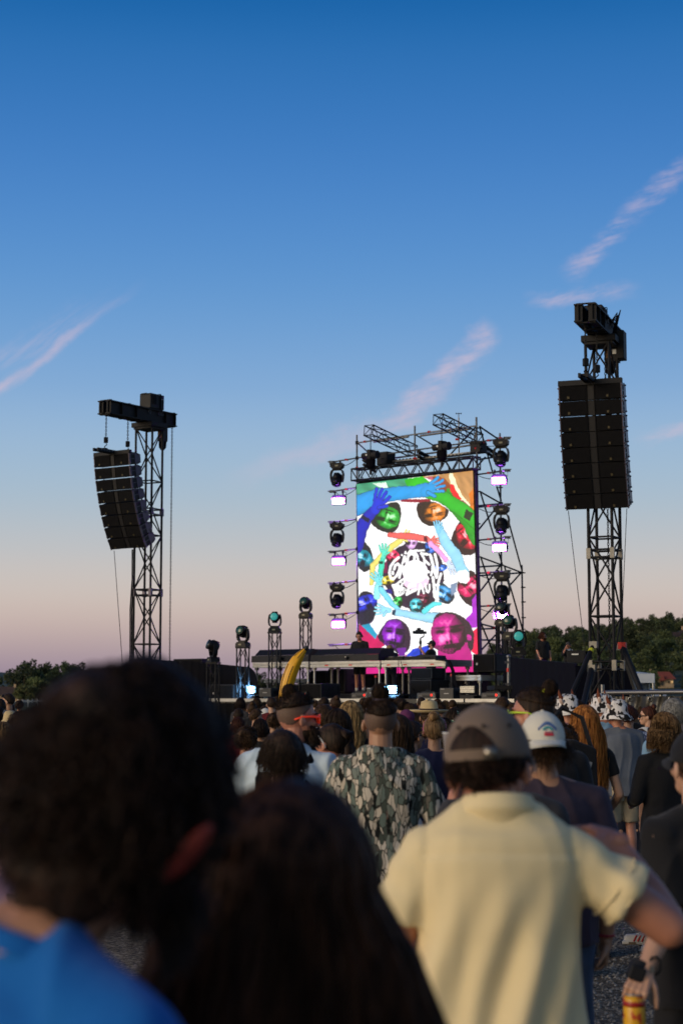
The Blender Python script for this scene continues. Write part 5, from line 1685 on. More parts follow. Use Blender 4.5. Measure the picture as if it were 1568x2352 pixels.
t = thing('handrail_post', 'silver post with red band at the right end of the stage', 'post', (sp_b.x, sp_b.y, 0))
strut('tube', Vector((sp_b.x, sp_b.y, .02)), sp_a, .034, GALV, t)
part('top_cap', MB().ell(sp_a - t.location, (.055, .055, .05), nu=10, nv=8), GALV, t)
q = P(1166, 1539, 42.6)
part('tape_band', MB().lathe([(.038, -.05), (.038, .05)], 10, q - t.location), RED_TAPE, t)
for py in (1521, 1571):
    q = P(1166, py, 42.6)
    part('coupler', MB().box(q - t.location, (.16, .08, .05)), GALV_D, t)
# platform behind the barrier
pz = P(1270, 1575, 43.5).z
t = thing('side_platform', 'raised black platform behind the barrier', 'platform', P(1262, 1600, 43.5) * 1.0)
t.location.z = 0
part('board', MB().box((0, 0, pz - .05), (3.0, 2.2, .1)), K_PAINT, t)
for x_ in (-1.4, 1.4):
    for y_ in (-1, 1):
        strut('leg', t.location + Vector((x_, y_, 0)), t.location + Vector((x_, y_, pz - .1)), .04, K_STEEL, t)
SIDEP = pz
# monitor desk beside the stagehand
q = P(1322, 1535, 40.5)
t = thing('equipment_screen', 'dark monitor with pale logo right of the capped stagehand', 'screen', (q.x, q.y, 0), R(-10))
zt_ = q.z
part('panel', MB().box((0, 0, zt_ + .27), (.42, .08, .30)), K_PAINT, t, bevel=.01)
part('logo_print', MB().box((-.02, -.043, zt_ + .33), (.16, .006, .03)), WHITE_P, t)
part('stand', MB().tube([(0, .05, .01), (0, .05, zt_ + .2)], .03, 8).box((0, .05, .02), (.5, .5, .03)), K_STEEL, t)
part('side_flap', MB().box((.26, .1, zt_ + .25), (.14, .2, .3)), K_CLOTH, t)
# ---- white tents beyond
TENT = mat('tent_fabric', (.50, .54, .62), .7, 0, .06)
def tent(label, c, wd, eave, peak, depth=6):
    t = thing('white_tent', label, 'tent', c, R(-8), 'white tents behind the mast')
    h_ = wd / 2
    pk = []
    for i in range(9):
        f = i / 8
        r_ = (1 - f) ** 1.5
        pk.append([(x * h_ * r_ + .0, y * h_ * r_, eave + (peak - eave) * (f ** .8)) for x, y in ((-1, -1), (0, -1.0), (1, -1), (1, 0), (1, 1), (0, 1), (-1, 1), (-1, 0))])
    part('roof', MB().loft(pk), TENT, t, True)
    part('valance', MB().box((0, -h_, eave - .12), (wd, .02, .24)).box((h_, 0, eave - .12), (.02, wd, .24)).box((-h_, 0, eave - .12), (.02, wd, .24)), TENT, t)
    part('side_wall', MB().box((-h_ * .5, -h_ + .05, eave / 2), (h_, .02, eave)).box((0, h_ - .05, eave / 2), (wd, .02, eave)), TENT, t)
    for x_ in (-1, 1):
        for y_ in (-1, 1):
            strut('pole', t.location + Vector((x_ * h_ * .98, y_ * h_ * .98, 0)), t.location + Vector((x_ * h_ * .98, y_ * h_ * .98, eave)), .04, ALU, t)
tp = P(1347, 1530, 47)
g_ = ground(1352, 47)
tent('white pagoda tent with steep roof left behind the mast', g_, 3.4, 2.35, tp.z)
tent('farther white tent with low roof right behind the mast', ground(1410, 60), 3.4, 1.95, P(1400, 1570, 60).z)
# grey booth walls between barrier and mast
t = thing('grey_booth', 'pale grey booth wall with steel frame left of the mast foot', 'booth', ground(1332, 41.5), R(-20))
part('wall', MB().box((0, 0, 1.15), (.7, .6, 2.1)), mat('grey_sheet', (.22, .24, .28), .7, 0, .15), t)
part('frame_post', MB().box((-.33, -.33, 1.2), (.05, .05, 2.3)).box((.33, -.33, 1.2), (.05, .05, 2.3)).box((0, -.33, 1.75), (.7, .04, .05)).box((0, -.33, .9), (.7, .04, .05)), GALV_D, t)
part('door_seam', MB().box((.02, -.315, 1.1), (.02, .02, 2.0)), K_STEEL, t)
# ---- fence with black tarp, right
fa, fb = P(1384, 1591, 25.5), P(1660, 1588, 24.0)
t = thing('tarp_fence', 'steel rail fence hung with wrinkled black tarp at right', 'fence', (fa.x, fa.y, 0))
strut('rail', fa, fb, .035, GALV, t)
d_ = fb - fa
for i in range(5):
    q = fa.lerp(fb, i / 4)
    strut('post', Vector((q.x, q.y + .05, 0)), q + Vector((0, .05, 0.12 if i == 0 else 0)), .03, GALV, t)
tm_ = MB()
NXt, NYt = 90, 26
vv = []
for j in range(NYt):
    for i in range(NXt):
        f = i / (NXt - 1); g2 = j / (NYt - 1)
        p = d_ * f
        z = (fa.z + d_.z * f - .06) * (1 - g2) + .02 * g2
        # pulled creases that fan away from the left clamp
        wv = .035 * math.sin((g2 * 30 - f * 16) + 2 * math.sin(f * 9)) * (.25 + g2) + .02 * math.sin(f * 70 + g2 * 20)
        vv.append((p.x + .0, p.y - wv - .04, z))
tm_.add(vv, [(j * NXt + i, j * NXt + i + 1, (j + 1) * NXt + i + 1, (j + 1) * NXt + i) for j in range(NYt - 1) for i in range(NXt - 1)])
part('tarp', tm_, mat('black_tarp', (.016, .015, .014), .38, 0, .3, bump=.3, bscale=30), t, True)
for i in range(6):
    f = .06 + i * .17
    q = d_ * f + Vector((0, -.05, fa.z - .10))
    part('eyelet', MB().tube([(q.x + .03 * math.cos(k * .785), q.y, q.z + .03 * math.sin(k * .785)) for k in range(9)], .010, 5), GALV, t)
    part('cable_tie', MB().tube([(q.x, q.y, q.z + .03), (q.x + .01, q.y + .01, q.z + .1), (q.x, q.y + .09, q.z + .12)], .006, 4), K_STEEL, t)
# low barriers seen under the drape left of the banana and white sheeting
# ================================================================== PEOPLE
TMP = bpy.data.scenes.new('build')
def cone(a, b, ra, rb, n=14, capa=True, capb=True):
    """tapered limb segment, rounded ends unless cap is off (then cut flat)"""
    a, b = Vector(a), Vector(b)
    d = (b - a)
    L = d.length
    t = d.normalized()
    x = t.cross(Vector((0, 1, 0.01))).normalized()
    y = t.cross(x)
    prof = []
    if capa:
        prof += [(-ra * math.cos(k * math.pi / 8), ra * math.sin(k * math.pi / 8)) for k in range(1, 4)]
    prof += [(0, ra), (L, rb)]
    if capb:
        prof += [(L + rb * math.sin(k * math.pi / 8), rb * math.cos(k * math.pi / 8)) for k in range(1, 4)]
    m = MB()
    m.loft([[a + t * s + (x * math.cos(2 * math.pi * k / n) + y * math.sin(2 * math.pi * k / n)) * r_ for k in range(n)] for s, r_ in prof])
    return m
def rings(tab, n=24):
    """torso loft; rows (z, half width, half depth, x, y)"""
    m = MB()
    rr = []
    for z, hw, hd, cx, cy in tab:
        ring = []
        for k in range(n):
            a = 2 * math.pi * k / n
            ca, sa = math.cos(a), math.sin(a)
            e = 0.86
            ring.append((cx + hw * math.copysign(abs(ca) ** e, ca), cy + hd * math.copysign(abs(sa) ** e, sa), z))
        rr.append(ring)
    m.loft(rr)
    return m
def remesh(ms, voxel, smooth=4, name='body', fac=0.5):
    mb = MB()
    for m in ms:
        mb.add(m.v, m.f)
    me = mb.mesh(name + '_src')
    bm = bmesh.new(); bm.from_mesh(me)
    bmesh.ops.recalc_face_normals(bm, faces=bm.faces)
    bm.to_mesh(me); bm.free()
    ob = bpy.data.objects.new('tmp', me)
    TMP.collection.objects.link(ob)
    r_ = ob.modifiers.new('r', 'REMESH'); r_.mode = 'VOXEL'; r_.voxel_size = voxel; r_.use_smooth_shade = True
    if smooth:
        s_ = ob.modifiers.new('s', 'SMOOTH'); s_.iterations = smooth; s_.factor = fac
    with bpy.context.temp_override(scene=TMP, view_layer=TMP.view_layers[0]):
        dg = bpy.context.evaluated_depsgraph_get()
    out = bpy.data.meshes.new_from_object(ob.evaluated_get(dg))
    out.name = name
    bpy.data.objects.remove(ob)
    bpy.data.meshes.remove(me)
    out.polygons.foreach_set('use_smooth', [True] * len(out.polygons))
    return out
def join(name, meshes):
    vs, fs, o = [], [], 0
    for m in meshes:
        co = np.empty(len(m.vertices) * 3); m.vertices.foreach_get('co', co)
        vs.append(co.reshape(-1, 3))
        ls = np.empty(len(m.polygons), int); m.polygons.foreach_get('loop_total', ls)
        li = np.empty(len(m.loops), int); m.loops.foreach_get('vertex_index', li)
        k = 0
        for n in ls:
            fs.append((li[k:k + n] + o).tolist()); k += n
        o += len(m.vertices)
    out = bpy.data.meshes.new(name)
    out.from_pydata(np.concatenate(vs).tolist(), [], fs)
    out.polygons.foreach_set('use_smooth', [True] * len(out.polygons))
    return out
def co_of(me):
    a = np.empty(len(me.vertices) * 3); me.vertices.foreach_get('co', a)
    return a.reshape(-1, 3)
def displace(me, fn):
    """move vertices along their normals by fn(coords)"""
    c = co_of(me)
    nn = np.empty(len(me.vertices) * 3); me.vertices.foreach_get('normal', nn)
    c = c + nn.reshape(-1, 3) * fn(c)[:, None]
    me.vertices.foreach_set('co', c.reshape(-1)); me.update()
    return me
def waves(c, freq, seed, n=7, aniso=(1, 1, 1)):
    g_ = np.random.default_rng(seed)
    o = np.zeros(len(c))
    q = c * np.array(aniso)
    for i in range(n):
        d = g_.normal(size=3); d /= np.linalg.norm(d)
        f = freq * g_.uniform(.6, 1.6)
        o += np.sin(q @ d * f + g_.uniform(0, 6.28) + 1.2 * np.sin(q @ np.roll(d, 1) * f * .6))
    return o / n ** .5
def folds(amp, freq, seed, aniso=(1, 1, .35)):
    return lambda c: amp * (1 - 2 * np.abs(np.tanh(1.4 * waves(c, freq, seed, 6, aniso))))
# ---- skeleton
def pose(sex='m', L=None, R_=None, sh=None, sz=1.432):
    f = sex == 'f'
    sh = sh or (.168 if f else .19)
    p = dict(sex=sex, shL=Vector((-sh, -.012, sz)), shR=Vector((sh, -.012, sz)))
    dflt = lambda s: (Vector((s * (sh + .05), -.02, 1.14)), Vector((s * (sh + .045), .07, .895)))
    p['elL'], p['wrL'] = [Vector(v) for v in L] if L else dflt(-1)
    p['elR'], p['wrR'] = [Vector(v) for v in R_] if R_ else dflt(1)
    p['key'] = (sex, sh, sz, tuple(map(tuple, L)) if L else None, tuple(map(tuple, R_)) if R_ else None)
    return p
TORSO = {'m': [(.84, .135, .10, 0, 0), (.92, .168, .117, 0, -.006), (1.0, .166, .112, 0, 0), (1.10, .152, .100, 0, .006), (1.2, .158, .106, 0, .005), (1.3, .174, .116, 0, 0), (1.385, .180, .108, 0, -.008), (1.44, .150, .085, 0, -.016), (1.485, .085, .066, 0, -.020), (1.52, .062, .062, 0, -.016)],
         'f': [(.84, .14, .105, 0, 0), (.92, .176, .120, 0, -.008), (1.0, .164, .110, 0, -.002), (1.10, .130, .090, 0, .004), (1.2, .136, .100, 0, .008), (1.3, .152, .112, 0, .006), (1.385, .158, .098, 0, -.006), (1.44, .132, .076, 0, -.014), (1.485, .074, .058, 0, -.020), (1.52, .052, .054, 0, -.014)]}
def grow(tab, dx, dy=None, z0=None, z1=None, extra=None):
    dy = dx if dy is None else dy
    return [(z, hw + dx + (extra(z) if extra else 0), hd + dy + (extra(z) if extra else 0), cx, cy) for z, hw, hd, cx, cy in tab if (z0 is None or z >= z0) and (z1 is None or z <= z1)]
def hand_geom(wr, el, sx, curl=.9, scale=1.0, grip=False, out=None):
    """palm and five fingers continuing the forearm el->wr; sx = +1 for a right hand"""
    t = (wr - el).normalized()
    out = Vector(out) if out is not None else Vector((sx, 0, 0))           # back of the hand
    n = (out - t * out.dot(t)).normalized()
    s = t.cross(n).normalized() * sx                                        # towards the thumb
    if s.y < 0 and not grip:
        s = -s
    k = scale
    ms = []
    palm_c = wr + t * .048 * k
    for f in (-1.5, -.5, .5, 1.5):
        ms.append(cone(wr + s * f * .011 * k + t * .006, wr + t * .088 * k + s * f * .0205 * k, .0165 * k, .0125 * k, 8))
    ms.append(cone(wr - t * .03, wr + t * .03, .025 * k, .027 * k, 10))
    for i, f in enumerate((1.5, .5, -.5, -1.5)):                            # index .. little
        ln = (.074, .084, .078, .06)[i] * k
        a = wr + t * .086 * k + s * f * .0205 * k
        d = t.copy()
        ang = curl * (1 + .12 * i)
        for j, fr in enumerate((.44, .32, .26)):
            th = ang * (.5, 1.0, .8)[j] * (1.25 if grip else .8)
            d = (d * math.cos(th) - n * math.sin(th)).normalized()
            n2 = (n * math.cos(th) + t * 0)
            b = a + d * ln * fr
            ms.append(cone(a, b, (.0098, .009, .0082)[j] * k, (.009, .0082, .007)[j] * k, 8))
            a = b
            # turn the palm normal with the finger
            nn = n - d * n.dot(d)
            if nn.length > 1e-3 and j < 1:
                pass
    a = wr + t * .022 * k + s * .022 * k
    d = (t * .62 + s * .72 - n * .30).normalized()
    for ln, r0, r1 in ((.040, .0135, .0115), (.034, .0112, .0098), (.026, .0098, .0078)):
        b = a + d * ln * k
        ms.append(cone(a, b, r0 * k, r1 * k, 8))
        a = b
        d = (d * .86 + t * .35 - n * (.35 if grip else .12)).normalized()
    return ms
def head_prims(sex='m', face=True):
    f = sex == 'f'
    E = lambda c, r, M=None: MB().ell(c, r, M, 18, 12)
    ms = [E((0, -.008, 1.683), (.0765, .098, .096)), E((0, .030, 1.632), (.061, .066, .080)), E((0, .048, 1.588), (.045 if f else .05, .044, .040)),
          E((0, .072, 1.566), (.020, .018, .016)), cone((0, -.022, 1.47), (0, -.012, 1.60), .053 if f else .060, .050 if f else .057),
          cone((0, .094, 1.663), (0, .114, 1.629), .009, .0125), E((.012, .107, 1.627), (.009, .010, .008)), E((-.012, .107, 1.627), (.009, .010, .008)),
          E((0, .086, 1.686), (.046, .016, .010)), E((0, .094, 1.6), (.023, .010, .007)), E((0, .092, 1.588), (.020, .010, .007)),
          E((.040, .066, 1.636), (.022, .022, .02)), E((-.040, .066, 1.636), (.022, .022, .02))]
    for s in (-1, 1):
        M = Matrix.Rotation(s * R(18), 3, 'Z') @ Matrix.Rotation(R(-8), 3, 'X')
        ms.append(E((s * .083, -.006, 1.645), (.010, .019, .031), M))
        ms.append(E((s * .079, .004, 1.640), (.012, .010, .022)))
    return ms
_mc = {}
def head_mesh(sex, vox):
    k = ('head', sex, vox)
    if k not in _mc:
        _mc[k] = remesh(head_prims(sex), vox, 3, 'head', .45)
    return _mc[k]
def HM_(yaw=0, pitch=0, roll=0, shift=(0, 0, 0), s=1.0):
    c = Vector((0, -.015, 1.53))
    return Matrix.Translation(c + Vector(shift)) @ Euler((R(pitch), R(roll), R(yaw)), 'ZXY').to_matrix().to_4x4() @ Matrix.Scale(s, 4) @ Matrix.Translation(-c)
def body_prims(p):
    f = p['sex'] == 'f'
    ms = [rings(TORSO[p['sex']])]
    ua, ub, fa, fb = [v * p.get('arm', 1) for v in ((.043, .036, .036, .025) if f else (.052, .043, .043, .029))]
    for s in 'LR':
        sx = -1 if s == 'L' else 1
        sh, el, wr = p['sh' + s], p['el' + s], p['wr' + s]
        ms += [cone(sh, el, ua, ub), cone(el, el.lerp(wr, .35), ub, fa * 1.02), cone(el.lerp(wr, .35), wr, fa * 1.02, fb), MB().ell(sh + Vector((sx * .004, 0, -.012)), (.058 if not f else .048,) * 2 + (.064,))]
        ms.append(cone((sx * .02, -.028, 1.50), sh + Vector((-sx * .02, -.008, .022)), .042, .036))
        hp, kn, an = Vector((sx * .088, 0, .90)), Vector((sx * .100, .012, .49)), Vector((sx * .105, -.022, .09))
        ms += [cone(hp, kn, .085, .055), cone(kn, kn.lerp(an, .35) + Vector((0, -.015, 0)), .054, .056), cone(kn.lerp(an, .35) + Vector((0, -.015, 0)), an, .056, .036)]
        ms += [cone(an + Vector((0, -.02, -.045)), an + Vector((sx * .012, .16, -.058)), .036, .030)]
    return ms
def body_mesh(p, H=None, vox=.011, hvox=.0055, hands=True, fine=False, legs=True, grip=(False, False), outs=(None, None)):
    key = ('body', p['key'], tuple(map(tuple, H)) if H is not None else None, vox, hvox, grip)
    if key in _mc:
        return _mc[key]
    b = remesh(body_prims(p), vox, 5)
    hd = head_mesh(p['sex'], hvox).copy()
    if H is not None:
        c = co_of(hd)
        w_ = np.clip((c[:, 2] - 1.49) / .06, 0, 1)[:, None]
        c4 = np.concatenate([c, np.ones((len(c), 1))], 1) @ np.array(H).T
        c = c * (1 - w_) + c4[:, :3] * w_
        hd.vertices.foreach_set('co', c.reshape(-1))
    ms = [b, hd]
    if hands:
        for s, g_, ou in (('L', grip[0], outs[0]), ('R', grip[1], outs[1])):
            sx = -1 if s == 'L' else 1
            ms.append(remesh(hand_geom(p['wr' + s], p['wr' + s] - Vector(p['hd' + s]) if 'hd' + s in p else p['el' + s], sx, 1.0 if g_ else .55, grip=g_, out=ou), .0035 if fine else .0055, 3, 'hand', .4))
    out = join('body', ms)
    _mc[key] = out
    return out
def shirt_prims(p, slack=.016, sleeve=.55, z0=.90, belly=0.0, collar=0.0, sl_r=.062, hood=False):
    f = p['sex'] == 'f'
    ex = lambda z: belly * math.exp(-((z - 1.06) / .16) ** 2)
    tab = [r_ for r_ in grow(TORSO[p['sex']], slack, slack, .9, 1.46, ex)]
    tab = [(z0, tab[0][1] + .004, tab[0][2] + .004, 0, tab[0][4])] + [r_ for r_ in tab if r_[0] > z0 + .02]
    tab += [(1.462, .118 if f else .135, .082, 0, -.018), (1.492 + collar * .3, .076 if f else .085, .070, 0, -.021), (1.502 + collar, .064 if f else .071, .066, 0, -.02)]
    ms = [rings(tab)]
    for s in 'LR':
        sx = -1 if s == 'L' else 1
        sh, el, wr = p['sh' + s], p['el' + s], p['wr' + s]
        sr = min(sl_r, .062)
        ms.append(MB().ell(sh + Vector((-sx * .002, 0, -.008)), (sr + .004, sr + .010, sr + .008)))
        ms.append(cone((sx * .040, -.026, 1.474), sh + Vector((-sx * .02, -.006, .012)), .060, .058))
        if sleeve <= 1:
            ms.append(cone(sh, sh.lerp(el, sleeve), min(sl_r, .064), sl_r + (.004 if not f else -.004), 16, True, False))
            if sleeve > .85:
                pass
        else:
            ms += [cone(sh, el, min(sl_r, .068), sl_r * .86, 16), cone(el, el.lerp(wr, sleeve - 1), sl_r * .86, sl_r * .66, 16, True, False)]
    if hood:
        for k in range(7):
            a = math.pi * (k / 6 - .5) * 1.5
            b = math.pi * ((k + 1) / 6 - .5) * 1.5
            if k < 6:
                ms.append(cone((.098 * math.sin(a), -.022 - .078 * math.cos(a), 1.505 + .012 * math.cos(a)), (.098 * math.sin(b), -.022 - .078 * math.cos(b), 1.505 + .012 * math.cos(b)), .036, .036, 10))
        ms.append(MB().ell((0, -.098, 1.43), (.105, .045, .085)))
        ms.append(MB().ell((0, -.118, 1.385), (.062, .035, .055)))
    return ms
def legs_prims(p, slack=.014, cut=None, r_=.074):
    ms = [rings([(.80, .150, .115, 0, 0)] + grow(TORSO[p['sex']], slack, slack, .9, 1.01))]
    for sx in (-1, 1):
        hp, kn, an = Vector((sx * .090, 0, .90)), Vector((sx * .100, .012, .49)), Vector((sx * .105, -.022, .075))
        if cut is None:
            ms += [cone(hp, kn, .098, r_), cone(kn, an, r_, r_ * .85, 14, True, False)]
        else:
            ms += [cone(hp, hp.lerp(kn, cut), .10, .09, 14, True, False)]
    return ms
def shoe_prims(sx):
    an = Vector((sx * .105, -.022, .09))
    return [cone(an + Vector((0, -.025, -.048)), an + Vector((sx * .012, .15, -.056)), .043, .036), cone(an + Vector((0, -.02, .0)), an + Vector((0, .01, -.04)), .042, .045),
            MB().box((an.x + sx * .006, .045, .012), (.084, .27, .022))]
# ---- hair
def zlim_tab(style):
    T = {'short': [(0, .52), (.6, .48), (1.0, .28), (1.35, .0), (1.6, -.22), (2.0, -.55), (3.2, -.72)],
         'under': [(0, .50), (.6, .50), (1.0, .42), (1.5, .36), (2.2, .22), (3.2, .12)],
         'bob': [(0, .62), (.7, .5), (1.0, .1), (1.25, -.5), (1.6, -.75), (2.0, -.9), (3.2, -.98)],
         'full': [(0, .55), (.7, .45), (1.0, .15), (1.3, -.2), (1.6, -.5), (2.0, -.7), (3.2, -.8)],
         'stub': [(0, .50), (.6, .46), (1.0, .26), (1.35, -.05), (1.6, -.30), (2.0, -.6), (3.2, -.75)]}
    T['mop'] = [(0, .35), (.6, .2), (.9, -.15), (1.2, -.6), (1.6, -.85), (2.2, -.97), (3.2, -1.0)]
    return T[style]
def hair_shell(style='short', thick=.018, seed=1, nu=64, nv=44, rough=.004, freq=55, top=0.0, cap=False):
    tab = np.array(zlim_tab(style))
    th = np.linspace(0.02, math.pi - .02, nv)[:, None]
    ph = np.linspace(0, 2 * math.pi, nu, endpoint=False)[None]
    d = np.stack([np.sin(th) * np.sin(ph), np.sin(th) * np.cos(ph), np.cos(th) + 0 * ph], -1)
    az = np.arctan2(np.abs(d[..., 0]), d[..., 1])
    zl = np.interp(az, tab[:, 0], tab[:, 1])
    m = np.clip((d[..., 2] - zl + .06) / .12, 0, 1)
    m = m * m * (3 - 2 * m)
    base = d * np.array([.0765, .098, .096])
    low = np.clip(-d[..., 2], 0, 1)
    base[..., 1] += np.where(d[..., 1] < 0, low * .012, 0)
    q = base.reshape(-1, 3)
    nz = (waves(q, freq, seed, 8, (1, 1, .45)) * rough).reshape(m.shape)
    off = m * (thick + top * np.clip(d[..., 2], 0, 1) + nz) - (1 - m) * .022
    if cap:
        off = np.where(base[..., 2] > -.002, np.minimum(off, .002), off)
    pos = base + d * off[..., None] + np.array([0, -.008, 1.683])
    mb = MB()
    rr = [[tuple(p) for p in row] for row in pos[::-1]]
    mb.loft(rr)
    return mb
def strands(paths, r0, r1=None, n=3):
    """paths (N, K, 3) -> one mesh of thin tapering tubes"""
    N, K, _ = paths.shape
    t = np.gradient(paths, axis=1)
    t /= np.linalg.norm(t, axis=2)[..., None] + 1e-9
    up = np.array([0.31, 0.17, .93])
    a = np.cross(t, up); a /= np.linalg.norm(a, axis=2)[..., None] + 1e-9
    b = np.cross(t, a)
    r1 = r0 * .35 if r1 is None else r1
    rad = (r0 + (r1 - r0) * np.linspace(0, 1, K) ** 2)[None, :, None]
    ringv = np.stack([paths + rad * (a * math.cos(2 * math.pi * k / n) + b * math.sin(2 * math.pi * k / n)) for k in range(n)], 2)
    v = ringv.reshape(-1, 3)
    i0 = (np.arange(N)[:, None, None] * K + np.arange(K - 1)[None, :, None]) * n
    k = np.arange(n)[None, None]
    f = np.stack([i0 + k, i0 + (k + 1) % n, i0 + n + (k + 1) % n, i0 + n + k], -1).reshape(-1, 4)
    mb = MB()
    mb.v = [tuple(p) for p in v.tolist()]
    mb.f = [tuple(q) for q in f.tolist()]
    return mb
def long_hair(length=.42, N=260, seed=1, width=1.0, wave=.006, r=.0030, open_=2.05, thick=.014, taper=.75, wfreq=22, fullness=0.0):
    """curtain of hair from the crown over the back and sides, base sheet plus strands"""
    g_ = np.random.default_rng(seed)
    K = 15
    def path(az, lift, Lk, jit):
        # az 0 = straight back, +-open_ = beside the face
        tt = np.linspace(0, 1, K)
        nt_ = 7
        th = np.linspace(.06, 1.62, nt_)
        sx_, sy_ = np.sin(az), -np.cos(az)
        p = np.zeros((len(az), K, 3))
        for i in range(nt_):
            rr_ = np.sin(th[i])
            p[:, i, 0] = (.0765 + lift) * rr_ * sx_
            p[:, i, 1] = (.098 + lift) * rr_ * sy_ - .008
            p[:, i, 2] = 1.683 + (.096 + lift) * np.cos(th[i])
        for i in range(nt_, K):
            f = (i - nt_ + 1) / (K - nt_)
            sw = 1 + fullness * np.sin(f * 2.4) - (1 - taper) * f
            p[:, i, 0] = p[:, nt_ - 1, 0] * sw * width
            p[:, i, 1] = p[:, nt_ - 1, 1] * (1 - .05 * f) - .012 * np.sin(f * 3) - .02 * f * (np.abs(az) < 1.3)
            p[:, i, 2] = 1.683 - .005 - f * Lk
        return p
    az = g_.uniform(-open_, open_, N)
    P_ = path(az, thick + g_.uniform(-.004, .012, N), length * g_.uniform(.82, 1.05, N), 0)
    ph = g_.uniform(0, 6.28, (N, 1))
    tt = np.linspace(0, 1, K)[None]
    amp = wave * np.clip(tt * 2 - .4, 0, 1.5)
    P_[:, :, 0] += amp * np.sin(tt * wfreq + ph) + np.cumsum(g_.normal(0, .0012, (N, K)), 1) * np.clip(tt * 2 - .5, 0, 1)
    P_[:, :, 1] += amp * np.cos(tt * wfreq * .9 + ph * 1.3)
    st_ = strands(P_, r)
    M_ = 40
    az = np.linspace(-open_, open_, M_)
    B_ = path(az, np.full(M_, thick * .75), np.full(M_, length * .86), 0)
    B_[:, :, 0] += (.006 * np.sin(az * 11 + seed))[:, None] * tt * 1.2
    B_[:, :, 1] += (.007 * np.sin(az * 17 + seed))[:, None] * tt * 1.2
    o = len(st_.v)
    st_.v += [tuple(p) for p in B_.reshape(-1, 3).tolist()]
    st_.f += [(o + i * K + k, o + (i + 1) * K + k, o + (i + 1) * K + k + 1, o + i * K + k + 1) for i in range(M_ - 1) for k in range(K - 1)]
    # inner back wall gives the curtain body
    o = len(st_.v)
    B2 = B_.copy(); B2[:, 7:, 1] += .03
    st_.v += [tuple(p) for p in B2.reshape(-1, 3).tolist()]
    st_.f += [(o + i * K + k, o + (i + 1) * K + k, o + (i + 1) * K + k + 1, o + i * K + k + 1) for i in range(M_ - 1) for k in range(K - 1)]
    return st_
def tufts(style, N, L_, seed, r=.0022, curl=0.0, thick=.012, droop=.5, K=6, back=0.0, cap=False):
    """short strands rooted over the hair zone"""
    g_ = np.random.default_rng(seed)
    tab = np.array(zlim_tab(style))
    d = g_.normal(size=(N * 4, 3)); d /= np.linalg.norm(d, axis=1)[:, None]
    az = np.arctan2(np.abs(d[:, 0]), d[:, 1])
    d = d[d[:, 2] > np.interp(az, tab[:, 0], tab[:, 1]) + .02][:N]
    if cap:
        d = d[d[:, 2] < -.06]
    n = len(d)
    root = d * (np.array([.0765, .098, .096]) + thick) + np.array([0, -.008, 1.683])
    t = np.linspace(0, 1, K)[None, :, None]
    dirv = d + g_.normal(0, .45, (n, 3)) + np.array([0, -back, 0])
    dirv /= np.linalg.norm(dirv, axis=1)[:, None]
    ln = (L_ * g_.uniform(.6, 1.3, n))[:, None, None]
    p = root[:, None] + dirv[:, None] * ln * t + np.array([0, 0, -droop]) * ln * t ** 2
    if curl:
        a = np.cross(dirv, g_.normal(size=(n, 3))); a /= np.linalg.norm(a, axis=1)[:, None]
        b = np.cross(dirv, a)
        ph = g_.uniform(0, 6.28, (n, 1, 1))
        w_ = 9 + g_.uniform(-2, 3, (n, 1, 1))
        p = p + curl * (a[:, None] * np.cos(w_ * t + ph) + b[:, None] * np.sin(w_ * t + ph)) * np.minimum(t * 3, 1)
    return strands(p, r)
def bun(c, r_, seed):
    mb = MB()
    o = len(mb.v)
    mb.ell(c, (r_, r_ * .95, r_ * .9), nu=20, nv=14)
    q = np.array(mb.v) - np.array(c)
    nz = waves(q, 120, seed, 6, (1, 1, .4)) * r_ * .10
    q = q * (1 + nz / r_)[:, None] + np.array(c)
    mb.v = [tuple(p) for p in q.tolist()]
    return mb
def merge(*ms):
    m = MB()
    for k in ms:
        m.add(k.v, k.f)
    return m
# ---- materials for people
SKIN = {k: mat('skin_' + k, c, .5, 0, .12, 18, bump=.08, bscale=140) for k, c in dict(light=(.46, .26, .18), tan=(.36, .19, .12), warm=(.40, .20, .125), deep=(.20, .10, .065), red=(.42, .18, .12), dim=(.26, .13, .085)).items()}
def hair_mat(name, dark, light, rough=.62):
    """streaks of two tones that run down the hair"""
    m = bpy.data.materials.new(name)
    m.use_nodes = True
    n = m.node_tree
    b = n.nodes['Principled BSDF']
    b.inputs['Roughness'].default_value = rough
    b.inputs['Specular IOR Level'].default_value = .16
    tc = n.nodes.new('ShaderNodeTexCoord')
    mp = n.nodes.new('ShaderNodeMapping'); mp.inputs['Scale'].default_value = (70, 70, 7)
    n.links.new(tc.outputs['Object'], mp.inputs[0])
    t = n.nodes.new('ShaderNodeTexNoise'); t.inputs['Scale'].default_value = 1.0; t.inputs['Detail'].default_value = 4
    n.links.new(mp.outputs[0], t.inputs['Vector'])
    r_ = n.nodes.new('ShaderNodeValToRGB')
    r_.color_ramp.elements[0].position = .36; r_.color_ramp.elements[0].color = (*dark, 1)
    r_.color_ramp.elements[1].position = .66; r_.color_ramp.elements[1].color = (*light, 1)
    n.links.new(t.outputs['Fac'], r_.inputs[0])
    n.links.new(r_.outputs[0], b.inputs['Base Color'])
    bp = n.nodes.new('ShaderNodeBump'); bp.inputs['Strength'].default_value = .5; bp.inputs['Distance'].default_value = .004
    n.links.new(t.outputs['Fac'], bp.inputs['Height'])
    n.links.new(bp.outputs[0], b.inputs['Normal'])
    MATS[name] = m
    return m
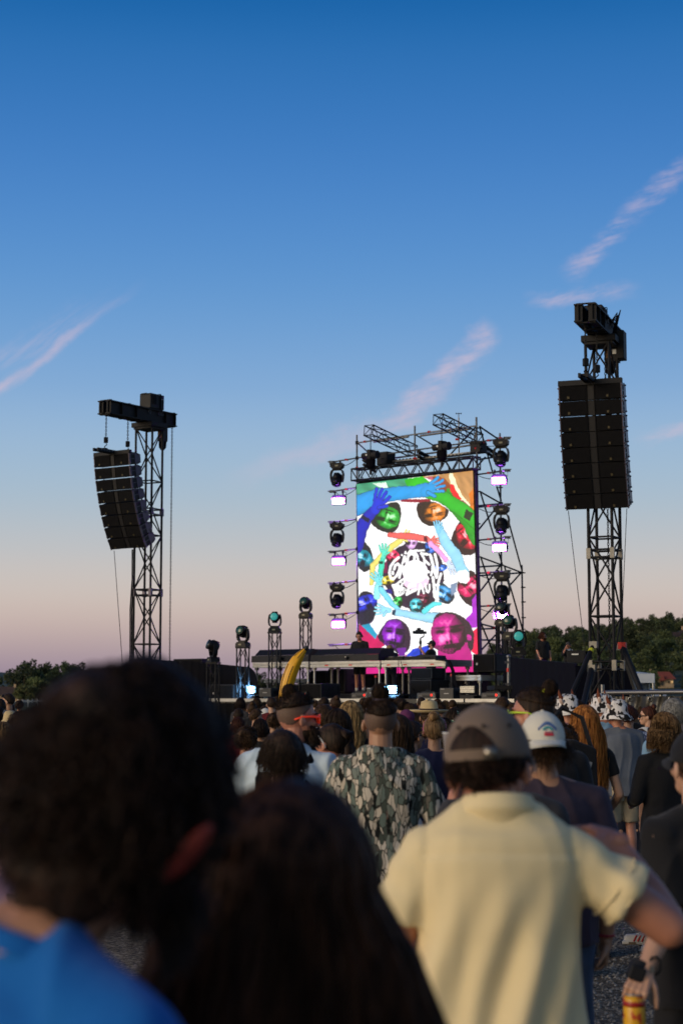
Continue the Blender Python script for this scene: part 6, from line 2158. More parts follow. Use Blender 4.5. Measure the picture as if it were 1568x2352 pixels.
HAIR = dict(umber=hair_mat('hair_umber', (.016, .007, .005), (.085, .036, .020)), black=hair_mat('hair_black', (.007, .0045, .004), (.036, .019, .014)), dark=hair_mat('hair_dark', (.010, .006, .0045), (.042, .024, .015)), brown=hair_mat('hair_brown', (.022, .012, .007), (.070, .038, .020)),
            auburn=hair_mat('hair_auburn', (.14, .045, .012), (.56, .23, .06)), blond=hair_mat('hair_blond', (.11, .065, .030), (.46, .31, .15)), dblond=hair_mat('hair_dark_blond', (.07, .038, .018), (.27, .16, .075)),
            grey=hair_mat('hair_grey', (.10, .10, .10), (.21, .205, .20)), red_dark=hair_mat('hair_reddish', (.03, .010, .007), (.09, .03, .018)), stubble=mat('stubble', (.11, .065, .048), .7, 0, .3, 90))
def cloth_mat(name, c, var=.12, bump=.25, bscale=40, rough=.9):
    return mat(name, c, rough, 0, var, 7, bump, bscale, spec=.25, sheen=.08)
CL = dict(black=cloth_mat('black_cotton', (.010, .010, .013)), navy=cloth_mat('navy_cotton', (.008, .010, .042)), grey=cloth_mat('grey_marl', (.11, .125, .16), .2), plum=cloth_mat('plum_cotton', (.045, .033, .055)),
          white=cloth_mat('white_cotton', (.55, .55, .56)), lblue=cloth_mat('pale_blue_fleece', (.52, .63, .74)), polo=cloth_mat('yellow_pique', (.73, .61, .375), .05, .12, 260), jeans=cloth_mat('dark_denim', (.014, .016, .030)),
          khaki=cloth_mat('beige_canvas', (.34, .28, .20), .15), blue=cloth_mat('bright_blue_cotton', (.003, .115, .43), .08), charcoal=cloth_mat('charcoal_knit', (.035, .034, .040), .3), pink=cloth_mat('pink_cotton', (.48, .27, .36)),
          olive=cloth_mat('olive_cotton', (.06, .06, .04)), red=cloth_mat('dark_red_cotton', (.13, .016, .02)), sky=cloth_mat('sky_blue_shirt', (.24, .40, .55)), brown=cloth_mat('brown_cotton', (.05, .032, .024)),
          green=cloth_mat('green_cotton', (.01, .13, .07)), denim=cloth_mat('mid_denim', (.045, .07, .13)), taupe=cloth_mat('taupe_cotton', (.17, .125, .10), .08, .12, 180), straw=cloth_mat('straw', (.52, .40, .22), .15, .5, 90), cream=cloth_mat('cream_cotton', (.62, .60, .54), .06))
LENS = mat('dark_glass', (.012, .010, .012), .08)
CAMO = bpy.data.materials.new('bark_camouflage')
CAMO.use_nodes = True
def _camo():
    n = CAMO.node_tree
    b = n.nodes['Principled BSDF']
    b.inputs['Roughness'].default_value = .92
    b.inputs['Specular IOR Level'].default_value = .2
    tc = n.nodes.new('ShaderNodeTexCoord')
    mp = n.nodes.new('ShaderNodeMapping'); mp.inputs['Scale'].default_value = (56, 38, 16.5)
    nz = n.nodes.new('ShaderNodeTexNoise'); nz.inputs['Scale'].default_value = 15; nz.inputs['Detail'].default_value = 4
    n.links.new(tc.outputs['Object'], nz.inputs['Vector'])
    mxv = n.nodes.new('ShaderNodeVectorMath'); mxv.operation = 'MULTIPLY_ADD'
    n.links.new(nz.outputs['Color'], mxv.inputs[0]); mxv.inputs[1].default_value = (1.7, 1.7, 1.7)
    n.links.new(tc.outputs['Object'], mp.inputs[0]); n.links.new(mp.outputs[0], mxv.inputs[2])
    v1 = n.nodes.new('ShaderNodeTexVoronoi'); v1.inputs['Scale'].default_value = 1.0
    v2 = n.nodes.new('ShaderNodeTexVoronoi'); v2.inputs['Scale'].default_value = 1.0; v2.feature = 'DISTANCE_TO_EDGE'
    n.links.new(mxv.outputs[0], v1.inputs['Vector']); n.links.new(mxv.outputs[0], v2.inputs['Vector'])
    sp_ = n.nodes.new('ShaderNodeSeparateColor'); n.links.new(v1.outputs['Color'], sp_.inputs[0])
    r_ = n.nodes.new('ShaderNodeValToRGB'); r_.color_ramp.interpolation = 'CONSTANT'
    st = [(0, (.58, .52, .45)), (.22, (.13, .17, .155)), (.44, (.44, .39, .33)), (.56, (.065, .08, .07)), (.70, (.17, .20, .18)), (.84, (.13, .12, .105)), (.94, (.010, .012, .012))]
    e = r_.color_ramp.elements
    while len(e) < len(st):
        e.new(.5)
    for el, (p_, c_) in zip(e, st):
        el.position = p_; el.color = (*c_, 1)
    n.links.new(sp_.outputs[0], r_.inputs[0])
    ed = X(n, v2.outputs['Distance']).smooth(.03, .075)
    mx = n.nodes.new('ShaderNodeMixRGB'); mx.inputs[1].default_value = (.032, .032, .030, 1)
    n.links.new(ed.k, mx.inputs[0]); n.links.new(r_.outputs[0], mx.inputs[2])
    # short rust brown dashes inside some patches
    mp2 = n.nodes.new('ShaderNodeMapping'); mp2.inputs['Scale'].default_value = (70, 40, 7)
    n.links.new(tc.outputs['Object'], mp2.inputs[0])
    v3 = n.nodes.new('ShaderNodeTexVoronoi'); n.links.new(mp2.outputs[0], v3.inputs['Vector']); v3.inputs['Scale'].default_value = 1.0
    s3 = n.nodes.new('ShaderNodeSeparateColor'); n.links.new(v3.outputs['Color'], s3.inputs[0])
    dash = X(n, s3.outputs[1]).smooth(.90, .92) * X(n, v3.outputs['Distance']).smooth(.22, .30, 1, 0) * .55
    mx2 = n.nodes.new('ShaderNodeMixRGB'); n.links.new(dash.k, mx2.inputs[0]); n.links.new(mx.outputs[0], mx2.inputs[1]); mx2.inputs[2].default_value = (.20, .07, .05, 1)
    n.links.new(mx2.outputs[0], b.inputs['Base Color'])
    nb = n.nodes.new('ShaderNodeTexNoise'); nb.inputs['Scale'].default_value = 30
    n.links.new(tc.outputs['Object'], nb.inputs['Vector'])
    bp = n.nodes.new('ShaderNodeBump'); bp.inputs['Strength'].default_value = .25; bp.inputs['Distance'].default_value = .01
    n.links.new(nb.outputs['Fac'], bp.inputs['Height']); n.links.new(bp.outputs[0], b.inputs['Normal'])
_camo()
COW = ramp_noise_mat('cow_plush', [(0.0, (.010, .009, .012)), (.465, (.012, .011, .013)), (.485, (.70, .68, .70)), (1.0, (.80, .79, .80))], 24, .95, (1, 1, .8), .0, detail=1.5)
FLORAL = ramp_noise_mat('blue_floral_cotton', [(0.0, (.02, .03, .09)), (.46, (.03, .045, .13)), (.50, (.42, .46, .58)), (.58, (.40, .44, .55)), (.62, (.04, .06, .16))], 48, .9, detail=2)
PRINT = ramp_noise_mat('dotted_green_cotton', [(0.0, (.008, .11, .06)), (.60, (.010, .13, .07)), (.66, (.7, .7, .62)), (1, (.7, .7, .62))], 60, .9, detail=0.5)
def assign(root, name, me, m, H=None, smooth=True, label=None):
    if isinstance(me, MB):
        me = me.mesh(name, smooth)
    if not me.materials:
        me.materials.append(m)
    o = bpy.data.objects.new(name, me)
    link(o, root)
    if me.materials[0] != m:
        o.material_slots[0].link = 'OBJECT'
        o.material_slots[0].material = m
    if H is not None:
        o.matrix_local = H
    if label:
        o['label'] = label
    return o
def person(label, px, ytop, Y, yaw=0.0, group=None, base_z=0.0, hh=1.795, xoff=0.0):
    """root at the feet so that the crown is seen at (px, ytop) at distance Y"""
    q = P(px, ytop, Y)
    s = (q.z - base_z) / hh
    return thing('person', label, 'person', (q.x + xoff, Y, base_z), R(yaw), group, s)
def sunglasses(root, H, frame, lens=LENS, up=0.0, wide=False):
    """worn on the nose, or pushed up on the hair when up > 0"""
    c = Matrix.Translation((0, 0, 0))
    if up:
        c = Matrix.Translation((0, -.012, .075)) @ Matrix.Translation((0, .09, 1.66)) @ Matrix.Rotation(R(38), 4, 'X') @ Matrix.Translation((0, -.09, -1.66))
    HH = (H or Matrix.Identity(4)) @ c
    fr = MB()
    for s in (-1, 1):
        fr.tube([(s * .036 + .031 * math.cos(k * math.pi / 6), .108 - .014 * abs(math.cos(k * math.pi / 6)) * (1 if math.cos(k * math.pi / 6) * s > 0 else 0), 1.660 + .022 * math.sin(k * math.pi / 6)) for k in range(13)], .0042, 6)
        fr.tube([(s * .067, .094, 1.667), (s * .082, .05, 1.668), (s * .087, -.01, 1.664), (s * .083, -.05, 1.650)], [.0065, .006, .005, .004], 6)
    fr.box((0, .110, 1.664), (.016, .008, .008))
    f = assign(root, 'sunglasses', fr, frame, HH)
    ln = MB()
    for s in (-1, 1):
        ln.add([(s * .036 + .029 * math.cos(k * math.pi / 6), .107 - .012 * (abs(math.cos(k * math.pi / 6)) if math.cos(k * math.pi / 6) * s > 0 else 0), 1.660 + .020 * math.sin(k * math.pi / 6)) for k in range(12)], [tuple(range(12))])
    assign(f, 'lens', ln, lens, None, False)
    return f
def eyes_mouth(root, H, hairc=None, lips=None):
    e = MB(); b = MB()
    for s in (-1, 1):
        e.ell((s * .031, .082, 1.660), (.012, .008, .006), nu=10, nv=6)
        if hairc is not None:
            b.tube([(s * .014, .098, 1.683), (s * .034, .095, 1.689), (s * .053, .078, 1.682)], [.004, .0048, .003], 5)
    assign(root, 'eye', e, mat('eye_dark', (.03, .022, .018), .25), H)
    if hairc is not None:
        assign(root, 'eyebrow', b, hairc, H)
    assign(root, 'mouth', MB().ell((0, .0985, 1.594), (.021, .0065, .0035), nu=12, nv=6), lips or mat('lip', (.22, .07, .06), .5), H)
def beard(root, H, hm, N=260, L_=.02, seed=5):
    g_ = np.random.default_rng(seed)
    th = g_.uniform(-1.5, 1.5, N); z = g_.uniform(1.552, 1.625, N)
    keep = ~((np.abs(th) < .35) & (z > 1.583) & (z < 1.604))
    th, z = th[keep], z[keep]
    rx = .054 + .012 * (z - 1.56) / .06; ry = .062 - .0 * z
    root_p = np.stack([np.sin(th) * rx, .034 + np.cos(th) * ry * .98, z], 1)
    d = np.stack([np.sin(th), np.cos(th) * .8, -1.1 + 0 * th], 1) + g_.normal(0, .2, (len(th), 3))
    t = np.linspace(0, 1, 4)[None, :, None]
    p = root_p[:, None] + d[:, None] * t * L_
    shell = MB().ell((0, .036, 1.588), (.0605, .0615, .046), nu=24, nv=14)
    q = np.array(shell.v)
    low = (q[:, 2] > 1.600) | (q[:, 1] < .0)
    q[low] = q[low] * .86 + np.array([0, .036, 1.588]) * .14
    shell.v = [tuple(v) for v in q.tolist()]
    mou = MB().tube([(-.028, .088, 1.592), (-.012, .104, 1.610), (.012, .104, 1.610), (.028, .088, 1.592)], [.005, .007, .007, .005], 6)
    assign(root, 'beard', merge(shell, mou, strands(p, .0018)), hm, H)
def cap_hat(root, H, m, back=False, brim_m=None, panel=True, name='cap', r_up=1.0):
    """baseball cap; back=True: worn the wrong way round"""
    s = -1 if back else 1
    nu, nv = 40, 16
    rr = []
    for j in range(nv + 1):
        th = math.pi * .5 * (1 - j / nv) * 1.06
        ring = []
        for k in range(nu):
            ph = 2 * math.pi * k / nu
            x, y, z = math.sin(th) * math.sin(ph), math.sin(th) * math.cos(ph), math.cos(th)
            seam = 1 - .012 * max(0, 1 - abs(((ph / (math.pi / 3)) + .5) % 1 - .5) * 22) * math.sin(th)
            ring.append((x * .0905 * seam, -.008 + y * .112 * seam, 1.685 + z * .108 * r_up * (1 if th < 1.5 else 1)))
        rr.append(ring)
    dome = MB().loft(rr)
    inner = [[(x * .94, -.008 + (y + .008) * .94, z - .002) for x, y, z in rr[0]], [(x * .9, -.008 + (y + .008) * .9, z + .02) for x, y, z in rr[0]]]
    dome.loft([rr[0]] + inner, False)
    o = assign(root, name, dome, m, H)
    br = MB()
    top, bot = [], []
    n = 22
    for k in range(n + 1):
        a = -1.25 + 2.5 * k / n
        rx, ry = .088, .110
        for lst, dz_ in ((top, .0), (bot, -.006)):
            lst.append([(math.sin(a) * rx * .98, s * math.cos(a) * ry * .98 - .008, 1.684 + dz_), (math.sin(a) * rx * (1 + .16 * max(0, math.cos(a))), s * (math.cos(a) * (ry + .045 * max(0, math.cos(a * 1.2)))) - .008, 1.682 + dz_ - .012 * math.sin(a) ** 2),
                        (math.sin(a) * rx * (1 + .12 * max(0, math.cos(a))), s * (math.cos(a) * (ry + .088 * max(0, math.cos(a * 1.2)) ** .6)) - .008, 1.676 + dz_ - .026 * math.sin(a) ** 2 - .006)])
    for lst, fl in ((top, 1), (bot, -1)):
        v = [p for row in lst for p in row]
        br.add(v, [((i * 3 + j), ((i + 1) * 3 + j), ((i + 1) * 3 + j + 1), (i * 3 + j + 1))[::fl] for i in range(n) for j in range(2)])
    assign(o, 'peak', br, brim_m or m)
    assign(o, 'button', MB().ell((0, -.008, 1.685 + .109 * r_up), (.008, .008, .004), nu=10, nv=6), m)
    return o
def bucket(root, H, m, name='bucket_hat', brim=.045, crown=.098, furry=0.0, flare=.028, seed=3):
    prof = [(.0, 1.685 + crown + .012), (.035, 1.685 + crown + .010), (.068, 1.685 + crown - .002), (.086, 1.685 + crown - .03), (.094, 1.70), (.098, 1.683), (.104 + flare * .4, 1.665), (.104 + flare + brim * .2, 1.675 - brim), (.100 + flare + brim * .2, 1.672 - brim), (.095, 1.675)]
    mb = MB()
    nu = 44
    rr = []
    g_ = np.random.default_rng(seed)
    for r_, z in prof:
        rr.append([(r_ * .95 * math.cos(2 * math.pi * k / nu), -.008 + r_ * 1.10 * math.sin(2 * math.pi * k / nu), z + (.008 * math.sin(k * .43 + seed) if z < 1.66 else 0)) for k in range(nu)])
    mb.loft(rr[::-1])
    o = assign(root, name, mb, m, H)
    if furry:
        N = 2200
        th = g_.uniform(0, 2 * math.pi, N); i = g_.uniform(.4, 7.0, N)
        pr = np.array(prof)
        rad = np.interp(i, np.arange(len(pr)), pr[:, 0]); z = np.interp(i, np.arange(len(pr)), pr[:, 1])
        root_p = np.stack([rad * .95 * np.cos(th), -.008 + rad * 1.1 * np.sin(th), z], 1)
        d = np.stack([np.cos(th), np.sin(th), .3 - .12 * i], 1) + g_.normal(0, .5, (N, 3))
        d /= np.linalg.norm(d, axis=1)[:, None]
        t = np.linspace(0, 1, 3)[None, :, None]
        assign(o, 'plush_pile', strands(root_p[:, None] - d[:, None] * .002 + d[:, None] * t * furry, .0016), m)
    return o
def cow_hat(root, H, seed):
    o = bucket(root, H, COW, 'cow_hat', .05, .105, .011, .03, seed)
    hornm = mat('horn_plush', (.16, .042, .018), .9, 0, .15)
    earm = mat('ear_plush', (.55, .42, .38), .9, 0, .15)
    for s in (-1, 1):
        assign(o, 'horn', MB().tube([(s * .062, -.0, 1.745), (s * .088, .0, 1.775), (s * .104, .004, 1.812), (s * .100, .010, 1.848)], [.021, .019, .012, .003], 10), hornm)
        assign(o, 'ear', MB().ell((s * .098, -.014, 1.738), (.012, .020, .034), Matrix.Rotation(s * R(38), 3, 'Y'), nu=12, nv=8), earm)
    return o
def strands_bun(c, r_, seed, N=260):
    g_ = np.random.default_rng(seed)
    d = g_.normal(size=(N, 3)); d /= np.linalg.norm(d, axis=1)[:, None]
    ax = np.cross(d, g_.normal(0, .5, (N, 3)) + np.array([0, 0, 1.0])); ax /= np.linalg.norm(ax, axis=1)[:, None]
    t = np.linspace(0, 1.5, 7)[None, :, None]
    p = d[:, None] * np.cos(t) + ax[:, None] * np.sin(t)
    return strands(np.array(c) + p * r_ * g_.uniform(.98, 1.16, (N, 1, 1)), .0014)
BIG = Matrix.Translation((0, -.008, 1.69)) @ Matrix.Scale(1.2, 4) @ Matrix.Translation((0, .008, -1.69))
def lean_M(a):
    return Matrix.Translation((0, 0, .95)) @ Matrix.Rotation(R(-a), 4, 'X') @ Matrix.Translation((0, 0, -.95))
def leaned(me, a):
    if not a:
        return me
    me = me.copy()
    c = co_of(me)
    c4 = np.concatenate([c, np.ones((len(c), 1))], 1) @ np.array(lean_M(a)).T
    w_ = np.clip((c[:, 2] - .86) / .22, 0, 1)[:, None]
    w_ = w_ * w_ * (3 - 2 * w_)
    me.vertices.foreach_set('co', (c * (1 - w_) + c4[:, :3] * w_).reshape(-1))
    me.update()
    return me
def dress(t, p, H=None, skin='tan', shirt=None, sk={}, legs='jeans', lk={}, fold=.005, ff=26, seed=1, vox=.012, hvox=.0058, svox=.012, fine=False, hands=True, grip=(False, False), outs=(None, None), lean=0, shoes=True, shoe_m=None):
    """body, shirt, trousers and shoes of one person"""
    assign(t, 'body', leaned(body_mesh(p, H, vox, hvox, hands, fine, True, grip, outs), lean), SKIN[skin])
    key = ('shirt', p['key'], tuple(sorted(sk.items())), svox, seed if fold else 0, fold)
    if key not in _mc:
        me = remesh(shirt_prims(p, **sk), svox, 5, 'shirt')
        if fold:
            displace(me, folds(fold, ff, seed))
        _mc[key] = me
    if shirt is not None:
        o = assign(t, 'shirt', leaned(_mc[key], lean), shirt if not isinstance(shirt, str) else CL[shirt])
    key = ('legs', p['sex'], tuple(sorted(lk.items())))
    if key not in _mc:
        _mc[key] = displace(remesh(legs_prims(p, **lk), .016, 4, 'trousers'), folds(.006, 24, 5, (1, 1, .8)))
    assign(t, 'shorts' if lk.get('cut') else 'trousers', _mc[key], CL[legs] if isinstance(legs, str) else legs)
    if shoes:
        for s in (-1, 1):
            k = ('shoe', s)
            if k not in _mc:
                _mc[k] = remesh(shoe_prims(s), .012, 3, 'shoe')
            assign(t, 'shoe', _mc[k], shoe_m or CL['black'])
# ------------------------------------------------------------------ foreground: curly head, blue T-shirt
p = pose('m')
H = HM_(20, -6, 4, (0, .035, 0))
t = person('man with big dark curly hair and bright blue T-shirt, nearest at left', 258, 1466, 1.87, 0, hh=1.825)
_th, _s = R(11), t.scale[0]
_rot = Matrix.Rotation(_th, 4, 'Y') @ Matrix.Rotation(R(-48), 4, 'Z')
_hd = _rot @ Vector((0, .03, 1.69)) * _s
t.matrix_basis = Matrix.Translation((t.location.x - _hd.x, 1.87 - _hd.y, .03)) @ _rot @ Matrix.Scale(_s, 4)
dress(t, p, H, 'warm', 'blue', dict(slack=.018, sleeve=.6), 'jeans', fold=.006, seed=21, vox=.009, hvox=.004, svox=.009, fine=True)
nape = MB().ell((0, -.058, 1.590), (.070, .054, .076), nu=30, nv=20)
nq = np.array(nape.v)
nape.v = [tuple(v) for v in (nq * (1 + .10 * waves(nq, 70, 9, 6))[:, None] - np.array([0, -.058, 1.590]) * (.10 * waves(nq, 70, 9, 6))[:, None]).tolist()]
hr = merge(hair_shell('mop', .024, 4, 90, 60, .011, 60, .014), nape, tufts('mop', 3600, .036, 11, .0018, .0085, .018, .7, 10))
assign(t, 'hair', hr, HAIR['black'], H)
beard(t, H, HAIR['black'], 900, .05)  # beard added to darken the jaw and neck where they lie in shadow
assign(t, 'ear', MB().ell((.118, -.022, 1.635), (.009, .017, .040), Matrix.Rotation(R(24), 3, 'Y'), nu=14, nv=10), mat('red_lit_ear', (.27, .032, .022), .6), H)  # red light falling on the ear is put into its colour
eyes_mouth(t, H, HAIR['black'])
fr = assign(t, 'shirt_collar', MB().loft([[(math.sin(2 * math.pi * k / 32) * (.070 + d_), -.02 + math.cos(2 * math.pi * k / 32) * (.066 + d_), 1.497 + z_ + .012 * -math.cos(2 * math.pi * k / 32)) for k in range(32)] for d_, z_ in ((.016, -.012), (.010, .004), (.004, .010), (-.002, .004))], False), CL['blue'])
# ------------------------------------------------------------------ foreground: long dark hair
p = pose('f')
H = HM_(-4, 0, 2)
t = person('woman with very long straight near-black hair beside the curly head', 652, 1800, 2.2, 6, hh=1.82)
dress(t, p, H, 'warm', 'black', dict(slack=.016, sleeve=1.6, sl_r=.052), 'jeans', fold=.004, seed=22, vox=.010, hvox=.005, svox=.010, fine=True)
assign(t, 'hair', merge(hair_shell('full', .030, 8, 64, 44, .003, 60), long_hair(.80, 1700, 31, 1.16, .012, .0022, 2.2, .038, 2.0, 15, .40)), HAIR['umber'], H)
# ------------------------------------------------------------------ cream polo shirt and brown cap
p = pose('m', L=((-.262, .015, 1.14), (-.20, .25, 1.10)), R_=((.392, -.015, 1.225), (.292, .16, 1.405)), sh=.160, sz=1.400)
p['arm'] = 1.08; p['hdR'] = (-.45, .85, -.05); p['key'] += ('polo',)
H = HM_(-24, -4, -3, (-.012, .02, -.080), 1.09)
t = person('man in cream yellow polo shirt and brown cap, right elbow raised', 1137, 1611, 4.0, 0, hh=1.742)
assign(t, 'body', body_mesh(p, H, .008, .004, True, True, True, (False, True)), SKIN['red'])
pk = dict(slack=.020, sleeve=.60, z0=.80, belly=.026, sl_r=.076)
me = remesh(shirt_prims(p, **pk), .008, 7, 'polo_shirt')
def polo_folds(c):
    x, y, z = c[:, 0], c[:, 1], c[:, 2]
    back = np.clip(-y * 14, 0, 1)
    torso = np.clip((.24 - np.abs(x)) * 30, 0, 1)
    # long creases dragged from lower left up to the raised right shoulder
    u = x * .93 - (z - 1.0) * .36
    v = x * .36 + (z - 1.0) * .93
    long_ = np.sin(u * 62 + 1.5 * np.sin(v * 5)) * np.clip((1.36 - z) * 5, 0, 1) * .011 + np.sin(u * 31 + .7) * .013 * np.clip((1.30 - z) * 4, 0, 1)
    sl = np.clip((x - .20) * 12, 0, 1)
    ax = (x - .19) * .83 - (z - 1.43) * .55
    sleeve = sl * (np.sin(ax * 52 + 9 * (z - 1.3) + np.sin(y * 40)) * .008 + np.sin((z + x * .75) * 66) * .0045)
    left = np.clip((-x - .2) * 16, 0, 1) * np.sin(z * 75 + x * 30) * .004
    seam = -.0026 * np.exp(-((np.abs(x) - .168 - .05 * (1.40 - z)) / .007) ** 2) * (z > 1.24) - .003 * np.exp(-((z - 1.405 + .25 * x * x) / .006) ** 2) * (y < -.03) * (np.abs(x) < .18)
    return seam + torso * back * long_ + sleeve + left + .0022 * waves(c, 34, 5, 6, (1, 1, .6)) + folds(.0028, 15, 8, (1, 1, .5))(c)
displace(me, polo_folds)
sh_ = assign(t, 'polo_shirt', me, CL['polo'])
col_ = MB()
rr = []
for d_, z_ in ((.004, -.070), (.012, -.034), (.022, -.024), (.018, -.012), (.009, .006), (.006, .012), (.002, .006)):
    rr.append([(math.sin(2 * math.pi * k / 40) * (.074 + d_), -.018 + math.cos(2 * math.pi * k / 40) * (.068 + d_), 1.512 + z_ - .014 * math.cos(2 * math.pi * k / 40)) for k in range(40)])
col_.loft(rr, False)
assign(sh_, 'collar', col_, CL['polo'])
shR, elR = p['shR'], p['elR']
e_ = shR.lerp(elR, .60)
dv = (elR - shR).normalized()
ax_ = dv.cross(Vector((0, 1, 0))).normalized(); ay_ = dv.cross(ax_)
hb = MB()
for off_ in (-.004, -.040):
    q = e_ + dv * off_
    hb.tube([q + (ax_ * math.cos(2 * math.pi * k / 36) + ay_ * math.sin(2 * math.pi * k / 36)) * (.0785 if off_ > -.01 else .078) for k in range(37)], .0022 if off_ < -.01 else .0030, 6, False)
assign(sh_, 'sleeve_hem', hb, CL['polo'])
cp = cap_hat(t, H, CL['taupe'], False)
# rear opening with strap: hair shows in the arch of the cap's back
arch = MB()
rows = []
for j in range(9):
    row = []
    for k in range(19):
        a = -.62 + 1.24 * k / 18
        top = .052 * math.cos(a / .62 * math.pi / 2) ** .7
        z = 1.692 + top * j / 8
        th = (z - 1.685) / .108
        rad = math.sqrt(max(0, 1 - min(1, th) ** 2)) * 1.012
        row.append((math.sin(a) * .0905 * rad, -.008 - math.cos(a) * .112 * rad - .0012, z))
    rows.append(row)
arch.add([p_ for r_ in rows for p_ in r_], [(j * 19 + k, j * 19 + k + 1, (j + 1) * 19 + k + 1, (j + 1) * 19 + k) for j in range(8) for k in range(18)])
assign(cp, 'back_opening', arch, HAIR['black'])
sp_m = MB()
for s0, s1 in ((-.70, .70),):
    up_, dn_ = [], []
    n_ = 26
    for k in range(n_ + 1):
        a = s0 + (s1 - s0) * k / n_
        up_.append((math.sin(a) * .0925, -.009 - math.cos(a) * .1145, 1.694)); dn_.append((math.sin(a) * .0925, -.009 - math.cos(a) * .1145, 1.672))
    sp_m.add(up_ + dn_, [(k, k + 1, n_ + 2 + k, n_ + 1 + k) for k in range(n_)])
assign(cp, 'strap', sp_m, CL['taupe'])
assign(cp, 'buckle', MB().box((.045, -.1165, 1.685), (.028, .008, .028), Matrix.Rotation(R(22), 3, 'Z')), mat('buckle_metal', (.22, .2, .18), .35, .8))
for a in (-1.05, -.35, .35, 1.05):
    assign(cp, 'eyelet', MB().ell((math.sin(a) * .082, -.010 - math.cos(a) * .098, 1.742), (.004, .004, .004), nu=8, nv=6), K_CLOTH)
assign(t, 'hair', merge(hair_shell('stub', .012, 17, 64, 44, .005, 70, cap=True), tufts('stub', 1500, .014, 12, .0014, .003, .008, .7, 6, cap=True)), HAIR['black'], H)
# ------------------------------------------------------------------ camouflage hoodie with top-knot
p = pose('m', L=((-.275, -.02, 1.16), (-.22, .22, 1.05)), R_=((.285, -.02, 1.16), (.24, .20, 1.03)))
H = HM_(-2, 4, 0)
t = person('man with top-knot in grey green bark camouflage hoodie', 873, 1598, 8.3, 0, hh=1.792)
dress(t, p, H, 'tan', CAMO, dict(slack=.034, sleeve=1.9, z0=.80, sl_r=.076, hood=True), 'olive', fold=.007, ff=22, seed=23, vox=.010, hvox=.0048, svox=.009)
assign(t, 'hair', merge(hair_shell('under', .011, 9, rough=.004), tufts('under', 700, .022, 4, .0012, .001, .008, -.3, 6, back=.4), bun((0, -.030, 1.812), .040, 4), strands_bun((0, -.030, 1.812), .040, 5)), HAIR['dark'], H)
assign(t, 'hair_stubble', hair_shell('stub', .0035, 9, rough=.0004), HAIR['stubble'], H)
assign(t, 'hair_tie', MB().tube([(.034 * math.cos(k * .42), -.030 + .034 * math.sin(k * .42), 1.776) for k in range(16)], .006, 6), CL['plum'], H)
# ------------------------------------------------------------------ pale blue hoodie, orange sunglasses
p = pose('m', L=((-.27, .0, 1.16), (-.20, .22, 1.05)), R_=((.27, .0, 1.16), (.22, .22, 1.05)))
H = HM_(-58, -4, 0, (.035, .02, 0))
t = person('bearded man with shaved sides, orange sunglasses and pale blue hoodie', 660, 1591, 8.6, -8, hh=1.79)
dress(t, p, H, 'red', 'lblue', dict(slack=.036, sleeve=1.9, z0=.84, sl_r=.080, hood=True), 'jeans', fold=.008, ff=20, seed=24, vox=.010, hvox=.0045, svox=.010)
assign(t, 'hair', merge(hair_shell('under', .018, 10, rough=.005), bun((0, -.045, 1.795), .036, 6), tufts('under', 700, .022, 3, .0014, .003, .012, .0, 6, back=.6), strands_bun((0, -.045, 1.795), .036, 6)), HAIR['dark'], H)
assign(t, 'hair_stubble', hair_shell('stub', .0035, 9, rough=.0004), HAIR['stubble'], H)
eyes_mouth(t, H, HAIR['dark'])
beard(t, H, HAIR['dark'], 420, .035)
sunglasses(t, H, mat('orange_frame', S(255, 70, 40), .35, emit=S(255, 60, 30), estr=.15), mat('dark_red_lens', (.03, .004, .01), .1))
st_ = MB()
for s in (-1, 1):
    st_.tube([(s * .115, .10, 1.30), (s * .128, .06, 1.44), (s * .130, -.01, 1.505), (s * .125, -.08, 1.45), (s * .115, -.145, 1.30)], .022, 4)
st_.box((0, -.19, 1.22), (.27, .10, .36), taper=(.8, .7))
assign(t, 'backpack', st_, K_CLOTH)
# ------------------------------------------------------------------ dark bob in front of him
p = pose('f')
H = HM_(3, 6, 0)
t = person('short-haired woman with dark smooth bob in front of the pale blue hoodie', 649, 1668, 7.0, 4, hh=1.806)
dress(t, p, H, 'dim', 'plum', dict(slack=.016, sleeve=.7, sl_r=.056), 'jeans', fold=.004, seed=25)
assign(t, 'hair', merge(hair_shell('short', .020, 12, 80, 54, .003, 60, -.004), tufts('short', 2400, .030, 8, .0012, .001, .012, 1.9, 7)), HAIR['dark'], H)
# ------------------------------------------------------------------ white cap backwards, plum T-shirt
p = pose('m', R_=((.250, -.03, 1.13), (.232, .02, .87)))
H = HM_(6, 2, 0, (-.02, 0, 0))
t = person('person in backwards white embroidered cap and plum T-shirt with red bead bracelet', 1255, 1632, 6.7, 0, hh=1.797)
dress(t, p, H, 'tan', 'plum', dict(slack=.024, sleeve=.72, z0=.86, sl_r=.072), 'denim', fold=.006, seed=26, vox=.010, hvox=.0048, svox=.010, fine=True, grip=(False, True))
cp = cap_hat(t, H, CL['cream'], True, r_up=1.02)
EMB = dict(b=mat('blue_thread', S(50, 100, 180), .7), t=mat('teal_thread', S(60, 150, 160), .7), r=mat('red_thread', S(200, 50, 80), .7), g=mat('green_thread', S(40, 110, 70), .7), o=mat('orange_thread', S(220, 110, 40), .7))
def on_dome(a, z, r_=1.016):
    th = (z - 1.685) / .110
    rad = math.sqrt(max(0, 1 - th * th)) * r_
    return (math.sin(a) * .0905 * rad, -.008 - math.cos(a) * .112 * rad, z)
arc = MB()
for k in range(11):                                   # arched row of block letters
    f = (k - 5) / 5
    a, z = -.02 + f * .42, 1.750 - .022 * f * f
    arc.tube([on_dome(a - .022, z - .006), on_dome(a - .005, z + .007), on_dome(a + .02, z - .005)], .0024, 4)
assign(cp, 'arched_lettering', arc, EMB['b'])
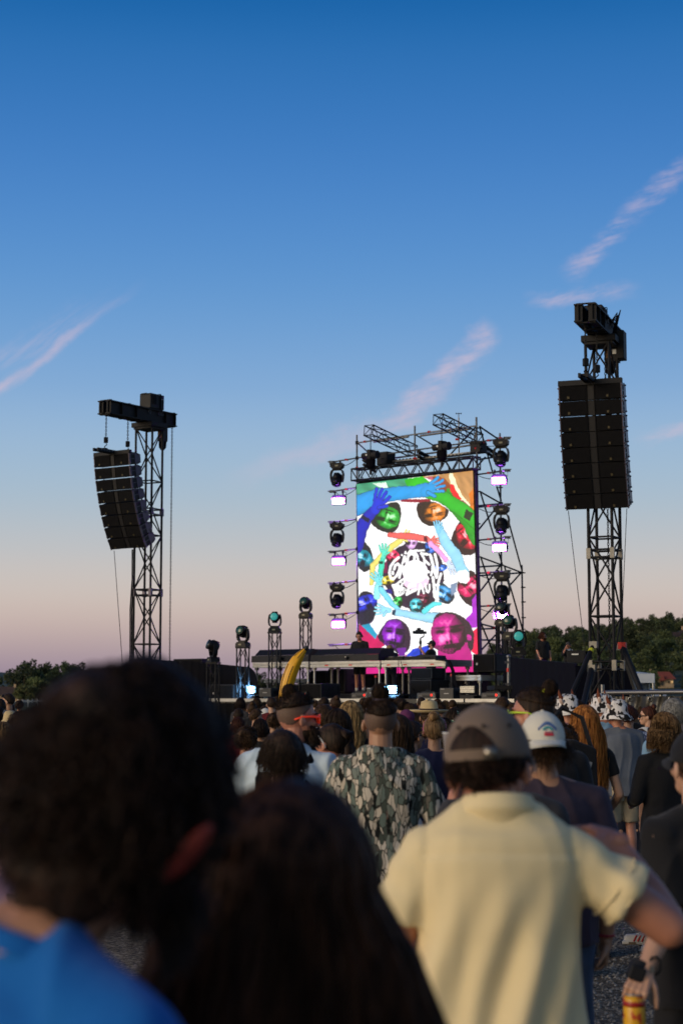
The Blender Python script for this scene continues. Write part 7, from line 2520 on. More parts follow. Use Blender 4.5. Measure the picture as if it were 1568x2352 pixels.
assign(cp, 'emblem', MB().tube([on_dome(-.02 + .20 * math.sin(k / 8 * 3.14 - 1.57), 1.722 + .012 * math.cos(k / 8 * 3.14 - 1.57)) for k in range(9)], .005, 5), EMB['t'])
scr_ = MB()
for k in range(5):                                    # script word under the arch
    a = -.17 + k * .085
    scr_.tube([on_dome(a, 1.700), on_dome(a + .02, 1.716), on_dome(a + .045, 1.702), on_dome(a + .07, 1.701)], .0030, 4)
assign(cp, 'script_lettering', scr_, EMB['r'])
for k, c_ in enumerate('rrogrgtb'):                   # leaf sprig along the peak
    a = -.50 + k * .135
    x, y, z = math.sin(a) * .094, -.008 - math.cos(a) * .158, 1.664 - .020 * math.sin(a) ** 2
    assign(cp, 'sprig_leaf', MB().ell((x, y, z), (.011, .007, .0045), Matrix.Rotation(k * .8, 3, 'Z'), nu=8, nv=6), EMB[c_])
assign(t, 'hair', merge(hair_shell('stub', .020, 27, rough=.008, cap=True), tufts('stub', 1800, .045, 14, .0016, .004, .012, .8, 6, cap=True)), HAIR['brown'], H)
br_ = MB()
for k in range(16):
    a = k * 2 * math.pi / 16
    q = p['wrR'] + Vector((.031 * math.cos(a), .031 * math.sin(a), .016))
    br_.ell(q, (.007, .007, .007), nu=8, nv=6)
br_t = thing('bead_bracelet', 'red bead bracelet on the wrist of the plum T-shirt arm', 'bracelet', t.location, 0, None, t.scale[0])
part('beads', br_, mat('red_bead', S(150, 30, 50), .3), br_t, True)
# ------------------------------------------------------------------ green sunglasses, bun
p = pose('m')
H = HM_(52, -4, 2, (-.015, .01, 0))
t = person('man with slicked bun, yellow hair tie and lime green sunglasses', 1232, 1580, 8.3, 12, hh=1.79)
dress(t, p, H, 'red', 'black', dict(slack=.022, sleeve=.7, sl_r=.068), 'jeans', fold=.005, seed=28, hvox=.0045)
assign(t, 'hair', merge(hair_shell('under', .012, 13, rough=.003), bun((.0, -.092, 1.79), .036, 7), tufts('under', 700, .022, 5, .0010, .001, .007, .0, 6, back=1.2), strands_bun((.0, -.092, 1.79), .036, 8)), HAIR['dark'], H)
assign(t, 'hair_tie', MB().tube([(.026 * math.cos(k * .42), -.070 - .012 * math.sin(k * .42), 1.775 + .026 * math.sin(k * .42)) for k in range(16)], .006, 6), mat('neon_yellow', S(215, 225, 40), .6), H)
assign(t, 'hair_stubble', hair_shell('stub', .004, 9, rough=.0004), HAIR['dark'], H)
eyes_mouth(t, H, HAIR['dark'])
sunglasses(t, H, mat('lime_frame', S(170, 200, 30), .4), mat('green_mirror', (.05, .2, .12), .1, .4))
# ------------------------------------------------------------------ red long hair
p = pose('f', R_=((.245, -.02, 1.16), (.22, .20, 1.02)))
H = HM_(6, 2, 0)
t = person('woman with long straight copper red hair and black top', 1341, 1621, 11.8, 6, hh=1.80)
dress(t, p, H, 'light', 'black', dict(slack=.016, sleeve=.5, sl_r=.054), 'jeans', fold=.004, seed=29)
assign(t, 'hair', merge(hair_shell('full', .015, 14, rough=.002), long_hair(.50, 1100, 33, 1.16, .010, .0018, 2.1, .018, 1.10, 16, .22)), HAIR['auburn'], H)
# printed shoulder bag/scarf beside her
t = thing('tote_bag', 'black tote bag printed with pale cassette boxes, hanging left of the copper hair', 'bag', P(1322, 1765, 10.3), R(20))
bg_ = MB()
bg_.prism([(-.15, -.30), (.13, -.30), (.12, .12), (-.05, .18), (-.14, .10)], -.05, .05, 'y')
part('bag_body', bg_, CL['black'], t, bevel=.02)
part('strap', MB().tube([(-.12, 0, .1), (-.14, .02, .3), (-.05, .08, .36), (.06, .03, .3), (.11, 0, .1)], .016, 4), CL['black'], t)
for i, (x, z) in enumerate(((-.07, .05), (.03, .02), (-.08, -.06), (.03, -.10), (-.07, -.17), (.04, -.21), (-.08, -.26))):
    part('print_box', MB().box((x, -.053, z), (.085, .004, .062), Matrix.Rotation(R(18 if i % 2 else -12), 3, 'Y')), mat('grey_print', (.25, .25, .27), .8), t)
    for s in (-1, 1):
        part('print_reel', MB().tube([(x + s * .018 + .010 * math.cos(k * .8), -.057, z + .010 * math.sin(k * .8)) for k in range(9)], .003, 4), CL['black'], t)
# ------------------------------------------------------------------ cow hats
p = pose('m')
H = HM_(28, 0, 0)
t = person('person in cow-spotted plush hat and pink top, leftmost of the three hats', 1301, 1600, 17.8, 20, 'people in cow-spotted hats', hh=1.80)
dress(t, p, H, 'red', 'pink', dict(slack=.022, sleeve=.6), 'jeans', fold=.005, seed=30)
cow_hat(t, H @ BIG, 1)
H = HM_(30, -10, 0)
t = person('man in tilted cow-spotted plush hat looking up, between the other two hats', 1384, 1597, 18.8, 34, 'people in cow-spotted hats', hh=1.805)
dress(t, p, H, 'red', 'sky', dict(slack=.022, sleeve=.7), 'jeans', fold=.005, seed=31)
eyes_mouth(t, H, HAIR['dark'])
cow_hat(t, H @ BIG @ Matrix.Translation((0, -.008, 1.69)) @ Matrix.Rotation(R(12), 4, 'X') @ Matrix.Translation((0, .008, -1.69)), 2)
p = pose('m', L=((-.275, .03, 1.16), (-.255, .14, .93)), R_=((.27, -.02, 1.15), (.22, .2, 1.0)))
H = HM_(26, 2, 0, (-.03, .03, 0))
t = person('man in cow-spotted plush hat, grey T-shirt and beige cargo shorts', 1422, 1611, 17.4, 10, 'people in cow-spotted hats', hh=1.80)
dress(t, p, H, 'red', 'grey', dict(slack=.034, sleeve=.75, z0=.80, belly=.05, sl_r=.078), 'khaki', dict(cut=.92, slack=.034), fold=.006, seed=32, vox=.012)
cow_hat(t, H @ BIG, 3)
pk_ = MB()
for s in (-1, 1):
    pk_.box((s * .198, .0, .62), (.03, .15, .16)).box((s * .206, 0, .70), (.025, .16, .05))
pk_.box((-.09, -.155, .83), (.13, .018, .15)).box((.09, -.155, .83), (.13, .018, .15)).box((-.09, -.163, .89), (.14, .012, .04)).box((.09, -.163, .89), (.14, .012, .04))
assign(t, 'cargo_pocket', pk_, CL['khaki'])
ml = t.matrix_basis @ Vector((-.262, .19, .86))
c_ = thing('plastic_cup', 'empty translucent plastic cup held sideways by the grey T-shirt man', 'cup', P(1388, 1852, 17.2), R(40))
part('wall', MB().loft([[(x, r_ * math.cos(k * math.pi / 8), r_ * math.sin(k * math.pi / 8)) for k in range(16)] for x, r_ in ((-.06, .031), (.06, .042), (.062, .043), (.058, .040), (-.055, .029))]), mat('frosted_plastic', (.42, .45, .55), .25), c_, True)
part('rim', MB().tube([(.062, .042 * math.cos(k * .4), .042 * math.sin(k * .4)) for k in range(17)], .003, 5), WHITE_P, c_)
# ------------------------------------------------------------------ people around the hats
p = pose('m')
H = HM_(40, -4, 0)
t = person('man with dark quiff and black sunglasses in profile below the white tent', 1368, 1602, 21.5, 40, hh=1.80)
dress(t, p, H, 'tan', 'sky', dict(slack=.02, sleeve=.8), 'jeans', fold=.005, seed=34)
assign(t, 'hair', hair_shell('short', .020, 3, rough=.005, top=.012), HAIR['dark'], H)
eyes_mouth(t, H, HAIR['dark']); beard(t, H, HAIR['dark'], 160, .008)
sunglasses(t, H, K_PAINT)
H = HM_(-14, 2, 0)
t = person('person with brown hair and blue floral shirt behind the grey T-shirt', 1441, 1620, 18.6, -8, hh=1.80)
dress(t, p, H, 'tan', FLORAL, dict(slack=.026, sleeve=.8), 'jeans', fold=.005, seed=35)
assign(t, 'hair', merge(hair_shell('short', .026, 5, rough=.006), tufts('short', 500, .03, 21, .0022, .004, .018, .5)), HAIR['red_dark'], H)
assign(t, 'bag_strap', MB().tube([(.16, .1, 1.1), (.13, .07, 1.42), (.09, -.02, 1.50), (-.02, -.13, 1.38), (-.17, -.12, 1.12)], .015, 4), K_CLOTH)
p = pose('f')
H = HM_(50, 0, 0)
t = person('woman in profile with round glasses and dark hair bun before the tarp', 1486, 1622, 20.5, 28, hh=1.79)
dress(t, p, H, 'light', 'white', dict(slack=.016, sleeve=.5, sl_r=.054), 'jeans', fold=.004, seed=36, hvox=.0046)
assign(t, 'hair', merge(hair_shell('full', .010, 6, rough=.003), bun((0, -.085, 1.785), .038, 9), long_hair(.34, 90, 5, .9, .008, .003, .9, .008, .6)), HAIR['red_dark'], H)
eyes_mouth(t, H, HAIR['dark'])
sunglasses(t, H, K_PAINT, mat('tinted_lens', (.08, .06, .06), .08))
assign(t, 'cardigan', displace(remesh(shirt_prims(p, .024, 1.85, .82, 0, 0, .058), .014, 4, 'cardigan'), folds(.004, 24, 3)), CL['brown'])
p = pose('m')
H = HM_(14, 2, 0)
t = person('grey-haired man with pale collar at the right edge before the tarp', 1546, 1601, 12.4, 10, hh=1.80)
dress(t, p, H, 'light', 'sky', dict(slack=.022, sleeve=.8), 'jeans', fold=.005, seed=37)
assign(t, 'hair', merge(hair_shell('stub', .016, 7, rough=.004), tufts('stub', 700, .018, 25, .0016, .002, .010, .4)), HAIR['grey'], H)
p = pose('f', L=((-.24, .02, 1.16), (-.16, .22, 1.12)), R_=((.24, .02, 1.16), (.16, .22, 1.12)))
H = HM_(24, 2, 0)
t = person('woman with shoulder-length dark blond hair, black hoodie and red-striped white trainers', 1522, 1637, 11.9, 22, hh=1.80)
dress(t, p, H, 'light', 'black', dict(slack=.030, sleeve=1.9, z0=.84, sl_r=.066), 'jeans', fold=.006, seed=38, shoe_m=mat('white_leather', (.5, .48, .46), .5))
assign(t, 'hair', merge(hair_shell('bob', .018, 8, rough=.004), long_hair(.17, 800, 35, 1.22, .010, .0018, 2.15, .020, 1.02, 26, .34)), HAIR['dblond'], H)
eyes_mouth(t, H)
sunglasses(t, H, K_STEEL, mat('clear_lens', (.2, .2, .2), .05))
# the visible trainer: stripes and sole
sq = ground(1451, 12.35)
t2 = thing('trainer', 'white trainer with three red stripes on the gravel', 'shoe', (sq.x + .04, sq.y, .004), R(72))
shm = remesh([cone((0, -.10, .045), (0, .10, .036), .042, .034), cone((0, -.09, .05), (0, -.07, .10), .038, .040, 12, True, False), MB().box((0, 0, .012), (.080, .28, .024))], .006, 4, 'upper')
part('upper', shm, mat('white_leather', (.5, .48, .46), .5), t2)
part('sole', MB().loft([[(x * .043 * (1 - .25 * (y > .1)), y, z) for x, y in ((-.6, -.145), (.6, -.145), (1, -.1), (.85, 0), (1, .08), (.7, .14), (-.7, .14), (-1, .08), (-.85, 0), (-1, -.1))] for z in (0, .02)]), mat('gum_sole', (.14, .10, .06), .8), t2)
for k in range(3):
    part('stripe', MB().tube([(sx_ * .040, .0 + .028 * k, .024) if j == 0 else (sx_ * .030, -.02 + .028 * k, .066) for sx_ in (1,) for j in (0, 1)], .007, 5).tube([(-.040, .028 * k, .024), (-.030, -.02 + .028 * k, .066)], .007, 5), mat('red_stripe', S(170, 30, 30), .6), t2)
part('laces', MB().tube([(.012 * (-1) ** k, .01 + .016 * k, .082 - .006 * k) for k in range(6)], .004, 5), WHITE_P, t2)
part('trouser_cuff', MB().lathe([(.052, .10), (.058, .2), (.062, .42), (.05, .43)], 16, (0, -.08, 0)), CL['jeans'], t2, True)
# ------------------------------------------------------------------ right edge: black cap and T-shirt, can in hand
YW = 34
inv = Matrix.Rotation(R(-YW), 3, 'Z')
sc = 1.655 / 1.80
def loc_off(px, py, Y, root_px, Yr):
    q = P(px, py, Y); r_ = P(root_px, py, Yr)
    v = inv @ Vector((q.x - r_.x, q.y - r_.y, 0)) / sc
    return Vector((v.x, v.y, q.z / sc))
EL, WR = loc_off(1530, 2095, 5.48, 1592, 5.6), loc_off(1469, 2226, 5.36, 1592, 5.6)
p = pose('m', L=(tuple(EL), tuple(WR)))
H = HM_(-14, 2, 0)
t = person('man in black cap and black T-shirt at the right edge, holding a can', 1592, 1673, 5.6, YW, hh=1.80)
t.scale = (sc,) * 3
dress(t, p, H, 'light', 'black', dict(slack=.030, sleeve=.92, z0=.84, sl_r=.082), 'black', fold=.007, seed=39, vox=.009, hvox=.0042, svox=.010, fine=True, grip=(True, False), outs=(tuple(inv @ Vector((-.3, -1, .1))), None))
cap_hat(t, H, CL['black'], False)
assign(t, 'hair', hair_shell('stub', .008, 8, rough=.002, cap=True), HAIR['dark'], H)
eyes_mouth(t, H, HAIR['dark'])
Wm = t.matrix_basis
wv = P(1466, 2232, 5.36)
dvw = (P(1450, 2290, 5.33) - P(1500, 2160, 5.42)).normalized()
wt = thing('wristwatch', 'chunky black wristwatch on the arm holding the can', 'watch', wv)
a1 = dvw.cross(Vector((0, 1, 0))).normalized(); a2 = dvw.cross(a1)
part('band', MB().loft([[dvw * s_ + (a1 * math.cos(k * math.pi / 12) * .036 + a2 * math.sin(k * math.pi / 12) * .030) * r_ for k in range(24)] for s_, r_ in ((-.026, .94), (-.024, 1.04), (.024, 1.0), (.026, .9))]), K_PAINT, wt)
part('case', MB().box(-a2 * .0 + Vector((-.012, -.034, 0)), (.05, .018, .046), Matrix.Rotation(R(22), 3, 'Y')), K_STEEL, wt, bevel=.006)
part('clasp_glint', MB().box(Vector((.036, -.02, .01)), (.012, .012, .02)), GALV, wt)
part('charm_ring', MB().tube([Vector((.048 + .018 * math.cos(k * .7), -.01, .02 + .028 * math.sin(k * .7))) for k in range(10)], .005, 5), K_PAINT, wt)
cq = P(1456, 2345, 5.32)
cn = thing('drink_can', 'yellow and red drink can gripped by its top', 'can', (cq.x, cq.y, cq.z - .085), R(10))
canm = ramp_noise_mat('can_print', [(0.0, S(150, 30, 20)), (.40, S(170, 50, 20)), (.46, S(205, 150, 20)), (.68, S(210, 160, 24)), (.74, S(20, 60, 40)), (1, S(20, 60, 40))], 26, .35, detail=1.0)
part('can_body', MB().lathe([(.024, 0), (.031, .006), (.033, .014), (.033, .148), (.027, .162)], 24), canm, cn, True)
part('rim', MB().lathe([(.0268, .1605), (.028, .1645), (.026, .167), (.024, .163), (.0, .163)], 24), ALU, cn, True)
part('top_band', MB().lathe([(.0333, .130), (.0334, .146)], 24), mat('can_red', S(150, 30, 20), .35), cn, True)
part('pull_tab', MB().box((0.004, 0, .1655), (.022, .012, .003)), ALU, cn)
# ------------------------------------------------------------------ hand with drink left of the brown cap
p = pose('m', L=((-.245, .09, 1.20), (-.175, .17, 1.475)))
t = person('person in charcoal knit raising a pale cup, hidden behind the brown cap', 1150, 1652, 6.2, 0, hh=1.80)
dress(t, p, None, 'red', 'charcoal', dict(slack=.026, sleeve=1.75, sl_r=.064), 'jeans', fold=.005, seed=40, grip=(True, False), fine=True)
assign(t, 'hair', hair_shell('short', .014, 4), HAIR['dark'])
cq = P(1040, 1722, 6.38)
cn = thing('drink_cup', 'pale plastic cup in a raised hand left of the brown cap', 'cup', cq)
part('wall', MB().lathe([(.030, -.06), (.038, .06), (.040, .062), (.036, .06), (.028, -.055)], 18), mat('milky_plastic', (.34, .33, .38), .3), cn, True)
part('rim', MB().tube([(.039 * math.cos(k * .4), .039 * math.sin(k * .4), .062) for k in range(17)], .0025, 5), WHITE_P, cn)
# ------------------------------------------------------------------ middle distance people
def simple(label, px, ytop, Y, yaw=0, sex='m', skin='tan', shirt='black', hair=None, hm='dark', head=0, glasses=None, up=.0, hat=None, group=None, sleeve=.6, tie=None, hh=1.797):
    p = pose(sex)
    H = HM_(head, 1, 0)
    t = person(label, px, ytop, Y, yaw, group, hh=hh)
    dress(t, p, H if head else None, skin, shirt, dict(slack=.02, sleeve=sleeve, sl_r=.066 if sex == 'm' else .055), 'jeans', fold=.005, seed=41, vox=.016, hvox=.0075, svox=.016)
    if hat and hair == 'short':
        hair = 'under_hat'
    key = ('hair', hair)
    if hair:
        if key not in _mc:
            _mc[key] = HAIRS[hair]().mesh('hair', True)
        assign(t, 'hair', _mc[key], HAIR[hm], H)
    if glasses is not None:
        sunglasses(t, H, glasses, LENS, up)
    if abs(head + yaw) > 45:
        eyes_mouth(t, H, HAIR['dark'])
    if hat:
        hat(t, H)
    return t
HAIRS = dict(under_hat=lambda: hair_shell('short', .014, 2, 48, 32, .004, cap=True), short=lambda: merge(hair_shell('short', .016, 2, 48, 32, .006), tufts('short', 240, .022, 9, .0022, .002, .012, .6, 5)), curly=lambda: merge(hair_shell('short', .030, 3, 56, 40, .012, 80), tufts('short', 500, .035, 4, .003, .008, .022, .2, 7)), long=lambda: merge(hair_shell('full', .014, 3, 44, 30, .003), long_hair(.36, 300, 6, 1.1, .009, .0026, 2.1, .016, .95)),
             bob=lambda: merge(hair_shell('bob', .018, 3, 44, 30, .004), long_hair(.13, 110, 7, 1.15, .008, .004, 2.1, .018, .95)), pony=lambda: merge(hair_shell('full', .009, 3, 44, 30, .003), MB().tube([(0, -.09, 1.74), (0, -.14, 1.72), (0, -.155, 1.64), (0, -.135, 1.52), (0, -.12, 1.45)], [.02, .034, .036, .028, .008], 10)),
             bun=lambda: merge(hair_shell('full', .012, 3, 44, 30, .004), bun((0, -.075, 1.775), .045, 3), tufts('full', 90, .035, 6, .002, .004, .008, .6)), crop=lambda: hair_shell('stub', .008, 2, 44, 30, .002))
def hat_straw(t, H):
    HH = H @ Matrix.Rotation(R(24), 4, 'Y') @ Matrix.Translation((-.71, 0, .135)) if False else H
    o = assign(t, 'straw_hat', MB().lathe([(.0, .122), (.03, .124), (.055, .112), (.078, .104), (.088, .06), (.094, .015), (.13, .006), (.165, .012), (.195, .028), (.196, .024), (.165, .006), (.13, -.002), (.092, .004)], 40, (0, -.008, 1.70), .95, 1.08), CL['straw'], HH)
    assign(o, 'crown_dent', MB().tube([(-.03, -.06, 1.822), (0, -.01, 1.812), (.02, .05, 1.822)], .010, 6), CL['straw'])
    assign(o, 'hat_band', MB().lathe([(.0935, .018), (.0905, .038), (.0925, .04), (.0955, .018)], 32, (0, -.008, 1.70), .96, 1.09), CL['brown'])
def hat_white(t, H):
    cap_hat(t, H, CL['white'], True)
def hat_beret(t, H):
    assign(t, 'knit_hat', displace(MB().ell((0, -.012, 1.715), (.098, .118, .095), nu=28, nv=18).mesh('knit_hat', True), lambda c: .003 * waves(c, 90, 3)), mat('purple_knit', (.10, .018, .08), .95, 0, .3, 60, .5, 90), H)
def hat_print(t, H):
    bucket(t, H, PRINT, 'print_bucket_hat', .03, .09, 0, .03, 5)
def hat_dark_cap(t, H):
    cap_hat(t, H, CL['charcoal'])
def hat_sand(t, H):
    bucket(t, H, CL['straw'], 'sand_bucket_hat', .028, .10, 0, .02, 6)
PINKF = mat('pink_glitter_frame', S(190, 90, 130), .3)
simple('woman with messy blond bun, pink sunglasses pushed up and navy jacket', 996, 1640, 12.0, 8, 'f', 'tan', 'navy', 'bun', 'dblond', -14, PINKF, 1, None, None, 1.8, hh=1.79)
t = simple('person in wide pale straw hat at the foot of the stage', 984, 1607, 15.5, 8, 'm', 'tan', 'navy', 'short', 'dark', 0, hat=hat_straw, hh=1.823)
simple('person in green dotted bucket hat, half hidden left of the brown cap', 1044, 1627, 17.5, -10, 'f', 'warm', 'black', 'bob', 'dark', -20, mat('red_frame', S(220, 40, 40), .4), 0, hat=hat_print)
simple('person in purple knit hat left of the straw hat', 934, 1629, 19.5, 0, 'm', 'tan', 'black', 'short', 'dark', 0, hat=hat_beret, hh=1.81)
simple('woman with long brown hair just right of the camouflage hoodie', 913, 1643, 11.2, 0, 'f', 'tan', 'white', 'long', 'brown', -10)
simple('woman with dark ponytail and sunglasses, second right of the camouflage hoodie', 944, 1652, 12.5, -6, 'f', 'tan', 'black', 'pony', 'dark', -40, K_PAINT)
simple('woman with long blond-streaked hair behind the beard of the hoodie man', 806, 1611, 13.0, 0, 'f', 'light', 'black', 'long', 'blond', 8)
simple('woman with long dark hair, left of the blond-streaked hair', 775, 1630, 11.5, -4, 'f', 'tan', 'black', 'long', 'dark', 6)
simple('woman with dark ponytail, white sunglasses pushed up, by the pale blue hoodie', 763, 1660, 9.6, 16, 'f', 'red', 'black', 'pony', 'dark', 34, mat('white_frame', (.6, .6, .6), .4), 1, None, None, .6, hh=1.79)
simple('man with short grey-brown hair just behind the orange sunglasses', 742, 1617, 14.0, 0, 'm', 'tan', 'black', 'short', 'brown', -10)
simple('person with reddish curls just past the beard of the hoodie man', 765, 1626, 24.0, 0, 'm', 'tan', 'red', 'curly', 'red_dark', 0)
simple('person in backwards white cap right under the banana', 624, 1611, 32.0, 0, 'm', 'tan', 'black', 'short', 'dark', 0, hat=hat_white)
simple('person in white cap turned sideways, left of the other white cap', 609, 1626, 30.0, 40, 'm', 'tan', 'grey', 'short', 'dark', 30, hat=hat_white)
simple('man with sunglasses on his crown in profile near the blue strobe', 588, 1628, 25.0, -30, 'm', 'tan', 'black', 'short', 'brown', -30, K_PAINT, 1)
simple('person with black hair and white sunglasses above the pale hood', 598, 1652, 19.0, 0, 'f', 'tan', 'black', 'bob', 'black', 0, mat('white_frame', (.6, .6, .6), .4), 1)
simple('person with curly brown hair behind the pale blue hood', 629, 1640, 22.0, 0, 'm', 'tan', 'brown', 'curly', 'brown', 0)
simple('person with purple-lit dark hair at the curly outline edge', 548, 1627, 28.0, 0, 'm', 'dim', 'black', 'short', 'dark', 10)
simple('person with reddish hair slide beside the curly outline, lower', 547, 1648, 22.0, 0, 'f', 'tan', 'red', 'bob', 'red_dark', 0)
simple('person with tousled brown hair and dark red top beside the pale blue hoodie', 566, 1672, 14.0, -12, 'm', 'red', 'red', 'curly', 'brown', 0)
simple('person with dark frizzy hair below the right table', 929, 1613, 31.0, 0, 'm', 'dim', 'black', 'curly', 'black', 0)
simple('person with dark bob left of the straw hat, lower', 962, 1640, 22.0, 0, 'f', 'tan', 'black', 'bob', 'dark', 0)
simple('woman with red sunglasses right of the blond bun', 1020, 1650, 15.5, -20, 'f', 'tan', 'olive', 'long', 'dark', -40, mat('red_frame', S(220, 40, 40), .4))
simple('person with frizzy brown hair between the white cap and the copper hair', 1290, 1668, 11.0, 0, 'f', 'tan', 'black', 'curly', 'brown', 0)
simple('person with dark hair half hidden behind the green sunglasses man', 1262, 1628, 14.0, 20, 'f', 'tan', 'black', 'bob', 'dark', 30)
# left edge
t = simple('bearded man in profile with sunglasses on his head and grey shirt, far left', 20, 1592, 27.0, 48, 'm', 'tan', 'grey', 'crop', 'dark', 38, K_PAINT, 1, hh=1.79)
beard(t, HM_(38, 1, 0), HAIR['dark'], 160, .010)
simple('person in mustard fedora at the left edge below the profile man', 24, 1632, 20.0, 10, 'm', 'tan', 'olive', 'short', 'dark', 0, hat=hat_sand)
simple('person with fair hair and pink band at the left edge', 8, 1660, 14.0, -10, 'f', 'light', 'pink', 'bob', 'dblond', 0)
simple('woman with black hair and sunglasses cut off by the left edge', -4, 1622, 22.0, -20, 'f', 'light', 'black', 'long', 'black', -50, K_PAINT)
simple('man with thick dark curls and visible ear, left of the near curly head', 48, 1637, 16.0, -16, 'm', 'red', 'black', 'curly', 'dark', -12)
simple('woman with long brown hair low at the left edge', 30, 1695, 9.5, 0, 'f', 'tan', 'grey', 'long', 'brown', 0)
simple('person in grey and lilac top at the very left edge', -22, 1700, 8.0, 0, 'f', 'tan', 'pink', 'long', 'brown', 0)
# ------------------------------------------------------------------ far crowd in front of the stage
taken = [(624, 32), (609, 30), (588, 25), (598, 19), (629, 22), (548, 28), (929, 31), (962, 22), (765, 24)]
hair_kinds = [('short', 'dark', 'short dark hair'), ('long', 'dark', 'long dark hair'), ('bob', 'brown', 'brown bob'), ('curly', 'dark', 'dark curls'), ('short', 'brown', 'short brown hair'), ('pony', 'dark', 'dark ponytail'), ('long', 'brown', 'long brown hair'),
              ('long', 'dblond', 'long fair hair'), ('crop', 'dark', 'cropped hair'), ('bun', 'brown', 'brown bun'), ('curly', 'brown', 'brown curls'), ('bob', 'black', 'black bob')]
shirts = [('black', 'black'), ('navy', 'navy'), ('olive', 'olive'), ('charcoal', 'charcoal'), ('brown', 'brown'), ('red', 'dark red'), ('plum', 'plum'), ('denim', 'denim'), ('grey', 'grey'), ('white', 'white'), ('pink', 'pink'), ('sky', 'pale blue')]
used_l = set()
fr_ = random.Random(5)
zones = [(545, 640, 'left of the banana foot'), (640, 720, 'below the banana'), (720, 800, 'below the standing DJ table'), (800, 890, 'under the middle of the stage edge'), (890, 960, 'below the mixer table'), (960, 1040, 'below the low side platform'), (1150, 1215, 'by the silver handrail post'), (1255, 1340, 'before the black barrier'), (1340, 1480, 'near the mast foot'), (-10, 50, 'on the far left meadow side')]
made = 0
for z0, z1, zn in zones:
    n_z = 7 if 'far left' not in zn else 3
    for i in range(n_z):
        px = z0 + (z1 - z0) * (i + fr_.uniform(.1, .9)) / n_z
        Y = fr_.uniform(23, 41) if px < 1150 else fr_.uniform(21, 30)
        hgt = fr_.uniform(1.56, 1.76)
        ytop = 1600 + (CAMZ - hgt) * FPX / Y
        for _ in range(60):
            hk = fr_.choice(hair_kinds); sh = shirts[min(11, int(fr_.expovariate(.35)))]
            lab = f'person with {hk[2]} and {sh[1]} top, {zn}'
            if lab not in used_l:
                break
        used_l.add(lab)
        simple(lab, px, ytop, Y, fr_.choice((0, 10, -10, 20, -20)), 'f' if hk[0] in ('long', 'bob', 'pony', 'bun') else 'm', fr_.choice(('tan', 'light', 'dim', 'warm')), sh[0], hk[0], hk[1], 0, group='far crowd before the stage')
        made += 1
# ------------------------------------------------------------------ inflatable banana
BY = 21.0
pts = [(704, 1488, 3), (700, 1492, 5), (692, 1501, 8.5), (683, 1512, 12.5), (673, 1530, 15.5), (665, 1550, 16.0), (659, 1570, 15.5), (654, 1590, 13.5), (650, 1606, 10.5), (648, 1616, 8)]
w3 = [P(x, y, BY) for x, y, r_ in pts]
bt = thing('inflatable_banana', 'large yellow inflatable banana held up over the crowd', 'inflatable', w3[-1])
mb = MB()
rr = []
for i, (q, (x, y, r_)) in enumerate(zip(w3, pts)):
    tg = (w3[min(i + 1, len(w3) - 1)] - w3[max(i - 1, 0)]).normalized()
    a = Vector((0, 1, 0)); b = tg.cross(a).normalized()
    rad = r_ * BY / FPX
    ring = []
    for k in range(24):
        an = 2 * math.pi * k / 24
        f = 1 + .055 * math.cos(an * 5)
        ring.append(q - bt.location + (a * math.sin(an) + b * math.cos(an)) * rad * f)
    rr.append(ring)
mb.loft(rr)
ban = mb.mesh('skin', True)
bo = part('skin', ban, mat('banana_vinyl', S(225, 165, 20), .38, 0, .06, 3), bt, True)
sb = bo.modifiers.new('sub', 'SUBSURF'); sb.levels = sb.render_levels = 1
sl = MB()
for k in (4, 7, 15, 18):
    for seg in ((1, 4), (4, 9)):
        pl_ = [Vector(rr[i][k]) * 1.0 for i in range(seg[0], seg[1])]
        pl_ = [v + (v - (w3[i] - bt.location)) * .03 for v, i in zip(pl_, range(seg[0], seg[1]))]
        if len(pl_) > 1:
            sl.tube(pl_, .0032, 5)
part('seam_line', sl, mat('banana_print', (.03, .022, .01), .6), bt, True)
tipd = (w3[0] - w3[1]).normalized()
part('tip', MB().tube([w3[1] - bt.location, w3[0] - bt.location + tipd * .02], [.030, .022], 12), mat('banana_tip', (.012, .012, .012), .5), bt, True)
part('stem', MB().tube([w3[-1] - bt.location + Vector((0, 0, .02)), w3[-1] - bt.location + Vector((-.01, 0, -.10)), w3[-1] - bt.location + Vector((-.01, 0, -.16))], [.05, .055, .03], 14), mat('banana_stem', (.03, .035, .02), .6), bt, True)
# ------------------------------------------------------------------ on the stage
def stage_person(label, px, ytop, v, yaw, base, p, H, skin, shirt, sk, legs, lk, hair, hm, lean=0, hh=1.797, **k):
    q = SP(px, ytop, v)
    s = (q.z - base) / (hh if not lean else (lean_M(lean) @ Vector((0, 0, hh))).z)
    off = (lean_M(lean) @ Vector((0, 0, 1.68))).y * s
    t = thing('person', label, 'person', (q.x + math.sin(R(yaw)) * off, q.y - math.cos(R(yaw)) * off, base), R(yaw), 'crew and artists on the stage', s)
    dress(t, p, H, skin, shirt, sk, legs, lk, fold=.005, seed=51, vox=.013, hvox=.006, svox=.013, lean=lean, **k)
    HH = lean_M(lean) @ H if lean else H
    assign(t, 'hair', hair, HAIR[hm], HH)
    eyes_mouth(t, HH, HAIR['dark'])
    return t, HH
p = pose('m', L=((-.25, .06, 1.17), (-.14, .33, 1.12)), R_=((.25, .06, 1.17), (.14, .33, 1.12)))
H = HM_(4, -22, 0)
t, HH = stage_person('DJ with headphones in black T-shirt standing behind the console', 826, 1449, -2.45, 158, RIS, p, H, 'red', CL['black'], dict(slack=.026, sleeve=.9, sl_r=.070), 'black', dict(cut=.85, slack=.03), hair_shell('stub', .010, 2), 'dark')
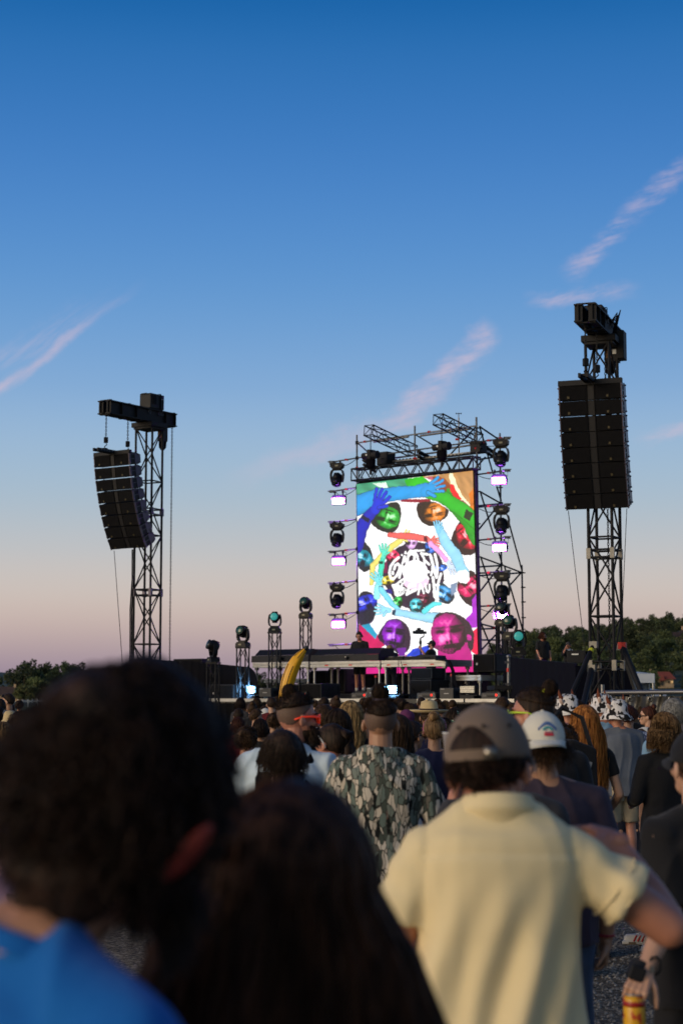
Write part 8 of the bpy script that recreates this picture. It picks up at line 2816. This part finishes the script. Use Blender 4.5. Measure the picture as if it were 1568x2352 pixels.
assign(t, 'headphones', MB().tube([(.088 * math.cos(a), -.012, 1.655 + .145 * math.sin(a)) for a in np.linspace(0, math.pi, 15)], .010, 6).ell((.092, -.006, 1.65), (.018, .034, .038), nu=12, nv=8).ell((-.092, -.006, 1.65), (.018, .034, .038), nu=12, nv=8), K_PAINT, HH)
for s in (-1, 1):
    assign(t, 'sock', MB().lathe([(.043, .06), (.045, .20), (.040, .205)], 14, (s * .105, -.024, 0)), CL['white'])
H = HM_(-4, -34, 0)
t, HH = stage_person('fair-haired DJ in dark shirt bowed over the decks', 895, 1479, -2.55, 168, DECK, p, H, 'red', CL['navy'], dict(slack=.024, sleeve=.8, sl_r=.066), 'jeans', {}, merge(hair_shell('short', .026, 5, rough=.008, top=.01), tufts('short', 300, .03, 8, .003, .005, .016, .3)), 'blond', 16)
# cameraman
CYAW = 62
inv = Matrix.Rotation(R(-CYAW), 3, 'Z')
cb_ = SP(989, 1470, -2.9)
sc = (cb_.z - DECK) / 1.80
def cam_off(px, py, v):
    q = SP(px, py, v)
    o_ = inv @ Vector((q.x - cb_.x, q.y - cb_.y, 0)) / sc
    return (o_.x, o_.y, (q.z - DECK) / sc)
p = pose('m', L=(cam_off(976, 1507, -3.1), cam_off(966.5, 1491, -3.15)), R_=((.2, .15, 1.18), (.05, .34, 1.22)))
H = HM_(6, 14, 0)
t, HH = stage_person('bearded cameraman in black cap raising a camera on a stick', 989, 1470, -2.9, CYAW, DECK, p, H, 'red', CL['black'], dict(slack=.024, sleeve=.75, sl_r=.068), 'black', {}, hair_shell('stub', .010, 3, cap=True), 'dark', hh=1.80, grip=(True, False))
cap_hat(t, HH, CL['black'])
beard(t, HH, HAIR['dark'], 200, .014)
g0, g1, g2 = SP(966, 1510, -3.15), SP(965, 1466, -3.15), SP(964, 1453, -3.15)
gm = thing('camera_gimbal', 'small camera on a gimbal stick held high before the screen', 'camera', g0)
strut('handle', g0, g1, .022, K_PAINT, gm)
part('collar', MB().lathe([(.03, -.05), (.04, 0), (.03, .06)], 12, g1 - g0 - Vector((0, 0, .12))), K_STEEL, gm)
part('bent_arm', MB().tube([g1 - g0, g1 - g0 + Vector((.09, 0, .05)), g1 - g0 + Vector((.11, 0, .14)), g2 - g0 + Vector((.02, .03, -.03))], .018, 8), K_PAINT, gm)
part('camera_body', MB().box(g2 - g0 + Vector((-.01, 0, .02)), (.22, .10, .12)).box(g2 - g0 + Vector((-.03, 0, .10)), (.10, .07, .06)).box(g2 - g0 + Vector((.13, 0, .0)), (.10, .09, .07)), K_PAINT, gm, bevel=.012)
part('lens_barrel', MB().tube([g2 - g0 + Vector((-.10, -.02, .0)), g2 - g0 + Vector((-.19, -.05, .01))], .042, 12), K_PAINT, gm)
# stagehands on the side platform
p = pose('m', L=((-.25, .03, 1.16), (-.22, .12, .95)), R_=((.25, .03, 1.16), (.22, .12, .95)))
def side_person(label, px, ytop, Y, yaw, p, H, skin, shirt, sk, hh=1.797):
    t = person(label, px, ytop, Y, yaw, 'stagehands on the side platform', SIDEP, hh)
    dress(t, p, H, skin, shirt, sk, 'black', {}, fold=.005, seed=52, vox=.013, hvox=.0055, svox=.013)
    eyes_mouth(t, H, HAIR['dark'])
    return t
SIDEP_H = SIDEP
H = HM_(-30, 0, 0)
t = side_person('long-haired bearded stagehand with glasses and a shoulder strap', 1245, 1452, 43.6, -150, p, HM_(30, -6, 0), 'red', 'black', dict(slack=.034, sleeve=.9, sl_r=.078, belly=.03))
HH = HM_(30, -6, 0)
assign(t, 'hair', merge(hair_shell('full', .022, 3, rough=.006), long_hair(.12, 120, 9, 1.2, .01, .004, 2.1, .022, 1.0)), HAIR['red_dark'], HH)
beard(t, HH, HAIR['red_dark'], 300, .035)
sunglasses(t, HH, K_STEEL, mat('clear_lens', (.2, .2, .2), .05))
assign(t, 'bag_strap', MB().tube([(.17, .12, 1.05), (.02, .15, 1.32), (-.10, .09, 1.46), (-.12, -.04, 1.50), (.0, -.14, 1.36), (.17, -.12, 1.10)], .014, 4), K_CLOTH)
p = pose('m', L=((-.25, .03, 1.16), (-.22, .14, .96)), R_=((.30, .10, 1.25), (.135, .07, 1.56)))
HH = HM_(34, -6, 0)
t = side_person('capped stagehand with a hand to his headset beside the dark monitor', 1303, 1474, 41.0, -158, p, HH, 'red', 'white', dict(slack=.018, sleeve=.5), hh=1.80)
cap_hat(t, HH, CL['charcoal'])
assign(t, 'hair', hair_shell('stub', .010, 3, cap=True), HAIR['dark'], HH)
jk = remesh(shirt_prims(p, .030, 1.1, .84, 0, 0, .074), .014, 4, 'jacket')
bmj = bmesh.new(); bmj.from_mesh(jk)
bmesh.ops.delete(bmj, geom=[v for v in bmj.verts if v.co.y > .03 and abs(v.co.x) < .06 + .05 * (1.3 - v.co.z) * 0 and v.co.z < 1.5], context='VERTS')
bmj.to_mesh(jk); bmj.free()
assign(t, 'jacket', jk, CL['black'])
bpy.data.scenes.remove(TMP)
